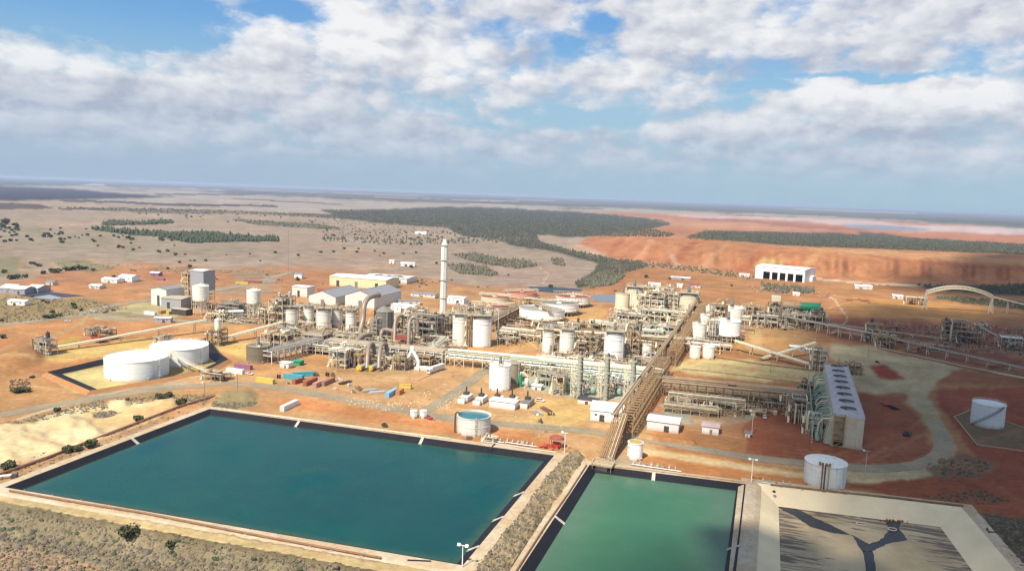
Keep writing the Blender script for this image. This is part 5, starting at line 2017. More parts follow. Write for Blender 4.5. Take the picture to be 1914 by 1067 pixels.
tank('slim white tank left of the wide tank behind the green rack', 1023.5, 661, 622, 21.5, WHITE2, 'flat', bands=2, ladder=.9, top='platform', group='white reactor tanks in the middle of the plant')
tank('white tank right beside a slim one, brown frame on its right', 1058.5, 664, 622, 28, WHITE2, 'flat', bands=2, ladder=.9, top='platform', group='white reactor tanks in the middle of the plant')
tank('widest white reactor tank standing before the two grey columns', 1146, 678, 627, 38, WHITE, 'flat', bands=3, ladder=.9, top='platform', group='white reactor tanks in the middle of the plant')
tank('small white tank close to the sloping trestle', 1208, 671, 645, 17, WHITE2, 'flat', bands=2, ladder=.9, top='mixer', group='white reactor tanks in the middle of the plant')
tank('tall cream tank beside the small grey blue pond', 1162, 587, 550, 27, CREAM, 'flat', bands=6, ladder=.8, top='mixer', roofmat=TAN)
tank('cream tank immediately right of the tall one by the small pond', 1189, 580, 551, 22, CREAM, 'flat', bands=3, ladder=.8, top='mixer')
tank('cream tank whose head shows above two others', 1184, 572, 541, 34, CREAM, 'flat', bands=3, ladder=.8, top='platform')
tank('broad cream tank beneath the top end of the trestle', 1285, 583, 553, 37, CREAM, 'flat', bands=4, ladder=.8, top='platform')
tank('round white tank right of the trestle with pale rings', 1305, 639, 606, 26, WHITE2, 'flat', bands=3, ladder=.9, top='mixer', group='stepped tanks right of the trestle')
tank('smaller white tank behind, right of the trestle', 1316, 612, 589, 20, WHITE2, 'flat', bands=2, ladder=.9, top='mixer', group='stepped tanks right of the trestle')
tank('smallest tank of the stepped row right of the trestle', 1324, 594, 574, 15, WHITE2, 'flat', bands=2, ladder=.9, top='mixer', group='stepped tanks right of the trestle')
tank('big white tank raised on stub columns', 1358, 628, 602, 48, WHITE, 'flat', yleg=641, bands=0, ladder=None, top='mixer', n=48, legn=16)
tank('big white tank behind the raised one', 1366, 606, 577, 45, WHITE2, 'flat', bands=1, ladder=.8, top='mixer', n=48)
tank('left one of two squat white tanks under the grey pipe', 1298, 671, 649, 20, WHITE2, 'flat', bands=0, ladder=.9, rail=False, group='two squat white tanks')
tank('right one of two squat white tanks under the grey pipe', 1323, 671, 649, 22, WHITE2, 'flat', bands=0, ladder=.9, rail=False, group='two squat white tanks')
tank('plain white tank at the pond end of the trestle', 1186, 861, 830, 28, WHITE, 'flat', bands=0, ladder=-.9, rail=False, n=40, roofmat=M('rusty_flat_top', (.42, .32, .10), .8, var=.3))
th, C, r, zt, face = tank('streaked white tank on the edge of the cream pond', 1539, 916, 873, 75, M('run_streaked_white', (.62, .63, .60), .6, var=.1, streak=.8), rise=.12, bands=0, ladder=None, rail=False, n=56)
for k, a in enumerate((-.12, 0.0, .16)):
    mb = MB()
    mb.tube([(r * .8 * math.cos(a), r * .8 * math.sin(a), zt + .6), ((r + .5) * math.cos(a), (r + .5) * math.sin(a), zt + .5), ((r + .5) * math.cos(a), (r + .5) * math.sin(a), .3)], .26, 6)
    mb.build('downpipe', (BROWN, DARK, RUSTC)[k], th)
mb = MB()
for a in (-.3, -.15, .05, .22):
    mb.cbox(r * .88 * math.cos(a), r * .88 * math.sin(a), zt, .9, .9, 1.4)
mb.build('valve_box', BROWN, th)
tank('lone white tank with diagonal stair in the red bund', 1843.5, 800, 759, 55, M('clean_white_tank', (.66, .68, .66), .5, var=.05, streak=.25), rise=.1, bands=0, ladder=None, stair=(-.95, .95), rail=True, n=56)

# ------------------------------------------------------------------ thickeners
GT = 'white thickeners on short columns'
thickener('nearest white thickener with brown rake bridge pointing away', 1012, 598, 582, 88, 606, SLURRY, .3, group=GT, seed=1, hmul=1.3)
thickener('middle white thickener half behind the nearest', 1044, 583, 570, 76, 592, SLURRY, -1.45, group=GT, seed=2, hmul=1.4)
thickener('farthest white thickener with a red stained inside', 1070, 569, 557, 66, 576, REDMUD, -1.5, group=GT, seed=3, hmul=1.4)
GR = 'low red mud thickeners'
thickener('low thickener full of red mud behind the white tanks', 913, 590, 577, 86, 592.5, REDMUD, 1.5, group=GR, mat=PALE, bridge=PALE, seed=4)
thickener('red mud thickener behind, with a pale upright drive', 925, 564, 557, 54, 566, REDMUD, 1.3, group=GR, mat=PALE, bridge=PALE, seed=5, hmul=.8)
thickener('farthest red mud thickener crossed by a long slanting bridge', 974, 556, 549, 62, 558, REDMUD, 2.0, group=GR, mat=M('pink_stained_concrete', (.55, .30, .22), .8, var=.15), bridge=PALE, seed=6, hmul=.8)

# ------------------------------------------------------------------ stack
g = G(828, 592)
H_ = HT(828, 592, 447)
th = thing('chimney_stack', 'tall slim white stack rising above the whole plant', 'chimney', g, 0)
mb = MB()
mb.lathe([(3.2, 0), (3.05, H_ * .35), (2.95, H_ * .72)], 24)
mb.build('lower_shaft', M('off_white_stack', (.80, .78, .70), .5, var=.05, streak=.1), th, smooth=True)
mb = MB()
mb.lathe([(3.1, H_ * .72), (3.1, H_ * .9), (2.9, H_ * .93)], 24)
mb.build('upper_shaft', M('off_white_stack'), th, smooth=True)
mb = MB()
mb.lathe([(2.9, H_ * .93), (1.9, H_ * .965), (1.5, H_ * 1.0), (.6, H_ * 1.0)], 24)
mb.build('cone_cap', M('off_white_stack'), th, smooth=True)
for zz in (.25, .48, .735, .925):
    mb = MB()
    mb.lathe([(2.6, H_ * zz - .3), (3.9, H_ * zz - .3), (3.9, H_ * zz), (2.6, H_ * zz)], 24)
    rail_path(mb, circ(3.8, 10, H_ * zz), 1.1, 3, .1, True)
    mb.build('ring_platform', PALE, th)
mb = MB()
for x in (-.3, .3):
    mb.beam((x, -3.5, 0), (x, -3.3, H_ * .93), .12)
mb.build('ladder', GALV, th)

# ------------------------------------------------------------------ buildings
shed('white and grey shed with lean-to at the edge of the yard', 297, 572, 36, 540, 22, SHEET, ZINC, gable='y', rise=.1)
shed('smaller grey walled shed in front of the white one', 320, 577, 46, 558, 20, SHEETG, M('tan_roof_sheeting', (.42, .36, .26), .6, var=.06, corr=1.2), gable='x', rise=.06)
shed('open sided carport with dark bays beside the grey shed', 334, 589, 34, 578, 8, DARK, M('tan_roof_sheeting'), gable='x', rise=.05, doors=0)
th = shed('tall grey clad building standing on steel legs', 369, 578, 30, 506, 15, SHEETG, ZINCW, gable='x', rise=.04, legs=17.0, name='tower_building', cat='building', doors=0)
mb = MB()
for z in (4, 8.5, 13):
    mb.box(0, 0, z, 14, 14, z + .25)
mb.build('deck', TAN, th)
structure('dark elevator frame clinging to the tall grey building', 346, 560, 14, 508, 8, 6, 'tan', .5, 'elevator_tower', 'elevator tower', seed=5)
shed('long grey office block with pale end wall', 430, 594, 46, 583, 9, SHEETG, ZINCW, gable='x', rise=.08, windows=6, rz=math.radians(25), name='office_building', cat='office')
shed('long warehouse with sunlit yellow wall', 668, 538, 118, 520, 34, SHEETY, ZINCW, gable='x', rise=.05, windows=0, doors=3, name='warehouse', cat='warehouse', rz=math.radians(-17))
shed('flat white roof dotted with dark skylights behind the yellow warehouse', 720, 528, 88, 518, 30, SHEET, ZINCW, gable='x', rise=.03, doors=2, name='warehouse', cat='warehouse', rz=math.radians(-17))
GW = 'pair of grey roofed workshops'
shed('grey roofed workshop with plain white gable, left of the pair', 602, 570, 58, 553, 52, SHEET, ZINC, gable='y', rise=.17, group=GW, name='workshop', cat='workshop', doors=1)
shed('larger grey roofed workshop with long grey side, right of the pair', 672, 576, 62, 553, 56, SHEET, ZINC, gable='y', rise=.17, group=GW, name='workshop', cat='workshop', doors=1)
shed('squat white shed left of the workshops', 560, 555, 33, 536, 14, SHEET, ZINCW, gable='x', rise=.03)
shed('small white amenities building beside the grey tank', 751, 586, 46, 571, 12, WHITE, ZINCW, gable='x', rise=.05, windows=5, name='control_building', cat='building')
shed('white building with dark windows right of the stack', 851, 569, 34, 556, 12, WHITE, ZINCW, gable='x', rise=.05, windows=4, name='laboratory_building', cat='building')
shed('long low grey hut behind the workshops', 790, 556, 50, 549, 10, SHEET, ZINC, gable='x', rise=.08, windows=4, name='site_hut', cat='hut')
shed('long low hut angled beside the fence right of the workshops', 765, 570, 40, 562, 8, SHEET, ZINC, gable='x', rise=.08, windows=3, name='site_hut', cat='hut', rz=math.radians(10))
shed('very large white shed with five dark bays below the red dump', 1456, 524, 94, 501, 56, M('bright_white_sheeting', (.76, .77, .76), .5, var=.04, corr=2.4), ZINCW, gable='x', rise=.03, doors=0, open_=5, doorh=.62, rz=math.radians(-37), name='haul_truck_shed', cat='shed', wm=74)
shed('small white lean-to on the side of the very large shed', 1512, 526, 12, 517, 20, M('bright_white_sheeting'), ZINCW, gable='x', rise=.03, rz=math.radians(-37), name='lean_to', cat='shed')
for (cx, yb, w, yt, d, wl, rf, a, lb) in (
        (1222, 537, 22, 531, 12, WHITE, ZINCW, -20, 'bright white roofed hut beside dark bushes above the cream tanks'),
        (1272, 523, 35, 519, 8, SHEETG, ZINCW, -12, 'long thin hut with silver roof below the dump'),
        (1270, 538, 10, 532, 8, WHITE, ZINCW, -20, 'small white hut left of the red roofed one'),
        (1298, 538, 22, 533, 10, SHEET, DRED, -15, 'low hut with dull red roof above the trestle'),
        (1391, 517, 18, 513, 10, WHITE, ZINCW, -20, 'small pale hut just left of the very large shed'),
        (1614, 541, 30, 535, 12, SHEET, ZINCW, -15, 'pale hut on the sunlit flat below the dump'),
        (1678, 559, 18, 553, 10, SHEET, ZINCW, -15, 'pale hut near the foot of the arched truss'),
        (1488, 553, 12, 548, 8, WHITE, ZINCW, -20, 'tiny white hut among bushes behind the crusher'),
        (234, 527, 28, 517, 14, WHITE, ZINCW, -8, 'white hut with blue grey doorway in the upper yard'),
        (204, 529, 32, 522, 12, WHITE, ZINCW, -8, 'long low white hut left of the blue doored one'),
        (92, 533, 14, 527, 8, SHEET, ZINC, -5, 'lone little shed on the orange flat'),
        (176, 540, 22, 534, 10, SHEET, ZINCW, -8, 'pale tent shaped hut in the middle of the orange flat'),
        (30, 571, 36, 563, 9, WHITE, ZINCW, -8, 'long white hut near the dark evaporation pond'),
        (10, 548, 26, 538, 20, SHEETG, ZINCW, -5, 'outer white roofed shed beyond the evaporation pond'),
        (34, 550, 26, 540, 16, SHEETG, ZINCW, -5, 'middle white roofed shed beyond the evaporation pond'),
        (60, 547, 24, 538, 18, SHEETG, ZINCW, -5, 'white roofed shed touching the evaporation pond corner'),
        (288, 516, 18, 510, 8, PURC, ZINCW, -8, 'mauve and white hut behind the shed yard'),
        (304, 603, 30, 594, 4, SHEETG, ZINCW, 0, 'pale trailer hut parked alone beside the side road'),
        (786, 438, 22, 434, 14, WHITE, ZINCW, -5, 'distant white roofed homestead before the forest'),
        (557, 521, 14, 512, 8, WHITE, ZINC, -8, 'white hut with bushes on the open plain road'),
        (762, 498, 26, 492, 10, WHITE, ZINCW, 5, 'white gatehouse among bushes beyond the plant'),
        (732, 493, 9, 487, 6, WHITE, ZINCW, 0, 'tiny white cabin beside the plain road'),
        (1490, 655, 26, 648, 5, SHEETG, ZINCW, -12, 'pale portable hut left of the transfer tower'),
        (1522, 661, 28, 654, 5, SHEETG, ZINCW, -12, 'pale portable hut in front of the transfer tower')):
    shed(lb, cx, yb, w, yt, d, wl, rf, gable='x', rise=.12, rz=math.radians(a), name='site_hut', cat='hut', windows=2 if w > 15 else 1)
shed('big white building with ribbed roof beside the trestle', 1133, 789, 60, 768, 16, WHITE, ZINCW, gable='x', rise=.16, rz=TH + math.radians(4), windows=3, name='pump_house', cat='building')
shed('low white hut with black solar panel on its roof', 1098, 756, 38, 747, 6, WHITE, M('dark_roof_panel', (.06, .055, .06), .4), gable='x', rise=.05, name='site_hut', cat='hut', doors=1, windows=1)
shed('white workshop with ribbed wall right of the trestle', 1238, 807, 58, 788, 11, ZINCW, ZINCW, gable='x', rise=.1, doors=1, name='workshop', cat='workshop')
shed('small white hut hidden behind the ribbed workshop', 1229, 784, 28, 777, 5, WHITE, ZINC, gable='x', rise=.08, name='site_hut', cat='hut', doors=1)
shed('little white hut with pink roof in the gravel yard', 1327, 812, 30, 797, 8, WHITE, M('faded_pink_roof', (.55, .42, .38), .6, corr=1.2), gable='x', rise=.08, name='site_hut', cat='hut', doors=1)
shed('tiny white cabin alone in the red yard', 1397, 818, 9, 808, 3, WHITE, GREY, gable='x', rise=.1, name='site_hut', cat='hut', doors=1)
shed('white lean-to shelter in front of the generators', 938, 764, 50, 750, 7, WHITE, ZINCW, gable='x', rise=.02, name='generator_shelter', cat='shelter', doors=0)
shed('small white flat roofed kiosk beside the green drum', 1002, 729, 18, 721, 5, WHITE, ZINCW, gable='x', rise=.03, name='kiosk', cat='kiosk', doors=1)
shed('white hut at the left of the green skip', 490 + 41, 688, 19, 678, 5, WHITE, ZINCW, gable='x', rise=.03, name='site_hut', cat='hut', doors=1)
shed('green skip shaped hut against the left pipe rack', 553, 683, 16, 675, 5, GREEN2, GREEN2, gable='x', rise=.03, name='green_store', cat='store', doors=1)

# generators
for i, (px, py, lb) in enumerate(((872, 748, 'outermost generator of five, black exhaust and grey base'), (900, 751, 'second generator from the sunny end of the row'), (930, 752, 'generator behind the left of the white shelter'),
                                  (958, 754, 'generator behind the right of the white shelter'), (987, 757, 'last generator of the row, nearest the kiosk'))):
    th = thing('generator', lb, 'generator', G(px, py), TH, 'row of generators')
    MB().cbox(0, 0, .4, 4.5, 9, 2.6).build('enclosure', WHITEC if i != 4 else GREY, th)
    MB().cbox(0, 0, 0, 5.2, 10, .4).build('skid', GREY, th)
    MB().cbox(-.2, -6.6, 0, 4.0, 2.4, 2.2).build('transformer', WHITE, th)
    mb = MB()
    mb.cyl((-1.2, 2.5, 3), (-1.2, 2.5, 7.2), .45, 8)
    mb.cbox(-.8, 1.6, 3, 2.6, 3.2, 1.3)
    mb.build('exhaust', DARK, th)
    mb = MB()
    for q in (-1.4, 0, 1.4):
        mb.tube([(q, -4.8, 2.2), (q, -5.6, 3.2), (q, -7.2, 2.4)], .15, 5)
    mb.build('cable', GREY, th)

# cooling tower
Hc = HT(1609, 834, 777)
A0, A1 = G(1559, 775, Hc), G(1541, 681, Hc)
rzc = math.atan2(A1[1] - A0[1], A1[0] - A0[0])
Lc = math.dist(A0, A1)
ct = thing('cooling_tower', 'long cream cooling tower with eight fans on its roof', 'cooling tower', A0, rzc)
Wc = 13.5
slope = 3.2
mb = MB()
mb.box(0, -Wc, 3.2, Lc, -.4, Hc - .3)
mb.build('casing', M('weathered_cream_boards', (.56, .50, .36), .7, var=.15, streak=.4), ct)
mb = MB()
nb_ = 14
for i in range(nb_):
    y0 = -Wc - .08
    mb.box(-.32, -Wc * .985 + 0, 0, -.02, -Wc * .36, Hc - .3) if i == 0 else None
    mb.box(-.42, -Wc * .98, Hc * i / nb_ + .1, -.33, -Wc * .37, Hc * i / nb_ + .9)
mb.build('end_wall', M('weathered_cream_boards', (.56, .50, .36), .7, var=.15, streak=.4), ct)
mb = MB()
mb.add([(0, -.4, Hc - .6), (Lc, -.4, Hc - .6), (Lc, slope, .4), (0, slope, .4), (0, -.4, .4), (Lc, -.4, .4)], [(0, 3, 2, 1), (0, 4, 3), (1, 2, 5)])
mb.build('louvre_side', M('pale_green_louvre', (.42, .44, .32), .6, var=.12), ct)
for k in range(int(Lc / 6)):
    mb = MB()
    x = 3 + k * 6
    mb.beam((x, slope + .3, .2), (x, .1, Hc - .4), .35)
    mb.build('louvre_rib', PALE, ct)
mb = MB()
mb.box(-.2, -Wc - .3, Hc - .3, Lc + .2, .2, Hc)
rail_path(mb, [(0, .1, Hc), (Lc, .1, Hc), (Lc, -Wc, Hc), (0, -Wc, Hc)], 1.1, 3, .1, True)
mb.build('roof_deck', M('white_fan_deck', (.45, .42, .42), .7, var=.18, streak=.35), ct)
for k in range(8):
    x = Lc * (k + .62) / 8.25
    mb = MB()
    mb.lathe([(4.9, Hc), (4.2, Hc + 1.0), (4.0, Hc + 1.9), (3.8, Hc + 1.9)], 24, x, -Wc / 2)
    fs = mb.build('fan_stack', M('white_fan_deck'), ct, smooth=True)
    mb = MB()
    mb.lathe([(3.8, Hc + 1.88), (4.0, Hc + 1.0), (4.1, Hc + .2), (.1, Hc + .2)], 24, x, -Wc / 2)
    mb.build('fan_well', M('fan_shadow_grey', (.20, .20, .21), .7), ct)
    mb = MB()
    mb.cyl((x, -Wc / 2, Hc + .3), (x, -Wc / 2, Hc + 1.5), .6, 8)
    for a in range(6):
        q = a * math.pi / 3 + k
        mb.add([(x + .5 * math.cos(q - .3), -Wc / 2 + .5 * math.sin(q - .3), Hc + 1.0), (x + 3.5 * math.cos(q - .12), -Wc / 2 + 3.5 * math.sin(q - .12), Hc + 1.0), (x + 3.5 * math.cos(q + .12), -Wc / 2 + 3.5 * math.sin(q + .12), Hc + 1.3), (x + .5 * math.cos(q + .3), -Wc / 2 + .5 * math.sin(q + .3), Hc + 1.3)], [(0, 1, 2, 3)])
    mb.build('fan', GREY, ct)
mb = MB()
for q in range(5):
    z, z2 = Hc * q / 5, Hc * (q + 1) / 5
    ya, yb_ = (-.6, -Wc * .34) if q % 2 == 0 else (-Wc * .34, -.6)
    mb.beam((-1.5, ya, z + .1), (-1.5, yb_, z2), .8, .25)
    mb.box(-2.3, -Wc * .36, z2 - .1, -.5, -.4, z2 + .05)
    mb.beam((-2.3, -Wc * .36, z2 + 1), (-2.3, -.4, z2 + 1), .12)
for y in (-Wc * .36, -.4):
    for x in (-2.3, -.6):
        mb.beam((x, y, 0), (x, y, Hc + 1), .28)
mb.build('staircase', M('ochre_steel', (.34, .22, .08), .7, var=.2), ct)
mb = MB()
mb.box(-.6, -Wc - .5, 0, Lc + .5, .4, .4)
mb.box(0, -Wc, .4, Lc, -Wc + .3, 3.2)
mb.box(0, -.9, .4, Lc, -.6, 3.2)
mb.build('basin', CONC, ct)
mb = MB()
mb.tube([(2, slope + 3.2, 1.6), (Lc - 2, slope + 3.2, 1.6)], 1.0, 8)
mb.build('supply_main', GREEN, ct)
for k in range(8):
    x = Lc * (k + .62) / 8.25
    for dx_ in (-2.6, 2.6):
        mb = MB()
        mb.tube([(x + dx_, slope + 3.2, 1.8), (x + dx_, slope + 2.9, Hc * .55), (x + dx_, slope + 1.2, Hc * .72), (x + dx_, .1, Hc * .76)], .42, 6)
        mb.build('riser_pipe', GREEN if (k + (dx_ > 0)) % 3 else PALE, ct)
posts(ct, [(Lc * k / 12, slope + 5.6) for k in range(13)], 9, GALV, .35)
mb = MB()
for z in (4.5, 9):
    mb.beam((0, slope + 5.6, z), (Lc, slope + 5.6, z), .3)
rail_path(mb, [(0, slope + 5.6, 9), (Lc, slope + 5.6, 9)], 1.1, 3, .12)
mb.build('access_frame', GREEN, ct)

# vent columns
VC = 'slim grey green columns'
for px, yb, yt, lb in ((1081, 745, 664, 'slim grey green column standing left of the other two'), (1131, 748, 667, 'slim grey green column standing between two like it'), (1180, 750, 674, 'slim grey green column nearest the trestle')):
    h = HT(px, yb, yt)
    th = thing('vent_column', lb, 'column', G(px, yb), TH, VC)
    mb = MB()
    mb.cyl((0, 0, 0), (0, 0, h), 1.25, 16)
    mb.build('shaft', M('column_grey_green', (.36, .36, .28), .5, var=.1), th, smooth=True)
    mb = MB()
    for k in range(12):
        mb.lathe([(1.3, h * (k + .5) / 12 - .12), (1.5, h * (k + .5) / 12), (1.3, h * (k + .5) / 12 + .12)], 16)
    mb.build('stiffening_ring', GALV, th)
    for z in (h * .97, h * .62, h * .35):
        mb = MB()
        mb.box(-2.8, -1.2, z, 1.6, 2.6, z + .15)
        rail_path(mb, [(-2.8, -1.2, z), (1.6, -1.2, z), (1.6, 2.6, z), (-2.8, 2.6, z)], 1.1, 2, .12, True)
        mb.build('platform', PALE, th)
    mb = MB()
    for x, y in ((-2.7, -1.1), (-2.7, 2.5), (-4.5, 2.5), (-4.5, -1.1)):
        mb.beam((x, y, 0), (x, y, h * .9), .3)
    for k in range(7):
        z = h * .9 * k / 7
        mb.beam((-2.7, -1.1, z), (-4.5, -1.1, z + h * .12), .2)
        mb.beam((-2.7, 2.5, z), (-4.5, 2.5, z), .2)
        mb.beam((-2.7, -1.1, z), (-2.7, 2.5, z), .2)
    mb.build('ladder_frame', CREAM, th)
    mb = MB()
    mb.tube(catmull([(0, 0, h - .5), (0, .2, h + 1.4), (.5, 2.2, h + 1.2), (.8, 2.6, h - 4), (.9, 2.8, .5)], 3), .55, 8)
    mb.build('return_duct', GREY, th)
for px, yb, lb in ((1061, 733, 'dark green upright vessel left of the first slim column'), (1108, 738, 'dark green upright vessel before the middle slim column'), (1157, 740, 'dark green upright vessel before the slim column at the trestle')):
    th = thing('green_vessel', lb, 'vessel', G(px, yb), TH, 'dark green vessels')
    mb = MB()
    mb.lathe([(.02, 1.0), (1.4, 1.5), (1.7, 2.6), (1.4, 4.0), (.6, 4.6), (.02, 4.7)], 14)
    mb.build('shell', GREEN, th, smooth=True)
    mb = MB()
    for a in range(4):
        mb.cbox(1.2 * math.cos(a * 1.57 + .7), 1.2 * math.sin(a * 1.57 + .7), 0, .25, .25, 1.6)
    mb.build('leg', GREY, th)
    mb = MB()
    mb.tube([(0, 0, 4.6), (0, 0, 5.6), (1.8, .5, 5.6), (1.8, .5, .3)], .25, 6)
    mb.build('pipe', GALV, th)
th = thing('green_drum', 'bright green upright drum ringed with bands beside the brown tank', 'drum', G(972, 722), TH)
hd = HT(972, 722, 699)
mb = MB(); mb.cyl((0, 0, 0), (0, 0, hd), 1.15, 16); mb.build('shell', GREEN2, th, smooth=True)
for k in range(7):
    mb = MB(); mb.lathe([(1.18, hd * (k + .5) / 7 - .15), (1.38, hd * (k + .5) / 7), (1.18, hd * (k + .5) / 7 + .15)], 16); mb.build('band', GREEN2, th)
mb = MB(); mb.tube([(0, 0, hd), (0, 0, hd + 1.2), (2.5, 0, hd + 1.0), (4.6, 0, hd - 1)], .3, 6); mb.build('outlet_pipe', WHITE, th)
th = thing('mixing_hopper', 'small white hopper with a cone foot beside the green drum', 'hopper', G(984, 724), TH)
mb = MB(); mb.lathe([(.4, 1.2), (1.3, 3.4), (1.3, 5.2), (.7, 5.8), (.02, 5.9)], 14); mb.build('hopper_body', WHITE, th, smooth=True)
mb = MB()
for a in range(4):
    mb.cbox(1.3 * math.cos(a * 1.57 + .7), 1.3 * math.sin(a * 1.57 + .7), 0, .2, .2, 3.6)
mb.build('leg', PALE, th)

# grey silver ducts, scrubber and the white forked duct left of the centre
def duct(label, pts_px, r, mat=DUCT, group=None, name='duct', cat='duct', flange=True):
    """pts: (px, py, height) with py read at ground level below the point"""
    g0 = G(pts_px[0][0], pts_px[0][1])
    th = thing(name, label, cat, g0, 0, group)
    P = [(*[a - b_ for a, b_ in zip(G(x, y), g0)], z) for x, y, z in pts_px]
    mb = MB()
    mb.tube(catmull(P, 5), r, 12)
    mb.build('casing', mat, th, smooth=True)
    if flange:
        for i in (0, len(P) - 1):
            p, q = Vector(P[i]), Vector(P[1 if i == 0 else -2])
            d = (q - p).normalized()
            MB().cyl(p - d * .12, p + d * .2, r * 1.22, 12).build('flange', GREY, th)
    zmax = [p for p in P if p[2] > 4]
    mb = MB()
    for p in zmax[:3]:
        mb.beam((p[0], p[1], 0), (p[0], p[1], p[2] - r), .4)
    if zmax:
        mb.build('support', PALE, th)
    return th


duct('fat silver duct climbing and bending over towards the grey tank', [(668, 650, 3), (672, 640, 7), (678, 636, 16), (680, 634, 26), (688, 630, 31), (706, 622, 31)], 2.0)
duct('silver elbow duct dropping behind the red ducting', [(664, 668, 4), (668, 660, 9), (680, 655, 11), (692, 652, 11)], 1.7)
duct('low silver arch duct in front of the grey tank', [(712, 642, 3), (713, 641, 8), (719, 640, 10), (735, 644, 10), (744, 648, 8), (745, 650, 3)], 1.5)
duct('tall silver duct with a crook right of the grey tank', [(737, 650, 4), (738, 646, 17), (742, 644, 21), (752, 642, 21), (754, 642, 14)], 1.3)
duct('tall silver duct with a crook next to the brown tower', [(763, 655, 4), (764, 652, 18), (768, 650, 22), (778, 650, 22), (780, 650, 12)], 1.3)
duct('left silver hairpin duct above the yellow drums', [(686, 694, 2), (687, 690, 10), (690, 684, 14), (697, 680, 13), (699, 680, 6)], 1.4)
duct('right silver hairpin duct above the yellow drums', [(708, 694, 2), (709, 690, 10), (713, 684, 14), (721, 680, 13), (723, 680, 6)], 1.4)
duct('horizontal silver duct along the top of the frame right of the grey tank', [(752, 600, 12), (775, 603, 12), (790, 603, 12)], 1.6, WHITE2)
g0 = G(770, 690)
th = thing('forked_duct', 'white forked duct standing like a letter A before the racks', 'duct', g0, TH)
mb = MB()
mb.tube([(-4.2, 0, 1.2), (-3.6, 0, 5.5), (-1.6, 0, 9.5), (0, 0, 13.5)], 1.05, 12)
mb.build('left_branch', WHITE, th, smooth=True)
mb = MB()
mb.tube([(4.2, 0, 1.2), (4.4, 0, 5.5), (3.0, 0, 8.5), (0.2, 0, 12.2)], 1.05, 12)
mb.build('right_branch', WHITE, th, smooth=True)
mb = MB()
mb.lathe([(1.3, 12.5), (1.3, 14.5), (.9, 15.2), (.02, 15.3)], 12)
mb.build('head', WHITE, th, smooth=True)
mb = MB()
for x in (-4.2, 4.2):
    mb.cbox(x, 0, 0, 3.4, 3.2, 2.2)
mb.build('fan_box', WHITE, th)
mb = MB(); mb.cbox(8.5, 1, 0, 6.5, 3, 2.6); mb.build('motor_box', WHITE2, th)
for px, lb in ((671, 'left yellow ended drum in front of the pipe rack'), (692, 'right yellow ended drum in front of the pipe rack')):
    th = thing('heat_exchanger', lb, 'heat exchanger', G(px, 694), TH + math.pi / 2, 'two yellow ended drums')
    mb = MB(); mb.cyl((0, 0, 2.2), (9, 0, 2.2), 1.7, 14); mb.build('drum_shell', GALV, th, smooth=True)
    mb = MB(); mb.cyl((-.6, 0, 2.2), (-.02, 0, 2.2), 1.95, 14); mb.build('end_flange', YEL, th)
    mb = MB(); mb.cyl((-1.0, 0, 2.2), (-.62, 0, 2.2), 1.2, 12); mb.build('end_cap', MUST, th)
    mb = MB()
    for x in (1.5, 7): mb.cbox(x, 0, 0, .6, 2.8, 1.0)
    mb.build('saddle', CONC, th)
for px, py, L, lb in ((752, 652, 20, 'upper dark red duct box between silver ducts'), (757, 664, 22, 'lower dark red duct box under the silver pipe')):
    th = thing('red_duct_box', lb, 'duct', G(px, py), TH)
    z = 7 if py < 660 else 4.5
    MB().cbox(0, 0, z, L * .5, 4, 3).build('casing', DRED, th)
    mb = MB()
    for x in (-4, 0, 4):
        mb.cbox(x, 0, 0, .35, .35, z)
        mb.box(x - .15, -2.1, z - .1, x + .15, 2.1, z + 3.1)
    mb.build('support', RED, th)

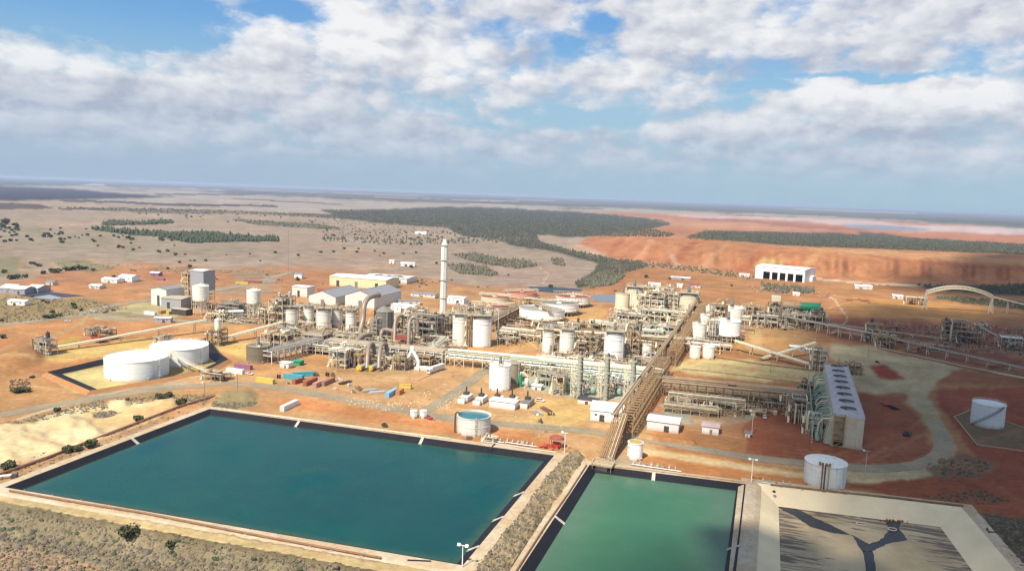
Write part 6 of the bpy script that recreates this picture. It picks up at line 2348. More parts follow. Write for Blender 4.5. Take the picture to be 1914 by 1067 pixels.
# ------------------------------------------------------------------ process frames
ST = [
    ('dark steel frame full of vessels left of the leach tank row', 515, 613, 30, 556, 14, 4, 'tan', 1.3),
    ('narrow frame with small white vent stack behind the leach row', 531, 585, 22, 552, 10, 3, 'tan', .8),
    ('low grey pipework frame between the two tall silos', 425, 583, 50, 566, 16, 2, 'grey', 1.1),
    ('pale plinth frame at the foot of the left silo', 400, 597, 40, 585, 14, 1, 'pale', 1.2),
    ('transfer tower where the two pale conveyors meet', 398, 646, 28, 615, 9, 3, 'tan', 1.2),
    ('small pale transfer hut frame under the long conveyor', 298, 644, 24, 627, 8, 2, 'grey', .8),
    ('brown cluster of pipes and pumps above the bronze tank', 512, 655, 58, 622, 14, 2, 'tan', 1.2),
    ('tangled tan frame in front of the leach tanks', 570, 645, 74, 622, 13, 2, 'tan', 1.3),
    ('cream walled frame below the curved duct', 640, 645, 60, 625, 12, 2, 'tan', 1.1),
    ('open frame with silvery roof left of the yellow drums', 630, 688, 34, 656, 10, 2, 'pale', .9),
    ('frame of pumps right behind the silver roofed frame', 662, 686, 30, 662, 10, 2, 'brown', 1.3),
    ('grey steel lattice tower beside the big grey tank', 697, 638, 16, 596, 8, 5, 'grey', .7),
    ('dense duct frame right behind the hairpin ducts', 712, 668, 44, 640, 12, 2, 'grey', 1.4),
    ('brown and grey scrubber tower left of the stack foot', 790, 640, 50, 588, 16, 4, 'grey', 1.5),
    ('silver topped furnace frame behind the small amenities building', 755, 622, 40, 588, 14, 3, 'tan', 1.4),
    ('rusty stepped frame left of the half hidden tank', 812, 628, 30, 592, 12, 4, 'brown', 1.4),
    ('low pale frame before the rusty stepped frame', 792, 668, 60, 648, 12, 2, 'grey', 1.2),
    ('small service frame around the forked duct', 745, 692, 26, 668, 10, 2, 'brown', 1.2),
    ('tan frame rising behind the pair of tall white tanks', 880, 606, 72, 572, 10, 3, 'tan', 1.0),
    ('slim ladder tower between the two tall white tanks', 875, 648, 9, 588, 5, 6, 'tan', .5),
    ('low frame right of the tall white tanks', 945, 640, 30, 620, 10, 2, 'tan', 1.0),
    ('tan frame over the tops of two reactor tanks', 1042, 640, 74, 606, 10, 3, 'tan', 1.1),
    ('deep brown frame between reactor tanks', 1096, 664, 38, 626, 12, 3, 'brown', 1.3),
    ('tall brown frame right of the widest reactor tank', 1181, 668, 22, 606, 11, 5, 'brown', 1.3),
    ('grey brown frame behind the widest reactor tank', 1150, 640, 60, 604, 12, 3, 'tan', 1.3),
    ('pale frame with cream pipes right of the small grey pond', 1180, 610, 60, 588, 12, 2, 'pale', 1.2),
    ('tall pale frame in the thick of the far tank group', 1222, 590, 34, 545, 14, 5, 'pale', 1.3),
    ('pale frame with high rails left of the broad cream tank', 1252, 588, 26, 548, 14, 5, 'pale', 1.3),
    ('long pale frame in front of the far tank group', 1228, 612, 78, 580, 14, 3, 'pale', 1.5),
    ('low cream pipe frame left of the trestle, upper of two', 1236, 632, 72, 608, 12, 2, 'pale', 1.4),
    ('low rusty pipe frame left of the trestle, lower of two', 1218, 655, 60, 632, 12, 2, 'brown', 1.4),
    ('small grey frame of green vessels left of the trestle foot', 1218, 640, 40, 618, 10, 2, 'green', 1.1),
    ('narrow stair frame beside the round white tank', 1330, 640, 12, 598, 6, 4, 'pale', .8),
    ('tan frame between the stepped tanks and the raised tank', 1340, 606, 30, 570, 12, 3, 'tan', 1.2),
    ('tan frame right of the pair of big white tanks', 1407, 600, 38, 572, 12, 3, 'tan', 1.2),
    ('crusher tower with a cream box on top', 1447, 607, 20, 562, 12, 4, 'tan', 1.4),
    ('low dark frame in front of the crusher tower', 1428, 612, 46, 590, 10, 2, 'grey', 1.3),
    ('long tan frame carrying the big green drum', 1498, 612, 70, 588, 12, 2, 'tan', 1.1),
    ('rust brown frame at the end of the green drum', 1528, 614, 22, 582, 12, 3, 'brown', 1.2),
    ('brown transfer tower standing on the grey conveyor', 1633, 640, 24, 606, 10, 3, 'brown', 1.4),
    ('lower brown frame beside the conveyor transfer tower', 1656, 650, 30, 628, 10, 2, 'brown', 1.3),
    ('dark screening tower alone in the shaded yard', 1786, 638, 40, 600, 14, 4, 'brown', 1.3),
    ('lower wing of the dark screening tower', 1812, 642, 36, 620, 12, 2, 'brown', 1.2),
    ('transfer tower at the far end of the cooling tower', 1531, 694, 26, 652, 10, 4, 'tan', 1.3),
    ('brown pipework frame beside the far end of the cooling tower', 1590, 700, 40, 680, 12, 2, 'tan', 1.1),
    ('loose rusty frame with green pipe left of the cooling tower', 1492, 792, 26, 745, 9, 4, 'brown', 1.2),
    ('green pipe frame at the near foot of the cooling tower', 1520, 812, 28, 778, 9, 3, 'green', 1.0),
    ('low pump frame behind the slim columns, left', 1078, 716, 46, 700, 10, 2, 'green', 1.3),
    ('low pump frame behind the slim columns, middle', 1122, 722, 40, 703, 10, 2, 'green', 1.3),
    ('low pump frame behind the slim columns, next to the trestle', 1168, 728, 40, 708, 10, 2, 'green', 1.3),
    ('pale braced frame beside the green drum', 1042, 738, 22, 700, 9, 2, 'tan', .7),
    ('narrow braced frame with an inclined conveyor top', 1020, 722, 34, 694, 10, 2, 'green', .9),
    ('tiny frame of valves in the gravel yard beneath the trestle', 1325, 770, 24, 758, 6, 1, 'pale', 1.2),
    ('small pump frame beside the water tank', 914, 828, 18, 818, 5, 1, 'pale', 1.3),
    ('grey pump frame on the bund wall between the twin tanks', 395, 712, 42, 698, 9, 1, 'grey', 1.5),
    ('cluster of dark frames beside the red hopper in the upper yard', 168, 628, 22, 612, 9, 2, 'grey', 1.2),
    ('frame with a dark red hopper beside the long conveyor', 190, 636, 22, 616, 9, 2, 'brown', 1.2),
    ('dark steel rails of the road bridge at the conveyor tail', 74, 664, 34, 634, 8, 2, 'grey', .4),
    ('roofed stacker head frame on the dark yard', 1890, 650, 34, 632, 9, 2, 'tan', 1.0),
    ('small screening hut frame with pale roof on the dark yard', 1833, 622, 20, 608, 8, 2, 'tan', .8),
    ('brown mobile crusher below the arched truss', 1712, 570, 36, 556, 10, 2, 'brown', 1.3),
]
ST += [
    ('long brown platform running behind the heads of the leach tanks', 600, 602, 138, 573, 9, 3, 'tan', 1.0),
    ('low tangle of pipes between slanting rack and silver roofed frame', 590, 662, 60, 645, 9, 2, 'tan', 1.4),
    ('brown pump frame in front of the pale rack, mid left', 655, 672, 44, 652, 9, 2, 'grey', 1.3),
    ('grey frame under the dark red duct boxes', 745, 672, 44, 650, 9, 2, 'grey', 1.3),
    ('brown frame between furnace frame and scrubber tower', 772, 612, 36, 578, 12, 4, 'brown', 1.4),
    ('slim grey tower hugging the chimney foot', 838, 622, 16, 584, 8, 5, 'grey', .8),
    ('small brown frame before the half hidden tank', 852, 662, 30, 646, 7, 2, 'brown', 1.2),
    ('pale brown frame left behind the two reactor tanks', 1008, 628, 26, 600, 9, 3, 'tan', 1.2),
    ('brown frame behind the deep brown one', 1090, 636, 56, 604, 10, 3, 'brown', 1.3),
    ('rusty cluster right beside the second reactor tank', 1084, 668, 16, 640, 8, 3, 'brown', 1.2),
    ('low cream pump frame beneath the reactor tanks, left', 1030, 678, 52, 666, 7, 1, 'pale', 1.5),
    ('low cream pump frame beneath the reactor tanks, middle', 1085, 684, 48, 670, 7, 1, 'pale', 1.5),
    ('low cream pump frame under the widest reactor tank', 1135, 694, 60, 680, 7, 1, 'pale', 1.5),
    ('brown pump frame in front of the small white tank', 1205, 694, 44, 676, 8, 2, 'brown', 1.3),
    ('rusty open frame hard against the trestle, middle', 1240, 668, 24, 640, 8, 3, 'brown', 1.2),
    ('cream frame squeezed between far tanks and trestle', 1262, 622, 26, 592, 9, 3, 'pale', 1.3),
    ('brown frame right of the trestle top', 1296, 592, 20, 570, 10, 3, 'brown', 1.2),
    ('pale upper frame standing behind the far tank group', 1225, 560, 66, 536, 12, 3, 'pale', 1.3),
    ('tan frame behind the broad cream tank', 1292, 566, 26, 545, 10, 3, 'tan', 1.2),
    ('pale frame immediately right of the tall cream tanks', 1203, 588, 22, 552, 10, 4, 'pale', 1.3),
    ('low green pipe frame far left along the green rack', 965, 684, 54, 670, 8, 2, 'green', 1.3),
    ('rusty frame at the foot of the second tall silo', 497, 606, 28, 578, 10, 3, 'brown', 1.2),
    ('tan frame behind the first leach tank', 522, 590, 30, 560, 10, 3, 'tan', 1.2),
    ('low frame left of the crusher tower', 1418, 596, 30, 580, 10, 2, 'tan', 1.3),
    ('brown frame behind the green drum', 1480, 596, 60, 574, 10, 3, 'tan', 1.2),
    ('cream pump frame in front of the raised white tank', 1345, 654, 40, 645, 7, 1, 'pale', 1.3),
    ('brown pipe frame at the right end of the double rack', 1478, 768, 30, 740, 10, 3, 'brown', 1.3),
    ('plum pipe frame between double rack and cooling tower', 1508, 745, 24, 718, 9, 2, 'brown', 1.3),
    ('low brown frame on the red mud thickener side', 1000, 570, 44, 558, 8, 2, 'brown', 1.2),
    ('brown walkway frame between white and red thickeners', 955, 588, 30, 570, 8, 2, 'brown', 1.0),
    ('small frame behind the forked duct, right side', 790, 684, 28, 664, 8, 2, 'brown', 1.3),
    ('pale valve frame above the pumps of the green rack', 1000, 700, 40, 684, 7, 2, 'pale', 1.2),
]
for i, (lb, cx, yb, w, yt, d, lv, sc_, fl) in enumerate(ST):
    rf = None
    if 'silvery roof' in lb or 'pale roof' in lb or 'roofed stacker' in lb:
        rf = WHITE2
    th = structure(lb, cx, yb, w, yt, d, lv, sc_, fl, seed=i, roof=rf, pipes=6 + lv)
    if 'cream box' in lb:
        h_ = HT(cx, yb, yt)
        MB().box(1, 1, h_ - 1, w * MPP(cx, yb) - 1, 10, h_ + 4).build('screen_house', CREAM, th)
g = G(1508, 606)
th = thing('green_mill_drum', 'big green drum lying on the tan frame', 'mill', G(1512, 606), TH)
z0 = HT(1508, 612, 588) - .2
mb = MB(); mb.cyl((-8.5, 3, z0 + 4.2), (8.5, 3, z0 + 4.2), 4.6, 20); mb.build('drum_shell', GREEN2, th, smooth=True)
mb = MB(); mb.cyl((-9.3, 3, z0 + 4.2), (-8.55, 3, z0 + 4.2), 5.2, 20); mb.cyl((8.55, 3, z0 + 4.2), (9.3, 3, z0 + 4.2), 5.2, 20); mb.build('girth_ring', GREY, th)
mb = MB(); mb.cyl((-25, 3, z0 + 4.2), (-9.4, 3, z0 + 4.2), 4.0, 20); mb.build('bare_drum_shell', RUSTC, th, smooth=True)
mb = MB()
for x in (-22, -13, -5, 5): mb.cbox(x, 3, z0 - .4, 2, 7, 1.6)
for x in (-20, -5, 7): mb.cbox(x, 3, 0, 1.2, 5, z0 - .42)
mb.build('saddle', CONC, th)

# ------------------------------------------------------------------ pipe racks
pipe_rack('pale pipe rack with white posts slanting from the bronze tank', G(508, 682), G(604, 656), 9, 8.5, 6, WHITE2, (TAN, GALV, RUSTC), fat=(.2, .5), seed=1, bay=5.5)
pipe_rack('pale pipe rack crossing behind the hairpin ducts', G(606, 660), G(826, 683), 8, 8.5, 6, WHITE2, (TAN, PALE, DUCT, RUSTC), seed=2, bay=6.5)
pipe_rack('long pale pipe rack with green pipes in the middle of the plant', G(832, 684), G(1238, 725), 9, 9.0, 7, CREAM, (GREEN, PALE, WHITE2, GALV), fat=(.3, .75), seed=3, bay=6.5, group='long racks of the plant')
pipe_rack('short white rack climbing from the forked duct to the tall tanks', G(806, 680), G(838, 650), 5, 8.0, 4, WHITE2, (GALV, PALE), seed=4, bay=5)
pipe_rack('pipe rack between the tall white tanks and the reactor tanks', G(934, 634), G(1010, 642), 6, 8.0, 4, PALE, (RUSTC, PALE), seed=5)
pipe_rack('brown pipe rack climbing to the nearest thickener', G(925, 622), G(976, 592), 6, 9.5, 4, BROWN, (BROWN, RUSTC), seed=6, bay=5)
pipe_rack('pipe rack running behind the reactor tanks', G(1000, 640), G(1290, 660), 6, 10, 5, RUSTC, (RUSTC, PALE, BROWN), seed=7, bay=7)
pipe_rack('cream pipe rack beyond the reactor tanks', G(1100, 612), G(1262, 634), 5, 6, 4, CREAM, (CREAM, WHITE2), seed=8, bay=8)
pipe_rack('big double pipe rack running from the trestle to the cooling tower', G(1236, 741), G(1505, 768), 11, 8.5, 7, BROWN, (BROWN, RUSTC, RUSTC, TAN), fat=(.25, .6), seed=9, bay=5)
pipe_rack('cream pipe rack in front of the big double rack', G(1248, 756), G(1392, 772), 5, 5.5, 5, PALE, (TAN, RUSTC, CREAM, BROWN), fat=(.25, .6), seed=10, bay=5)
pipe_rack('short cream pipe rack nearest the gravel yard', G(1240, 770), G(1342, 782), 4, 4, 4, RUSTC, (RUSTC, PALE, BROWN), fat=(.2, .4), seed=11, bay=5)
pipe_rack('rack with plum coloured pipes reaching the cooling tower', G(1425, 752), G(1510, 762), 8, 7, 5, BROWN, (DRED, BROWN, PURC), fat=(.4, .9), seed=12, bay=6)
pipe_rack('grey pipe rack crossing over the squat white tanks', G(1262, 652), G(1345, 662), 3, 9, 2, PALE, (GALV, GREY), fat=(.4, .6), seed=13, bay=9, walkway=False)
pipe_rack('low pipe rack above the grey pipe, right of the raised tank', G(1380, 606), G(1450, 612), 5, 7, 4, PALE, (RUSTC, PALE, GALV), seed=14)
pipe_rack('pipe rack in the far tank group, farthest of all', G(1180, 596), G(1300, 604), 5, 9, 4, CREAM, (CREAM, PALE), seed=15, bay=8)
# the trestle
TRST = M('ochre_trestle_steel', (.34, .215, .11), .7, var=.25, rust=.2)
a_, b_, c_, d_ = G(1181.5, 820), G(1250, 701), G(1262, 687), G(1318, 590)
pipe_rack('rust brown trestle running down towards the ponds, lower half', a_, b_, 6.0, 12, 2, TRST, (BROWN, DARK, BROWN), fat=(.2, .35), bay=4.8, tiers=3, name='trestle', cat='trestle', seed=20, wpost=.38, walkway=False, xb=.55, top_pipes=False)
pipe_rack('rust brown trestle among the tanks, upper half', c_, d_, 6.0, 12, 2, TRST, (BROWN, DARK, BROWN), fat=(.2, .35), bay=5.6, tiers=3, name='trestle', cat='trestle', seed=21, wpost=.38, walkway=False, xb=.5, top_pipes=False)
u_ = Vector((b_[0] - a_[0], b_[1] - a_[1])).normalized()
nl = (-u_[1], u_[0])
s0 = (a_[0] + nl[0] * 8.2 - u_[0] * 4, a_[1] + nl[1] * 8.2 - u_[1] * 4)
s1 = (s0[0] + u_[0] * 470, s0[1] + u_[1] * 470)
conveyor('pale sided conveyor gallery on top of the long trestle', s0, 12.2, s1, 12.6, 1.7, PALE, belt=BROWN, trestle=12, st=TRST, side=.7)
s2 = (a_[0] - u_[0] * 34 + nl[0] * 3, a_[1] - u_[1] * 34 + nl[1] * 3)
mbp = (a_[0] + nl[0] * 3.2, a_[1] + nl[1] * 3.2)
th = conveyor('last inclined span of the trestle dropping to the green pond', (s2[0], s2[1]), 1.2, (mbp[0] - u_[0] * .5, mbp[1] - u_[1] * .5), 11.6, 1.8, PALE, belt=BROWN, trestle=6, st=BROWN, side=.9)
Ls = math.dist(s2, mbp)
for q in (2.4, 3.3, 4.2, 5.1):
    mb = MB(); mb.tube([(0, q, 1.3), (Ls - .5, q, 11.7)], .26, 6); mb.build('pipe', TRST, th)
mb = MB()
for k in range(11):
    x = Ls * (k + .5) / 11
    z = 1.0 + 10.5 * (k + .5) / 11
    mb.beam((x, 1.9, z), (x, 5.8, z), .35)
    mb.beam((x, 5.8, 0), (x, 5.8, z + 1), .3)
    mb.beam((x, 1.9, 0), (x, 1.9, z), .3)
    mb.beam((x, 1.9, z * .5), (x, 5.8, z * .5), .2)
mb.build('cross_frame', TRST, th)
th = thing('outfall_platform', 'small jetty with a dark outfall box at the top of the green pond', 'platform', G(1127, 872), TH)
mb = MB(); mb.box(-4.5, -3.5, 1.2, 4.5, 3.5, 1.5); mb.build('deck', RUSTC, th)
mb = MB(); rail_path(mb, [(-4.5, -3.5, 1.5), (4.5, -3.5, 1.5), (4.5, 3.5, 1.5), (-4.5, 3.5, 1.5)], 1.1, 1.5, .12, True); mb.build('handrail', PALE, th)
mb = MB(); mb.cbox(0, -2.6, -2.4, 5, 1.5, 3.5); mb.build('outfall_box', DARK, th)
for x in (-4, 4):
    mb = MB(); mb.beam((x, -3.2, -2.2), (x, -3.2, 1.2), .35); mb.build('post', BROWN, th)

# ------------------------------------------------------------------ conveyors
conveyor('very long pale conveyor rising from the road bridge', G(95, 658), 2.0, G(388, 620), 9, 2.6, CREAM, hood=True, trestle=28, side=.8)
conveyor('second pale conveyor from the transfer tower to the leach tanks', G(412, 642), 3.0, G(530, 624), 9, 2.6, CREAM, hood=True, trestle=20, side=.8)
conveyor('grey conveyor on trestles leaving the crusher', G(1440, 604), 9, G(1640, 645), 9, 3.0, GALV, trestle=11, side=.9)
conveyor('grey conveyor continuing towards the edge of the shaded yard', G(1642, 646), 8.5, G(1990, 712), 2.5, 3.0, GREY, trestle=14, side=.9)
conveyor('pale conveyor sloping down right of the squat white tanks', G(1371, 656), 8, G(1526, 692), 2.5, 2.6, CREAM, hood=True, trestle=22, side=.8)
conveyor('thin pale conveyor climbing to the far transfer tower', G(1424, 674), 1.5, G(1524, 664), 10, 1.8, CREAM, hood=True, trestle=20, side=.6)
conveyor('pale conveyor falling away to the right from the arched truss', G(1853, 582), 17, G(1990, 604), 9, 2.4, PALE, trestle=26, side=.8)
conveyor('thin conveyor from the screening tower to the stacker head', G(1822, 632), 13, G(1892, 652), 4, 1.8, RUSTC, trestle=16, side=.6)
conveyor('low orange brown conveyor across the shaded yard, upper', G(1548, 610), 3, G(1770, 640), 3, 2.2, RUSTC, trestle=22, side=.5)
conveyor('low orange brown conveyor across the shaded yard, lower', G(1560, 624), 2.5, G(1776, 654), 2.5, 2.2, RUSTC, trestle=22, side=.5)
# arched truss
pa, pb = G(1728, 578), G(1851, 586)
L = math.dist(pa, pb)
th = thing('arched_truss', 'long arched truss bridge above the shaded yard', 'truss bridge', pa, math.atan2(pb[1] - pa[1], pb[0] - pa[0]))
K = 26
hA = HT(1790, 582, 540)
hE = HT(1728, 578, 549)
for nm, dz_ in (('top_chord', 3.4), ('bottom_chord', 0)):
    mb = MB()
    for y in (-1.8, 1.8):
        for i in range(K):
            f_ = lambda j: (L * j / K, y, hE + (hA - hE) * (1 - (2 * j / K - 1) ** 2) + dz_)
            mb.beam(f_(i), f_(i + 1), .7)
    mb.build(nm, PALE, th)
mb = MB()
for y in (-1.8, 1.8):
    for i in range(K + 1):
        z = hE + (hA - hE) * (1 - (2 * i / K - 1) ** 2)
        mb.beam((L * i / K, y, z), (L * i / K, y, z + 3.4), .35)
        if i < K:
            z2 = hE + (hA - hE) * (1 - (2 * (i + 1) / K - 1) ** 2)
            mb.beam((L * i / K, y, z), (L * (i + 1) / K, y, z2 + 3.4), .3)
mb.build('web_member', PALE, th)
for x in (0, L):
    for q in (-2, 2):
        for y in (-1.8, 1.8):
            mb = MB(); mb.beam((x + q, y, 0), (x, y, hE + .3), .6); mb.build('leg', PALE, th)
    mb = MB()
    for z in np.arange(3, hE, 4):
        mb.beam((x - 2 * (1 - z / hE), -1.8, z), (x + 2 * (1 - z / hE), -1.8, z), .3)
        mb.beam((x, -1.8, z), (x, 1.8, z + 3), .3)
    mb.build('leg_brace', PALE, th)

# ------------------------------------------------------------------ containers, vehicles and stores in the laydown yard
A90, A0_ = math.radians(74), math.radians(-19)
container('white container lying in front of a plum one', 440, 697, A0_, WHITEC)
container('plum coloured container behind the white one', 455, 689, A0_, PURC)
container('mustard yellow container beside the road', 496, 715, A0_, MUST)
container('teal container at the near side of the blue pair', 549, 708, A0_ + .15, TEALC)
container('blue teal container at the far side of the blue pair', 566, 703, A90 - .9, TEALC)
container('dark red container butting against the teal one', 556, 716, A90 - .2, REDC, L=6.1)
container('dark red container pointing away from the road', 580, 717, A90, REDC)
container('faded pink container right of the dark red one', 598, 720, A90, M('faded_pink_container', (.48, .26, .20), .6, var=.1, corr=.6))
container('faded brown container at the end of the laydown row', 613, 717, A90, M('faded_brown_container', (.34, .17, .11), .6, var=.1, corr=.6))
container('light blue container at the corner of the laydown yard', 732, 738, A90, BLUEC)
container('orange container right of the light blue one', 747, 736, A90, ORC, L=6.1)
container('mustard container with a rusty roof behind the blue one', 757, 726, A0_ + .3, MUST, BROWN, L=7.5)
container('long white container alone on orange earth beside the teal pond', 541, 762, A90, WHITEC, L=13.6)
container('white container beside the shed yard, blue end', 281, 588, A0_, WHITEC, BLUEC)
container('orange red container at the corner of the shed yard', 303, 586, A90, ORC, L=6.1)
container('yellow container third from the corner of the shed yard', 318, 587, A90, MUST, L=6.1)
container('plum container on the far orange flat behind the sheds', 300, 524, A0_, PURC)
container('dark red container beside the yellow warehouse', 603, 545, A0_, REDC)
container('dark container row on the open plain road', 500, 527, .1, GREYC, L=20, name='stacked_containers')
container('long red container left of the dark row on the plain road', 473, 529, .1, REDC, L=20)
container('cream container left end of the plain road row', 452, 531, .1, MUST, L=14)
ute('white pickup beside the plum container', 466, 700, A0_)
ute('white pickup below the left silo', 437, 601, 0.1)
ute('white pickup parked under the pale rack posts beside the trestle yard', 1429, 781, A90, kind='ute')
ute('white car near the generators kiosk', 1010, 750, A0_, kind='car')
ute('white car parked at the roundabout of the side road', 172, 583, .2, kind='car')
ute('white pickup crossing the junction of the side road', 127, 601, .1)
# truck
g = G(817, 694)
angt = math.radians(60)
th = thing('semi_trailer_truck', 'truck with a long white box trailer on the plant road', 'truck', g, angt)
MB().cbox(0, 0, 1.2, 13.5, 2.6, 3.0).build('trailer_box', WHITEC, th)
MB().cbox(0, 0, .95, 13.0, 1.2, .25).build('chassis', DARK, th)
mb = MB(); mb.add([(-9.6, -1.2, .7), (-7.2, -1.2, .7), (-7.2, 1.2, .7), (-9.6, 1.2, .7), (-9.3, -1.15, 3.2), (-7.2, -1.2, 3.6), (-7.2, 1.2, 3.6), (-9.3, 1.15, 3.2)], [(3, 2, 1, 0), (4, 5, 6, 7), (0, 1, 5, 4), (1, 2, 6, 5), (2, 3, 7, 6), (3, 0, 4, 7)]); mb.build('cab', WHITE, th)
mb = MB(); mb.box(-9.62, -1.0, 1.9, -9.42, 1.0, 2.8); mb.build('windscreen', GLASS, th)
for x in (-8.6, -6.2, 3.2, 4.5, 5.8):
    for y in (-1.1, 1.1):
        wheel(th, x, y, .5, .35)
# tyres, drums and pipe bundles lying in the yard
rr = random.Random(9)
for i, (px, py, kind, lb) in enumerate(((521, 707, 'reel', 'dark cable reel beside the mustard container'), (612, 703, 'reel', 'dark cable reel in the open yard, first of two'), (622, 704, 'reel', 'dark cable reel in the open yard, second of two'),
                                        (537, 717, 'pallet', 'stack of white drums on a pallet beside the teal container'), (636, 712, 'pallet', 'white stores on a pallet right of the faded container'), (655, 722, 'pallet', 'grey and white stores on a pallet mid yard'),
                                        (645, 716, 'pipes', 'bundle of dark pipes behind the pallets'), (672, 727, 'pipes', 'bundle of rusty beams right of the pallets'), (690, 730, 'pipes', 'loose heap of grey steel in the yard'),
                                        (705, 734, 'pipes', 'short grey pipe bundle left of the blue container'), (660, 734, 'pallet', 'low pallet of rusty parts near the road'), (628, 728, 'pallet', 'pallet of tan parts near the road'),
                                        (1004, 772, 'pipes', 'pipes laid on sleepers right of the generators'), (1020, 766, 'pipes', 'rusty pipes laid on sleepers right of the generators'), (1030, 776, 'pallet', 'pallet of dark parts right of the generators'),
                                        (590, 700, 'pipes', 'pipe bundle behind the dark red container'), (1010, 790, 'pallet', 'small dark pallet beside the road bend'),
                                        (1655, 756, 'pipes', 'red and white barrier rails in the red yard'), (1668, 762, 'pipes', 'black pipe coils in the red yard'), (1695, 812, 'pipes', 'black pipe coils at the bottom of the red yard'),
                                        (1640, 678, 'pallet', 'dark skip on the small red patch'))):
    g = G(px, py)
    th = thing({'reel': 'cable_reel', 'pallet': 'loaded_pallet', 'pipes': 'pipe_bundle'}[kind], lb, {'reel': 'cable reel', 'pallet': 'pallet', 'pipes': 'pipes'}[kind], g, rr.uniform(0, 3))
    if kind == 'reel':
        MB().cyl((0, -.6, 1.3), (0, .6, 1.3), .7, 10).build('cable', BLACK, th)
        for y in (-.7, .6):
            MB().cyl((0, y, 1.3), (0, y + .12, 1.3), 1.3, 14).build('flange', BROWN, th)
    elif kind == 'pallet':
        MB().cbox(0, 0, 0, 3.4, 2.6, .18).build('pallet_base', TAN, th)
        dk_ = 'dark' in lb
        for k in range(7):
            m_ = DARK if dk_ else rr.choice([WHITE, GALV, WHITE2, RUSTC, GREY])
            x, y = rr.uniform(-1.4, 1.4), rr.uniform(-1, 1)
            MB().cyl((x, y, .2), (x, y, rr.uniform(1.0, 1.9)), .42, 8).build('drum', m_, th)
    else:
        m_ = {'dark': DARK, 'black': BLACK, 'grey': GALV, 'rusty': BROWN, 'red': RED}.get(next((w for w in lb.lower().split() if w in ('dark', 'black', 'grey', 'rusty', 'red')), 'grey'))
        for k in range(7):
            y = -1.5 + k * .5
            MB().cyl((rr.uniform(-5, -3.5), y, .45 + (k % 2) * .35), (rr.uniform(3.5, 5), y + rr.uniform(-.3, .3), .45 + (k % 2) * .35), .22, 6).build('pipe', m_, th)
        mb = MB()
        for x in (-2.5, 0, 2.5): mb.cbox(x, 0, 0, .25, 4, .22)
        mb.build('sleeper', BROWN, th)
# red machine at the pond
th = thing('pump_skid', 'bright red pump rig under a red canopy at the pond corner', 'pump rig', G(1040, 836), TH)
mb = MB(); mb.lathe([(3.6, 0), (3.2, .9), (2.0, 1.4), (.02, 1.6)], 14); mb.v = [(x, y * .8, z + 4.2) for x, y, z in mb.v]; mb.build('canopy', DRED, th)
for x, y in ((-3, -2), (3, -2), (-3, 2), (3, 2)):
    mb = MB(); mb.cbox(x, y, 0, .25, .25, 4.3); mb.build('post', DRED, th)
MB().cbox(0, 0, .5, 3.6, 2.0, 2.0).build('engine', RED, th)
mb = MB(); mb.tube([(-1.5, -1, 1.2), (-3.5, -2.5, 1.4), (-6, -3, .8), (-7.5, -3.6, .3)], .4, 6); mb.build('suction_pipe', RED, th)
mb = MB(); mb.tube([(1, -1, 1.2), (1.5, -3.4, 1.6), (-1, -4.6, .5)], .35, 6); mb.build('delivery_pipe', RED, th)
mb = MB(); mb.cyl((-5, -3.2, 1.2), (-3.6, -3.2, 1.2), .9, 10); mb.build('pump_casing', RED, th)
th = thing('hose_trailer', 'small red trailer beside the two small white tanks', 'trailer', G(803, 784), TH)
MB().cbox(0, 0, .5, 2.6, 1.6, .8).build('tray', RED, th)
mb = MB(); mb.beam((1.3, 0, .6), (3.4, -.6, .5), .2); mb.build('drawbar', RED, th)
for y in (-.8, .8): wheel(th, 0, y, .4)
# pumps along the pond crest
for i, (px, py, n_, lb) in enumerate(((925, 824, 4, 'row of pump sets right of the water tank'), (968, 829, 4, 'row of pump sets midway between water tank and red rig'), (990, 832, 3, 'row of pump sets left of the red rig'),
                                      (1218, 872, 6, 'row of grey green pumps right of the plain white tank'), (1245, 876, 5, 'second row of pumps right of the plain white tank'), (1457, 905, 5, 'row of small pumps left of the streaked tank'))):
    th = thing('pump_row', lb, 'pumps', G(px, py), TH)
    for k in range(n_):
        o = put('pump', eq_mesh('pump', (GALV, GREEN, GREY)[k % 3] if i > 2 else GALV, .8), th, (k * 2.6 - n_ * 1.3, 0, 0), 1.57)
    mb = MB(); mb.tube([(-n_ * 1.4, -1.8, .6), (n_ * 1.3, -1.8, .6)], .25, 6); mb.build('manifold', GALV, th)
# lamp poles
LP = 'tall floodlight poles'
lamp_pole('tall twin floodlight pole at the near corner of the teal pond', 864, 1062, 1018, group=LP)
lamp_pole('twin floodlight pole between the green and cream ponds', 1404, 904, 858, group=LP)
lamp_pole('thin pole beside the bend of the road in the red yard', 1617, 884, 842, arms=1, group=LP, mat=GALV)
lamp_pole('thin pole left of the trestle beside the road', 1008, 815, 775, arms=1, group=LP, mat=GALV)
lamp_pole('thin pole at the corner of the red rig', 1055, 845, 808, arms=1, group=LP, mat=WHITE)
lamp_pole('thin pole near the gravel yard huts', 1405, 812, 768, arms=1, group=LP, mat=PALE)
lamp_pole('thin pole beside the road behind the pale ramp', 383, 752, 715, arms=1, group=LP, mat=GREY)
lamp_pole('thin pole right of the big white tanks', 444, 735, 700, arms=1, group=LP, mat=GREY)
lamp_pole('thin pole in the middle of the yellow gravel', 1440, 695, 655, arms=1, group=LP, mat=GREY)
lamp_pole('tall white pole between the tall tanks and the thickeners', 930, 645, 578, arms=1, group=LP, mat=WHITE)
lamp_pole('thin pole on the khaki ground below the conveyor', 1622, 668, 630, arms=1, group=LP, mat=GREY)
lamp_pole('thin pole on the edge of the shaded yard', 1702, 662, 626, arms=1, group=LP, mat=GREY)
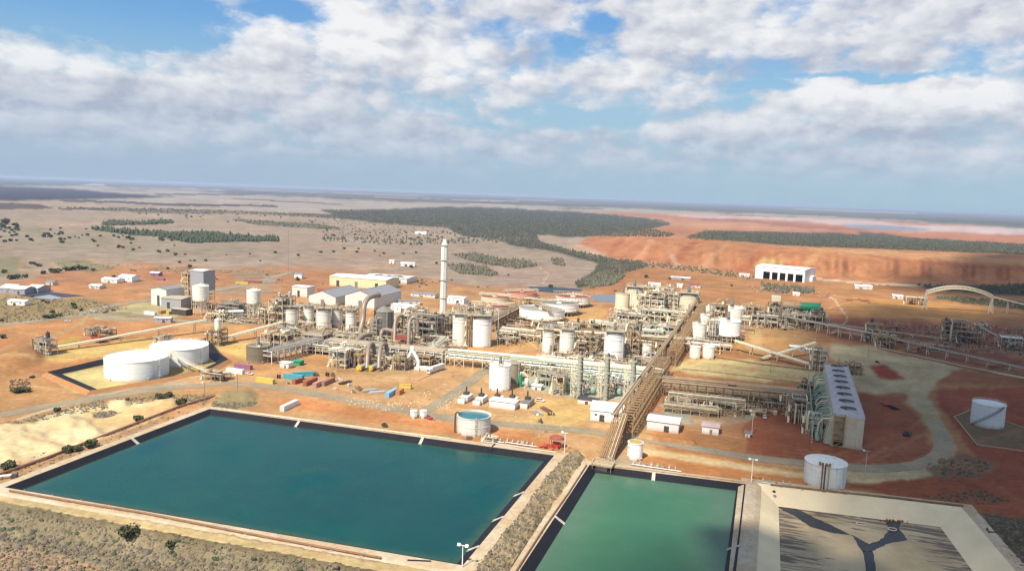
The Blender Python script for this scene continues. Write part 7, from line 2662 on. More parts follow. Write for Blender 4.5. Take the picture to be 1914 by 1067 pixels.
# guyed mast on the plain
h = HT(539, 520, 430)
th = thing('lattice_mast', 'thin lattice mast rising from the plain behind the silos', 'mast', G(539, 520))
mb = MB()
for a in range(3):
    mb.beam((.5 * math.cos(a * 2.1), .5 * math.sin(a * 2.1), 0), (.5 * math.cos(a * 2.1), .5 * math.sin(a * 2.1), h), .12)
for k in range(int(h / 2)):
    mb.beam((.5, 0, k * 2), (-.25, .43, k * 2 + 1), .08)
    mb.beam((-.25, .43, k * 2 + 1), (-.25, -.43, k * 2 + 2), .08)
mb.build('lattice', GREY, th)
# bund wall and pond-side pipelines
def curb(name, label, cat, pts, w, hgt, mat, closed=False, post=False, zz=.0):
    W = [G(*p) for p in pts]
    th = thing(name, label, cat, W[0], 0)
    Q = [(x - W[0][0], y - W[0][1]) for x, y in W]
    if closed: Q.append(Q[0])
    for p, q in zip(Q, Q[1:]):
        mb = MB()
        if post:
            mb.cyl((*p, hgt + zz), (*q, hgt + zz), w, 8)
        else:
            d = math.dist(p, q)
            mb.beam((p[0], p[1], hgt / 2 - .02), (q[0], q[1], hgt / 2 - .02), w, hgt)
        mb.build('pipe' if post else 'wall_length', mat, th)
        if post:
            n_ = max(1, int(math.dist(p, q) / 7))
            mb = MB()
            for k in range(n_):
                t_ = (k + .5) / n_
                mb.cbox(p[0] + (q[0] - p[0]) * t_, p[1] + (q[1] - p[1]) * t_, 0, w * 3, w * 3, hgt + zz - w)
            mb.build('support', CONC, th)
    return th


BW = [(76, 702), (200, 672), (390, 634), (418, 664), (436, 676), (404, 694), (310, 714), (161, 739)]
WB_ = world_poly(BW)
mb = MB()
inn = [WB_[i] for i in range(len(WB_))]
cenx, ceny = sum(p[0] for p in WB_) / 8, sum(p[1] for p in WB_) / 8
def toward(p, d):
    L_ = math.hypot(cenx - p[0], ceny - p[1])
    return (p[0] + (cenx - p[0]) * d / L_, p[1] + (ceny - p[1]) * d / L_)
ring(mb, [toward(p, 3.0) for p in WB_], [toward(p, 10.5) for p in WB_], 1.9, .12, sub=8)
tag(mb.build('bund_liner', LINER), kind='structure')
mb = MB()
ring(mb, WB_, [toward(p, 3.05) for p in WB_], .0, 1.95, sub=8)
tag(mb.build('bund_bank', M('orange_bank_soil', alb((206, 150, 96)), .95, var=.15, scale=.3)), kind='structure')
curb('pipeline', 'red brown pipeline along the left crest of the teal pond', 'pipeline', [(-120, 936), (0, 889), (90, 857), (180, 822), (270, 787), (340, 760), (402, 742)], .55, .8, M('red_brown_pipe', (.26, .12, .07), .6, var=.15), post=True)
curb('pipeline', 'dark pipe lying along the near crest of the teal pond', 'pipeline', [(18, 921), (120, 939), (270, 963), (400, 989), (520, 1012), (640, 1034), (712, 1047)], .38, .55, BROWN, post=True, zz=.4)
curb('pipeline', 'dark pipe lying along the left of the green pond', 'pipeline', [(1096, 872), (1062, 925), (1020, 985), (975, 1055), (930, 1125)], .3, .5, BROWN, post=True, zz=.4)
curb('pipeline', 'thin black pipe at the foot of the bank between the ponds', 'pipeline', [(1081, 868), (1040, 930), (995, 1000), (950, 1070), (915, 1125)], .22, .3, DARK, post=True, zz=.2)
curb('pipeline', 'dark pipes along the far crest of the cream pond', 'pipeline', [(1440, 908), (1560, 922), (1680, 934), (1800, 948)], .4, .5, BROWN, post=True, zz=.3)
curb('pipeline', 'thin pipe along the far crest of the teal pond', 'pipeline', [(420, 768), (560, 786), (700, 805), (840, 822)], .25, .5, PALE, post=True, zz=.3)
curb('pipeline', 'pipe run from the red rig along the pond crest', 'pipeline', [(905, 828), (970, 838), (1040, 848)], .3, .5, GALV, post=True, zz=.3)
curb('pipeline', 'pipes along the top of the green pond', 'pipeline', [(1140, 873), (1220, 882), (1300, 892), (1392, 903)], .3, .5, TAN, post=True, zz=.3)
curb('pipeline', 'pair of grey pipes on the yellow gravel', 'pipeline', [(1275, 690), (1340, 696), (1420, 706), (1530, 720)], .35, .6, RUSTC, post=True)
curb('pipeline', 'dark pipe across the yellow gravel towards the cooling tower', 'pipeline', [(1330, 668), (1420, 682), (1520, 694)], .4, .9, BROWN, post=True)
curb('roadside_pipe', 'pale concrete kerb wall along the shaded road embankment', 'wall', [(1640, 651), (1720, 668), (1800, 686), (1914, 708), (2050, 733)], .5, 1.0, CREAM)
th = thing('tower_beacon', 'white inlet pipe head at the far left corner of the teal pond', 'pipe', G(14, 894), .3)
mb = MB(); mb.tube([(-9, -2, 1.0), (-1, 0, 1.2), (1.2, .2, 1.1), (1.6, .3, .3)], .5, 10); mb.build('bend', WHITE, th, smooth=True)
mb = MB(); mb.cbox(2.2, .3, 0, 2, 2.2, 1.4); mb.build('valve_box', DARK, th)
th['label'] = 'white inlet pipe ending above the corner of the teal pond'; th.name = 'inlet_pipe'
# inflow splashes
def splash(px, py, z, lb):
    x, y = G(px, py, z)
    rr = random.Random(int(px))
    mb = MB()
    for k in range(90):
        a, q = rr.uniform(0, 6.28), abs(rr.gauss(0, 2.2))
        cx_, cy_ = x + q * math.cos(a) * 1.6, y + q * math.sin(a)
        s_ = rr.uniform(.15, .45)
        mb.cyl((cx_, cy_, z - .02), (cx_, cy_, z + rr.uniform(.03, .2)), s_, 6, s_ * .5)
    tag(mb.build('white_foam', M('white_foam', (.75, .80, .80), .7)), lb, 'foam', kind='stuff')
splash(874, 838, -2.3, 'white foam where water falls from the open tank')
splash(1123, 882, -2.3, 'white foam under the outfall of the green pond')
th = thing('floating_intake', 'black floating intake box on the teal pond liner', 'intake', G(917, 839), TH)
mb = MB(); mb.cbox(0, 0, -1.6, 1.8, 1.8, 2.0); mb.build('box', BLACK, th)
mb = MB(); mb.tube([(0, .6, .3), (0, 3, .9), (0, 6, .8)], .2, 6); mb.build('hose', BLACK, th)
# small dams
for i, (pg, lb) in enumerate((([(986, 536), (1030, 536), (1090, 541), (1082, 546), (1040, 548), (1000, 544)], 'blue'), ([(1106, 551), (1152, 551), (1155, 567), (1110, 562)], 'grey'), ([(33, 552), (80, 544), (158, 553), (120, 556), (90, 552), (60, 556)], 'dark'), ([(60, 556), (92, 551), (118, 557), (96, 560)], 'pale'), ([(1195, 485), (1220, 486), (1262, 492), (1240, 493), (1200, 489)], 'blue'))):
    w3 = [G(*p) for p in pg]
    mb = MB(); mb.add([(x, y, .16 if i != 3 else .22) for x, y in w3], [tuple(range(len(w3)))])
    tag(mb.build('water' if lb != 'dark' else 'pond_liner', M('far_pond_' + lb, {'blue': (.035, .05, .07), 'grey': (.16, .18, .21), 'dark': (.05, .045, .06), 'pale': (.25, .28, .30)}[lb], .55, spec=.2)), kind='structure')

# low bund walls of the plant
curb('bund_wall', 'low pale wall around the tall white tanks', 'wall', [(842, 652), (930, 664), (1005, 655), (975, 628)], .4, 1.0, CREAM)
curb('bund_wall', 'low pale wall around the gravel yard', 'wall', [(1225, 790), (1395, 822), (1412, 800)], .3, .4, TAN)
curb('bund_wall', 'low pale wall behind the slim columns', 'wall', [(1045, 752), (1000, 738), (985, 715)], .3, .4, TAN)
curb('bund_wall', 'low kerb round the tank bund in the red yard', 'wall', [(1784, 780), (1812, 768), (1914, 800), (2000, 830), (1960, 850), (1826, 832), (1784, 780)], .4, .7, TAN)
curb('bund_wall', 'low kerb round the yard of the yellow ended drums', 'wall', [(590, 692), (700, 706), (780, 712), (830, 690)], .3, .35, TAN)
for i, t_ in enumerate(np.linspace(.04, .96, 13)):
    px, py = 18 + (706 - 18) * t_, 917 + (1041 - 917) * t_
    th = thing('marker_post', 'thin white marker post along the near crest of the teal pond', 'post', G(px, py), 0, 'marker posts along the pond crest')
    MB().cyl((0, 0, .3), (0, 0, 1.6), .07, 5).build('stem', WHITE, th)
    MB().cbox(0, 0, 1.6, .22, .1, .22).build('reflector', RED, th)


# uncountable small ground pipework threading between the frames
def ground_pipes(label, poly, n, zmax, seed, mats):
    n = int(n * 1.6)
    zmax *= 1.25
    r = random.Random(seed)
    P = np.array(poly)
    lo, hi = P.min(0), P.max(0)
    q = np.random.default_rng(seed).uniform(lo, hi, (n * 5, 2))
    q = q[inpoly(poly, q[:, 0], q[:, 1])][:n]
    mb = MB()
    for px, py in q.tolist():
        x, y = G(px, py)
        L_ = r.uniform(2, 14)
        z = r.uniform(.5, zmax)
        m = r.randrange(len(mats))
        k = r.random()
        w_ = r.choice([.22, .3, .45, .7])
        if k < .45:
            p, t_ = (x, y), W2((x, y), L_)
        elif k < .75:
            p, t_ = (x, y), W2((x, y), 0, L_ * .7)
        else:
            mb.beam((x, y, 0), (x, y, z + 1.5), w_, m=m)
            continue
        mb.beam((*p, z), (*t_, z), w_, m=m)
        mb.beam((*p, 0), (*p, z), .25, m=m)
        mb.beam((*t_, 0), (*t_, z), .25, m=m)
        if k < .2:
            c = W2(p, L_ * .5, 1)
            mb.cbox(c[0], c[1], 0, r.uniform(1, 3), r.uniform(1, 2.4), r.uniform(.8, 2.6), m=r.randrange(len(mats)))
    tag(mb.build('pipework', mats), label, kind='stuff')


GP = [RUSTC, BROWN, GALV, PALE, TAN, DARK]
ground_pipes('small pipework between the leach tanks and the left racks', [(500, 612), (680, 606), (700, 660), (640, 680), (600, 655), (500, 650)], 330, 5, 1, GP)
ground_pipes('small pipework around the ducts and the scrubber tower', [(690, 620), (840, 600), (840, 672), (700, 690), (640, 688)], 420, 7, 2, GP)
ground_pipes('small pipework between the reactor tanks and the green rack', [(1000, 640), (1240, 640), (1235, 706), (1010, 676)], 420, 5, 3, GP)
ground_pipes('small pipework in the far tank group', [(1150, 575), (1290, 560), (1270, 640), (1180, 645), (1130, 600)], 420, 6, 4, [RUSTC, CREAM, GALV, PALE, TAN])
ground_pipes('small pipework behind the slim columns', [(960, 690), (1200, 706), (1190, 740), (1060, 732)], 260, 4, 5, [GREEN, GALV, PALE, RUSTC, DARK])
ground_pipes('small pipework of the double rack', [(1240, 735), (1500, 748), (1500, 775), (1330, 778), (1236, 762)], 280, 4, 6, [RUSTC, BROWN, PALE, TAN, DARK])
ground_pipes('small pipework around the crusher and the green drum', [(1390, 580), (1540, 585), (1545, 618), (1400, 616)], 260, 5, 7, GP)
ground_pipes('small pipework left of the cooling tower', [(1480, 740), (1525, 720), (1548, 826), (1500, 812)], 160, 5, 8, [GREEN, BROWN, RUSTC, GALV, DARK])
ground_pipes('small pipework right of the trestle among the white tanks', [(1290, 580), (1400, 575), (1400, 620), (1345, 650), (1280, 655)], 260, 5, 9, GP)
ground_pipes('small pipework by the tall silos and grey tower building', [(385, 572), (520, 572), (515, 605), (390, 604)], 180, 3, 10, GP)
ground_pipes('small pipework around the thickeners', [(880, 575), (980, 565), (1000, 640), (930, 650), (920, 600)], 220, 5, 11, GP)
ground_pipes('small scrap and steelwork in the shaded yards', [(1640, 605), (1914, 612), (1914, 665), (1700, 660)], 170, 3, 12, [BROWN, GREY, DARK, RUSTC])

# slim white silo on the conveyor transfer tower, dark red hopper box, skylights
tank('slim white silo standing on the conveyor transfer tower', 407.5, 626, 598, 11, WHITE2, rise=.3, yleg=646, bands=1, ladder=.5, rail=False, n=16, legn=4, name='slim_silo', cat='silo')
th = thing('ore_hopper', 'dull red hopper box in front of the frame cluster by the conveyor', 'hopper', G(184, 640), TH)
mb = MB(); mb.add([(-3, -2.2, 1.2), (3, -2.2, 1.2), (3, 2.2, 1.2), (-3, 2.2, 1.2), (-4.2, -3, 5), (4.2, -3, 5), (4.2, 3, 5), (-4.2, 3, 5)], [(3, 2, 1, 0), (0, 1, 5, 4), (1, 2, 6, 5), (2, 3, 7, 6), (3, 0, 4, 7)]); mb.build('bin', DRED, th)
for x in (-2.6, 2.6):
    for y in (-1.9, 1.9):
        mb = MB(); mb.cbox(x, y, 0, .35, .35, 1.2); mb.build('leg', DRED, th)
w_ = bpy.data.objects.get('warehouse.001')
if w_:
    hw_ = HT(720, 528, 518)
    rk2 = random.Random(4)
    for k in range(16):
        x, y = 6 + rk2.uniform(0, 1) * 36 + (0 if k < 9 else 8), 6 + rk2.uniform(0, 7)
        z = hw_ + .35 + y / 15 * .9
        mb = MB(); mb.add([(0, 0, z), (4.5, 0, z), (5.5, 3, z + .18), (1, 3, z + .18), (0, 0, z - .5), (4.5, 0, z - .5), (5.5, 3, z - .32), (1, 3, z - .32)], [(0, 1, 2, 3), (0, 4, 5, 1), (1, 5, 6, 2), (2, 6, 7, 3), (3, 7, 4, 0)])
        o = mb.build('skylight', DARK, w_)
        o.location = (x, y, 0.012 * k)
# brown shrouds over the leach tank heads
for i, (px, lb) in enumerate(((597, 'dark brown conical hood over the third leach tank'), (654, 'dark brown conical hood over the last leach tank'))):
    x, y = G(px, 606)
    zz = HT(px, 606, 583)
    th = thing('fume_hood', lb, 'hood', (x, y, zz), TH, 'brown hoods over the leach tanks')
    mb = MB(); mb.add([(-4.5, -3.5, 0), (4.5, -3.5, 0), (4.5, 3.5, 0), (-4.5, 3.5, 0), (-1.5, 0, 4.6), (3.5, 1, 5.4)], [(0, 1, 5, 4), (1, 2, 5), (2, 3, 4, 5), (3, 0, 4)]); mb.build('canopy', M('brown_hood_steel', (.17, .12, .08), .7, var=.3), th)
    mb = MB(); mb.tube([(2, 1, 4.4), (5, 1.5, 5.4), (8, 2, 4.2)], .6, 8); mb.build('extract_duct', DUCT, th)
    for a in (-4, 4):
        for b in (-3, 3):
            mb = MB(); mb.cbox(a, b, -2.4, .3, .3, 2.6); mb.build('leg', BROWN, th)

# stairs and walkway between the twin white tanks
a3, b3 = G(318, 690), G(398, 706)
th = thing('stair_bridge', 'inclined stair bridge between the twin white tanks and pump frame', 'stair', a3, math.atan2(b3[1] - a3[1], b3[0] - a3[0]))
L3 = math.dist(a3, b3)
mb = MB()
mb.beam((0, 0, 11.5), (L3 * .45, 0, 5.5), 1.2, .25)
mb.beam((L3 * .45, 0, 5.5), (L3, 0, 2.6), 1.2, .25)
mb.build('stair_flight', CREAM, th)
mb = MB()
for y in (-.6, .6):
    for (xa, za), (xb_, zb) in (((0, 11.6), (L3 * .45, 5.6)), ((L3 * .45, 5.6), (L3, 2.7))):
        mb.beam((xa, y, za + 1.1), (xb_, y, zb + 1.1), .14)
        for k in range(6):
            x = xa + (xb_ - xa) * k / 6
            z = za + (zb - za) * k / 6
            mb.beam((x, y, z), (x, y, z + 1.1), .12)
mb.build('handrail', CREAM, th)
for t_ in (.03, .45, .75, .98):
    z = 11.4 - 5.9 * t_ / .45 if t_ < .45 else 5.4 - 2.8 * (t_ - .45) / .55
    mb = MB(); mb.beam((L3 * t_, -.6, 0), (L3 * t_, -.6, z), .25); mb.beam((L3 * t_, .6, 0), (L3 * t_, .6, z), .25); mb.beam((L3 * t_, -.6, z * .5), (L3 * t_, .6, z * .9), .18); mb.build('trestle', PALE, th)

# ------------------------------------------------------------------ vegetation
NR = np.random.default_rng(77)
ZR = zray


def zg(px, py):
    i = min(NX - 1, max(0, int(round((px - gx[0]) / 3.0))))
    j = min(NS - 1, max(0, int(np.searchsorted(gs, py - yh(px)))))
    return float(ZR[j, i])


BLOB_V = np.array([(0, 0, 1.0), (.9, 0, .45), (.28, .86, .5), (-.73, .53, .42), (-.73, -.53, .5), (.28, -.86, .42), (.6, .5, -.05), (-.5, .8, -.05), (-.9, -.2, -.05), (.1, -.95, -.05), (.9, -.4, -.05)])
BLOB_F = [(0, 1, 2), (0, 2, 3), (0, 3, 4), (0, 4, 5), (0, 5, 1), (1, 6, 2), (2, 7, 3), (3, 8, 4), (4, 9, 5), (5, 10, 1), (2, 6, 7), (3, 7, 8), (4, 8, 9), (5, 9, 10), (1, 10, 6)]


def clump_mass(name, label, spots, mats, jit=.28):
    """spots: (x, y, z, radius, height) - joined clumps nobody could count"""
    n = len(spots)
    S = np.array(spots)
    V = np.repeat(BLOB_V[None], n, 0) * (1 + NR.uniform(-jit, jit, (n, 11, 3)))
    a = NR.uniform(0, 6.28, n)
    c, s_ = np.cos(a)[:, None], np.sin(a)[:, None]
    x, y = V[..., 0] * c - V[..., 1] * s_, V[..., 0] * s_ + V[..., 1] * c
    V = np.stack([x * S[:, 3:4] + S[:, 0:1], y * S[:, 3:4] + S[:, 1:2], V[..., 2] * S[:, 4:5] + S[:, 2:3]], -1).reshape(-1, 3)
    F = (np.array(BLOB_F)[None] + (np.arange(n) * 11)[:, None, None]).reshape(-1, 3)
    me = bpy.data.meshes.new(name)
    me.vertices.add(len(V)); me.vertices.foreach_set('co', V.reshape(-1))
    me.loops.add(F.size); me.loops.foreach_set('vertex_index', F.reshape(-1))
    me.polygons.add(len(F)); me.polygons.foreach_set('loop_start', np.arange(0, F.size, 3)); me.polygons.foreach_set('loop_total', np.full(len(F), 3))
    for m_ in mats: me.materials.append(m_)
    mi = np.repeat(NR.choice(len(mats), n), len(BLOB_F))
    me.polygons.foreach_set('material_index', mi)
    me.update(calc_edges=True)
    o = put(name, me)
    return tag(o, label, kind='stuff')


def sample(poly, n, seed):
    r = np.random.default_rng(seed)
    P = np.array(poly)
    lo, hi = P.min(0), P.max(0)
    out = []
    while len(out) < n:
        q = r.uniform(lo, hi, (n * 3, 2))
        m_ = inpoly(poly, q[:, 0], q[:, 1])
        out += q[m_].tolist()
    return out[:n]


def mass(name, label, poly, n, pxr, hm, mats, seed, hvar=.4, on_ridge=False):
    sp_ = []
    r = random.Random(seed)
    for px, py in sample(poly, n, seed):
        z = zg(px, py)
        x, y = G(px, py, z)
        rr_ = MPP(px, py, z) * pxr * r.uniform(.6, 1.5)
        if on_ridge:
            i_, j_ = min(NX - 1, int(round((px - gx[0]) / 3.0))), min(NS - 1, int(np.searchsorted(gs, py - yh(px))))
            z += float(VZ[j_, i_])
        sp_.append((x, y, z - .1, rr_, hm * r.uniform(1 - hvar, 1 + hvar)))
    return clump_mass(name, label, sp_, mats)


LF3 = M('bright_olive_leaves', (.12, .13, .045), .8, var=.3, scale=.8)
mass('forest', 'broad dark forest behind the plant reaching down the creek', FOREST, 13000, 1.15, 3.6, [FORM, FORM2, FORM], 1)
mass('heath', 'strip of dark heath on the red plateau', [p for p in HEATH if p[0] < 2500], 6000, 1.1, 3, [FORM, FORM2], 2)
for i, p in enumerate(PINES):
    mass('pine_belt', ('narrow upper belt of dark pines on the plain', 'long lower belt of dark pines on the plain')[i], p, (260, 620)[i], 2.2, 6.5, [FORM, LEAF, LEAF], 3 + i)
TL = ['grey thicket right of the stack, upper', 'small olive thicket immediately right of the stack', 'small round thicket on the plain', 'dense bushes at the mouth of the creek', 'dark bushes below the very large white shed', 'thin grey thicket on the far plain']
for i, p in enumerate(THICKETS):
    mass('thicket', TL[i], p, (420, 260, 90, 420, 200, 400)[i], 2.0, 4.5, [SCRUBM, FORM2, LEAF2], 10 + i)
mass('thicket', 'dark shrubs along the foot of the shaded red dump', [(1712, 533), (1790, 536), (1914, 533), (2200, 540), (2200, 556), (1914, 551), (1840, 549), (1740, 540)], 420, 2.4, 5, [FORM, LEAF], 21)
mass('thicket', 'dark shrubs in a line under the arched truss', [(1740, 556), (1800, 557), (1914, 567), (1914, 579), (1800, 566)], 160, 2.4, 3, [LEAF, FORM2], 22)
mass('thicket', 'scattered dark brush in front of the big pines', [(600, 400), (640, 404), (1000, 440), (1000, 452), (640, 440), (600, 424)], 240, 1.6, 4, [FORM2, SCRUBM], 23)
mass('thicket', 'thin line of bare trees on the middle plain', [(600, 444), (780, 447), (1000, 446), (1000, 452), (780, 458), (600, 452)], 200, 1.5, 6, [SCRUBM, FORM2], 24)
mass('thicket', 'thin brush on the far left plain', [(108, 388), (330, 391), (480, 396), (640, 405), (700, 404), (640, 409), (470, 401), (330, 400), (190, 393)], 500, 1.4, 5, [FORM, SCRUBM], 25)
mass('thicket', 'brush along the creek banks below the dump', [(1200, 488), (1300, 498), (1420, 516), (1400, 522), (1290, 508), (1200, 498)], 200, 1.6, 3, [FORM2, LEAF2], 26)
# low scrub in front
EMB = [(-60, 938), (0, 945), (300, 1000), (640, 1058), (760, 1080), (760, 1110), (300, 1110), (-60, 1110)]
mass('scrub', 'low grey green scrub on the bank in front of the teal pond', EMB, 5200, 2.6, .55, [SCRUBM, SCRUBM, M('straw_scrub_leaves', (.20, .17, .12), .9, var=.3, scale=.5), M('brown_dry_scrub', (.12, .095, .06), .9, var=.3, scale=.5)], 30)
mass('scrub', 'dark scrub clumps in the trough below the bank', [(-60, 985), (0, 990), (160, 1008), (420, 1048), (560, 1078), (400, 1110), (0, 1010)], 300, 4.0, .8, [MC['brown_dry_scrub'], SCRUBM, MC['brown_dry_scrub']], 31)
mass('scrub', 'dark low bushes spotted over the bank', EMB, 150, 6, 1.0, [LEAF, SCRUBM], 32)
mass('scrub', 'grey scrub growing on the bank between the ponds', [(1064, 853), (1080, 851), (1088, 858), (1060, 905), (1010, 975), (945, 1075), (900, 1130), (850, 1130), (900, 1055), (965, 975), (1015, 905)], 700, 2.0, .55, [SCRUBM, SCRUBM, MC['brown_dry_scrub']], 33, on_ridge=True)
mass('rubble', 'grey brown rocks along the ridge between the ponds', [(1052, 856), (1080, 851), (1088, 858), (1060, 905), (1010, 975), (945, 1075), (900, 1130), (830, 1130), (885, 1055), (950, 975), (1000, 905)], 600, 1.5, .5, [M('ridge_rock', (.30, .25, .19), .95, var=.25, scale=1), TAN, SCRUBM], 53, on_ridge=True)
mass('scrub', 'tufts on the pale side of the bank between the ponds', [(1040, 855), (1062, 852), (1015, 905), (900, 1055), (860, 1110), (800, 1110), (868, 1070), (960, 950)], 160, 2.4, .5, [LEAF2, SCRUBM], 34)
mass('scrub', 'grey scrub on the mound beside the road', [(400, 742), (470, 734), (480, 755), (430, 768), (395, 762)], 420, 2.4, .6, [SCRUBM, LEAF2], 35)
mass('scrub', 'roadside scrub along the sand heaps', [(0, 792), (180, 750), (300, 737), (400, 739), (380, 756), (320, 744), (200, 764), (0, 800)], 420, 2.2, .6, [SCRUBM, LEAF2], 36)
mass('scrub', 'scrub patch in the middle of the pale sand', [(172, 773), (205, 768), (228, 771), (200, 780), (174, 780)], 110, 2.2, .6, [SCRUBM], 37)
mass('scrub', 'sparse tufts on the yellow sand and red verge', [(0, 870), (330, 770), (400, 760), (350, 780), (100, 868), (0, 905)], 180, 2.0, .5, [SCRUBM, LEAF2], 38)
mass('scrub', 'tufts on the dirt by the far left bank', [(20, 710), (60, 708), (56, 732), (15, 735)], 120, 2.0, .8, [M('brown_scrub', (.12, .07, .04), .9, var=.3), SCRUBM], 39)
mass('scrub', 'dry scrub on the dark verge right of the cream pond', [(1840, 958), (1914, 972), (1990, 990), (1990, 1110), (1930, 1110)], 700, 3, .6, [SCRUBM, LEAF2], 40)
mass('scrub', 'scrub and rubble inside the road bend', [(1740, 866), (1800, 855), (1860, 866), (1835, 890), (1760, 894)], 160, 2.4, .6, [LEAF, SCRUBM], 41)
mass('scrub', 'dark scrub on the red flat below the road bend', [(1720, 925), (1830, 915), (1900, 935), (1800, 945)], 120, 2.6, .6, [LEAF, SCRUBM], 42)
mass('scrub', 'low scrub in the upper left yard', [(0, 552), (60, 558), (160, 560), (240, 577), (160, 588), (80, 600), (0, 604)], 420, 1.8, 1.0, [SCRUBM, LEAF2], 43)
mass('scrub', 'scrub among the huts in the upper yard', [(96, 489), (220, 493), (420, 502), (560, 506), (540, 512), (300, 510), (200, 506), (120, 509)], 220, 1.3, 1.0, [SCRUBM, LEAF2, TAN], 44)
mass('scrub', 'bushy growth beside the yellow and white warehouses', [(650, 514), (700, 519), (740, 517), (800, 525), (790, 531), (735, 524), (660, 518)], 90, 2.2, 1.6, [LEAF, LEAF2], 45)
mass('rubble', 'white rubble edging the plant road junction', [(640, 742), (700, 748), (770, 752), (800, 728), (812, 735), (780, 762), (720, 768), (650, 756)], 120, 1.1, .5, [M('white_rubble', (.58, .48, .34), .9, var=.2, scale=1)], 46)
mass('rubble', 'pale rubble right of the plant road junction', [(850, 738), (870, 725), (880, 735), (840, 765), (810, 762)], 60, 1.1, .5, [MC['white_rubble']], 47)
mass('rubble', 'dark rubble and scrap between the huts of the far yard', [(1400, 532), (1560, 548), (1560, 556), (1400, 545)], 140, 1.6, 1.0, [SCRUBM, BROWN, TAN], 48)
mass('rubble', 'small scrap and stones dotted about the plant ground', [(700, 560), (1300, 520), (1420, 560), (1560, 640), (1400, 660), (1300, 800), (1000, 800), (500, 700), (300, 640), (400, 560)], 700, 1.1, .5, [TAN, GALV, RUSTC, DARK, WHITE2], 49)
mass('rubble', 'pale stones and scrap scattered in the shaded red yard', [(1620, 600), (1914, 610), (1914, 640), (1700, 650)], 120, 1.2, .6, [TAN, DARK, WHITE2], 50)


def leaf_crown(n, rx, rz, s, mats, seed, lobes=6):
    r = random.Random(seed)
    L = [(r.uniform(-.5, .5) * rx, r.uniform(-.5, .5) * rx, r.uniform(.5, 1.0) * rz, r.uniform(.4, .62) * rx) for _ in range(lobes)]
    mb = MB()
    for k in range(n):
        cx_, cy_, cz_, q = r.choice(L)
        d = Vector((r.gauss(0, 1), r.gauss(0, 1), r.gauss(0, .8))).normalized() * q * r.uniform(.72, 1.06)
        c = Vector((cx_, cy_, cz_)) + Vector((d.x, d.y, d.z * rz / rx))
        a = Vector((r.gauss(0, 1), r.gauss(0, 1), r.gauss(0, .6))).normalized()
        b = a.cross(Vector((r.gauss(0, 1), r.gauss(0, 1), r.gauss(0, 1)))).normalized()
        w = s * r.uniform(.6, 1.4)
        mb.add([tuple(c - a * w - b * w * .6), tuple(c + a * w - b * w * .5), tuple(c + a * w * .7 + b * w), tuple(c - a * w * .8 + b * w * .8)], [(0, 1, 2, 3)], r.randrange(len(mats)))
    # dense inner body so that the crown is not see-through
    for (cx_, cy_, cz_, q) in L:
        for f_ in BLOB_F:
            pass
        o = len(mb.v)
        mb.add([(cx_ + v[0] * q * .7, cy_ + v[1] * q * .7, cz_ + (v[2] - .4) * q * .8 * rz / rx) for v in BLOB_V.tolist()], BLOB_F, 0)
    return mb.mesh('crown', mats)


def trunk_mesh(h, r_):
    mb = MB()
    mb.cyl((0, 0, -.2), (0, 0, h), r_, 6, r_ * .55)
    for k in range(3):
        a = k * 2.1
        mb.cyl((0, 0, h * .6), (math.cos(a) * h * .5, math.sin(a) * h * .5, h * 1.25), r_ * .5, 5, r_ * .25)
    return mb.mesh('trunk', BARK)


CROWN_N = [leaf_crown(620, 2.9, 2.6, .34, [LEAF, LEAF2, LF3], s_, 8) for s_ in (1, 2, 3)]
CROWN_F = [leaf_crown(90, 3.0, 2.6, .7, [LEAF, LEAF2], 10 + s_, 4) for s_ in range(4)]
CROWN_G = [leaf_crown(80, 3.0, 2.0, .7, [SCRUBM, FORM2], 20 + s_, 4) for s_ in range(2)]
TRK = trunk_mesh(1.3, .28)


def tree(label, px, py, w, kind='near', group=None, name='shrub', cat='shrub', flat=1.0):
    z = zg(px, py)
    x, y = G(px, py, z)
    s_ = w * MPP(px, py, z) / 6.4
    th = thing(name, label, cat, (x, y, z - .05), R.uniform(0, 6.28), group)
    th.scale = (s_, s_, s_ * flat)
    me = R.choice({'near': CROWN_N, 'far': CROWN_F, 'grey': CROWN_G}[kind])
    put('crown', me, th)
    put('trunk', TRK, th)
    return th


for px, py, w, f_, lb in ((242, 1003, 46, 1.0, 'largest round green bush on the scrub bank'), (318, 1022, 26, 1.0, 'smaller round bush right of the largest one on the bank'), (322, 1034, 12, 1, 'little bush just below the smaller round one'),
                          (16, 877, 34, .8, 'dark bush at the left edge above the pond corner'), (126, 845, 24, .9, 'left half of the hedge like bush pair by the sand heaps'), (142, 842, 24, .8, 'middle of the hedge like bushes by the sand heaps'),
                          (166, 836, 30, .9, 'tallest right end of the hedge like bushes by the sand heaps'), (258, 786, 22, .8, 'bush between the sand and the red pipeline'), (339, 757, 23, 1.0, 'round bush above the far left corner of the pond'),
                          (301, 745, 24, .8, 'bush beside the main road, left of two together'), (316, 741, 18, .8, 'bush beside the main road, right of two together'), (107, 769, 15, .9, 'lone round bush where road meets the sand'),
                          (238, 748, 9, 1, 'very small bush on the road verge'), (720, 797, 15, .8, 'light green bush on orange earth near the pond'), (28, 734, 26, .7, 'brownish bush beside the road at far left'), (47, 732, 22, .7, 'brownish bush right of another at far left'),
                          (1447, 920, 8, .8, 'tiny bush at the left of the streaked tank')):
    tree(lb, px, py, w, 'near', flat=f_)
YT = 'trees around the upper left yard'
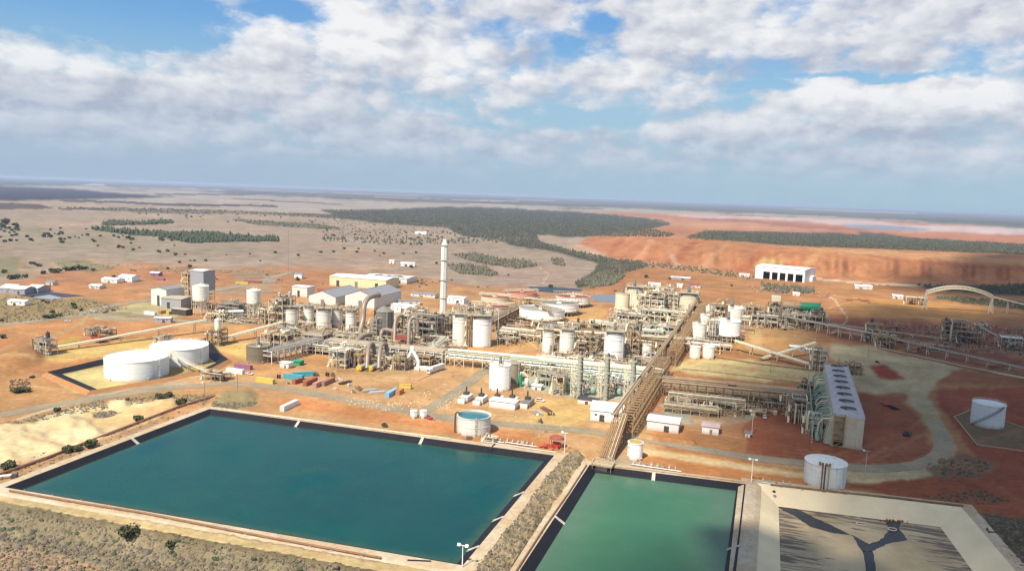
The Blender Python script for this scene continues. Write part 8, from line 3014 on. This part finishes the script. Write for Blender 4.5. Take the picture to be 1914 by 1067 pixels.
for i, (px, py, w, k_) in enumerate(((12, 419, 22, 'far'), (30, 424, 16, 'far'), (4, 426, 16, 'far'), (8, 510, 14, 'far'), (18, 522, 18, 'far'), (33, 521, 18, 'far'), (46, 519, 14, 'far'), (82, 512, 14, 'far'), (96, 509, 16, 'far'), (108, 510, 18, 'far'),
                                    (124, 506, 16, 'far'), (136, 505, 16, 'far'), (152, 504, 18, 'far'), (161, 503, 12, 'far'), (175, 506, 10, 'far'), (62, 494, 14, 'grey'), (72, 498, 14, 'grey'), (212, 519, 10, 'far'), (137, 571, 13, 'far'), (139, 577, 12, 'far'),
                                    (150, 581, 10, 'far'), (99, 585, 12, 'far'), (90, 595, 16, 'far'), (102, 594, 16, 'far'), (112, 591, 12, 'far'), (5, 632, 16, 'far'), (3, 600, 10, 'grey'), (200, 584, 8, 'grey'), (212, 581, 9, 'grey'), (355, 500, 12, 'far'), (313, 503, 8, 'far'),
                                    (398, 520, 12, 'far'), (555, 524, 12, 'far'), (1029, 537, 12, 'far'), (768, 500, 10, 'far'), (60, 555, 8, 'grey'), (80, 563, 9, 'grey'), (88, 566, 10, 'grey'), (1208, 519, 11, 'far'), (1150, 545, 6, 'grey'), (1252, 522, 7, 'far'), (1215, 537, 8, 'far'),
                                    (1368, 535, 7, 'far'), (950, 515, 6, 'far'), (1313, 506, 7, 'far'), (700, 470, 6, 'far'), (815, 493, 8, 'far'), (920, 505, 6, 'grey'), (60, 706, 12, 'grey'), (195, 585, 6, 'grey'))):
    w1_ = 'by the left edge' if px < 50 else 'west of the pale tracks' if px < 100 and py < 520 else 'in the hedge line' if px < 165 and py < 520 else 'by the side road bend' if px < 165 and py > 560 else 'near the white huts' if px < 260 else 'behind the tall grey building'
    tree(('grey bushy tree ' if k_ == 'grey' else 'dark bushy tree ') + w1_ + ' of the upper yard' if px < 600 else 'dark bushy tree on the ground behind the plant', px, py, w, k_, YT if px < 600 else 'trees behind the plant', 'tree', 'tree', .85)
rt = random.Random(21)


def where(px, py, w):
    sz = 'tiny' if w < 5 else 'small' if w < 7.5 else 'middling' if w < 10 else 'broad'
    if py < 425:
        p_ = 'beyond the pine belts' if px < 420 else 'beyond the second pine belt'
    elif px < 90:
        p_ = 'at the left plain edge'
    elif px < 200:
        p_ = 'left of the pine belts'
    elif px < 330:
        p_ = 'below the long pine belt'
    elif px < 450:
        p_ = 'behind the grey tower building'
    elif px < 620:
        p_ = 'around the lattice mast'
    elif px < 830:
        p_ = 'left of the chimney'
    else:
        p_ = 'right of the chimney'
    return sz, p_


def wtree(adj, noun, px, py, w, kind, group, name, cat, flat):
    sz, p_ = where(px, py, w)
    return tree(f'{sz} {adj} {noun} {p_}', px, py, w, kind, group, name, cat, flat)

SAV = [(0, 418), (60, 425), (190, 424), (330, 452), (440, 462), (430, 480), (300, 478), (120, 455), (0, 470)]
for px, py in sample(SAV, 95, 5):
    if py > 452 and rt.random() < .5:
        continue
    wtree('dark rounded', 'tree', px, py, rt.uniform(5, 12), 'far', 'trees dotted over the dry plain', 'savannah_tree', 'tree', .8)
for px, py in sample([(430, 470), (560, 462), (800, 470), (830, 485), (640, 480), (440, 492), (330, 492)], 18, 6):
    wtree('lone dark', 'tree', px, py, rt.uniform(4, 9), 'far', 'small trees on the middle plain', 'savannah_tree', 'tree', .8)
for px, py in sample([(600, 428), (850, 434), (960, 452), (800, 460), (600, 452)], 60, 7):
    wtree('thin grey', 'tree', px, py, rt.uniform(3, 7), 'grey', 'grey trees of the sparse far wood', 'savannah_tree', 'tree', 1.1)
for px, py in sample([(200, 395), (420, 398), (600, 412), (560, 424), (300, 408)], 26, 8):
    wtree('dark paddock', 'tree', px, py, rt.uniform(3, 6), 'far', 'tiny trees on the far paddocks', 'savannah_tree', 'tree', .9)
for px, py in sample([(240, 498), (420, 508), (560, 512), (800, 520), (1000, 535), (800, 540), (450, 535), (240, 520)], 40, 9):
    wtree('grey', 'shrub', px, py, rt.uniform(3, 6), 'grey', 'little shrubs on the orange flat', 'shrub', 'shrub', .7)

# ------------------------------------------------------------------ look-alikes are told apart by their order from the left
ORD = ['first', 'second', 'third', 'fourth', 'fifth', 'sixth', 'seventh', 'eighth', 'ninth', 'tenth', 'eleventh', 'twelfth', 'thirteenth', 'fourteenth', 'fifteenth', 'sixteenth', 'seventeenth', 'eighteenth', 'nineteenth', 'twentieth',
       'twenty-first', 'twenty-second', 'twenty-third', 'twenty-fourth', 'twenty-fifth', 'twenty-sixth', 'twenty-seventh', 'twenty-eighth', 'twenty-ninth', 'thirtieth']
same = {}
for o in SC.objects:
    if o.parent is None and 'label' in o.keys() and 'category' in o.keys():
        same.setdefault(o['label'], []).append(o)
for lb, lst in same.items():
    if 1 < len(lst) <= 30:
        lst.sort(key=lambda o: proj(*o.location)[0])
        for i, o in enumerate(lst):
            if len(lst) == 2:
                o['label'] = lb + (', the one further left' if i == 0 else ', the one further right')
            else:
                o['label'] = lb + ', ' + ORD[i] + (' from the left' if len(lb.split()) < 13 else ' from left')
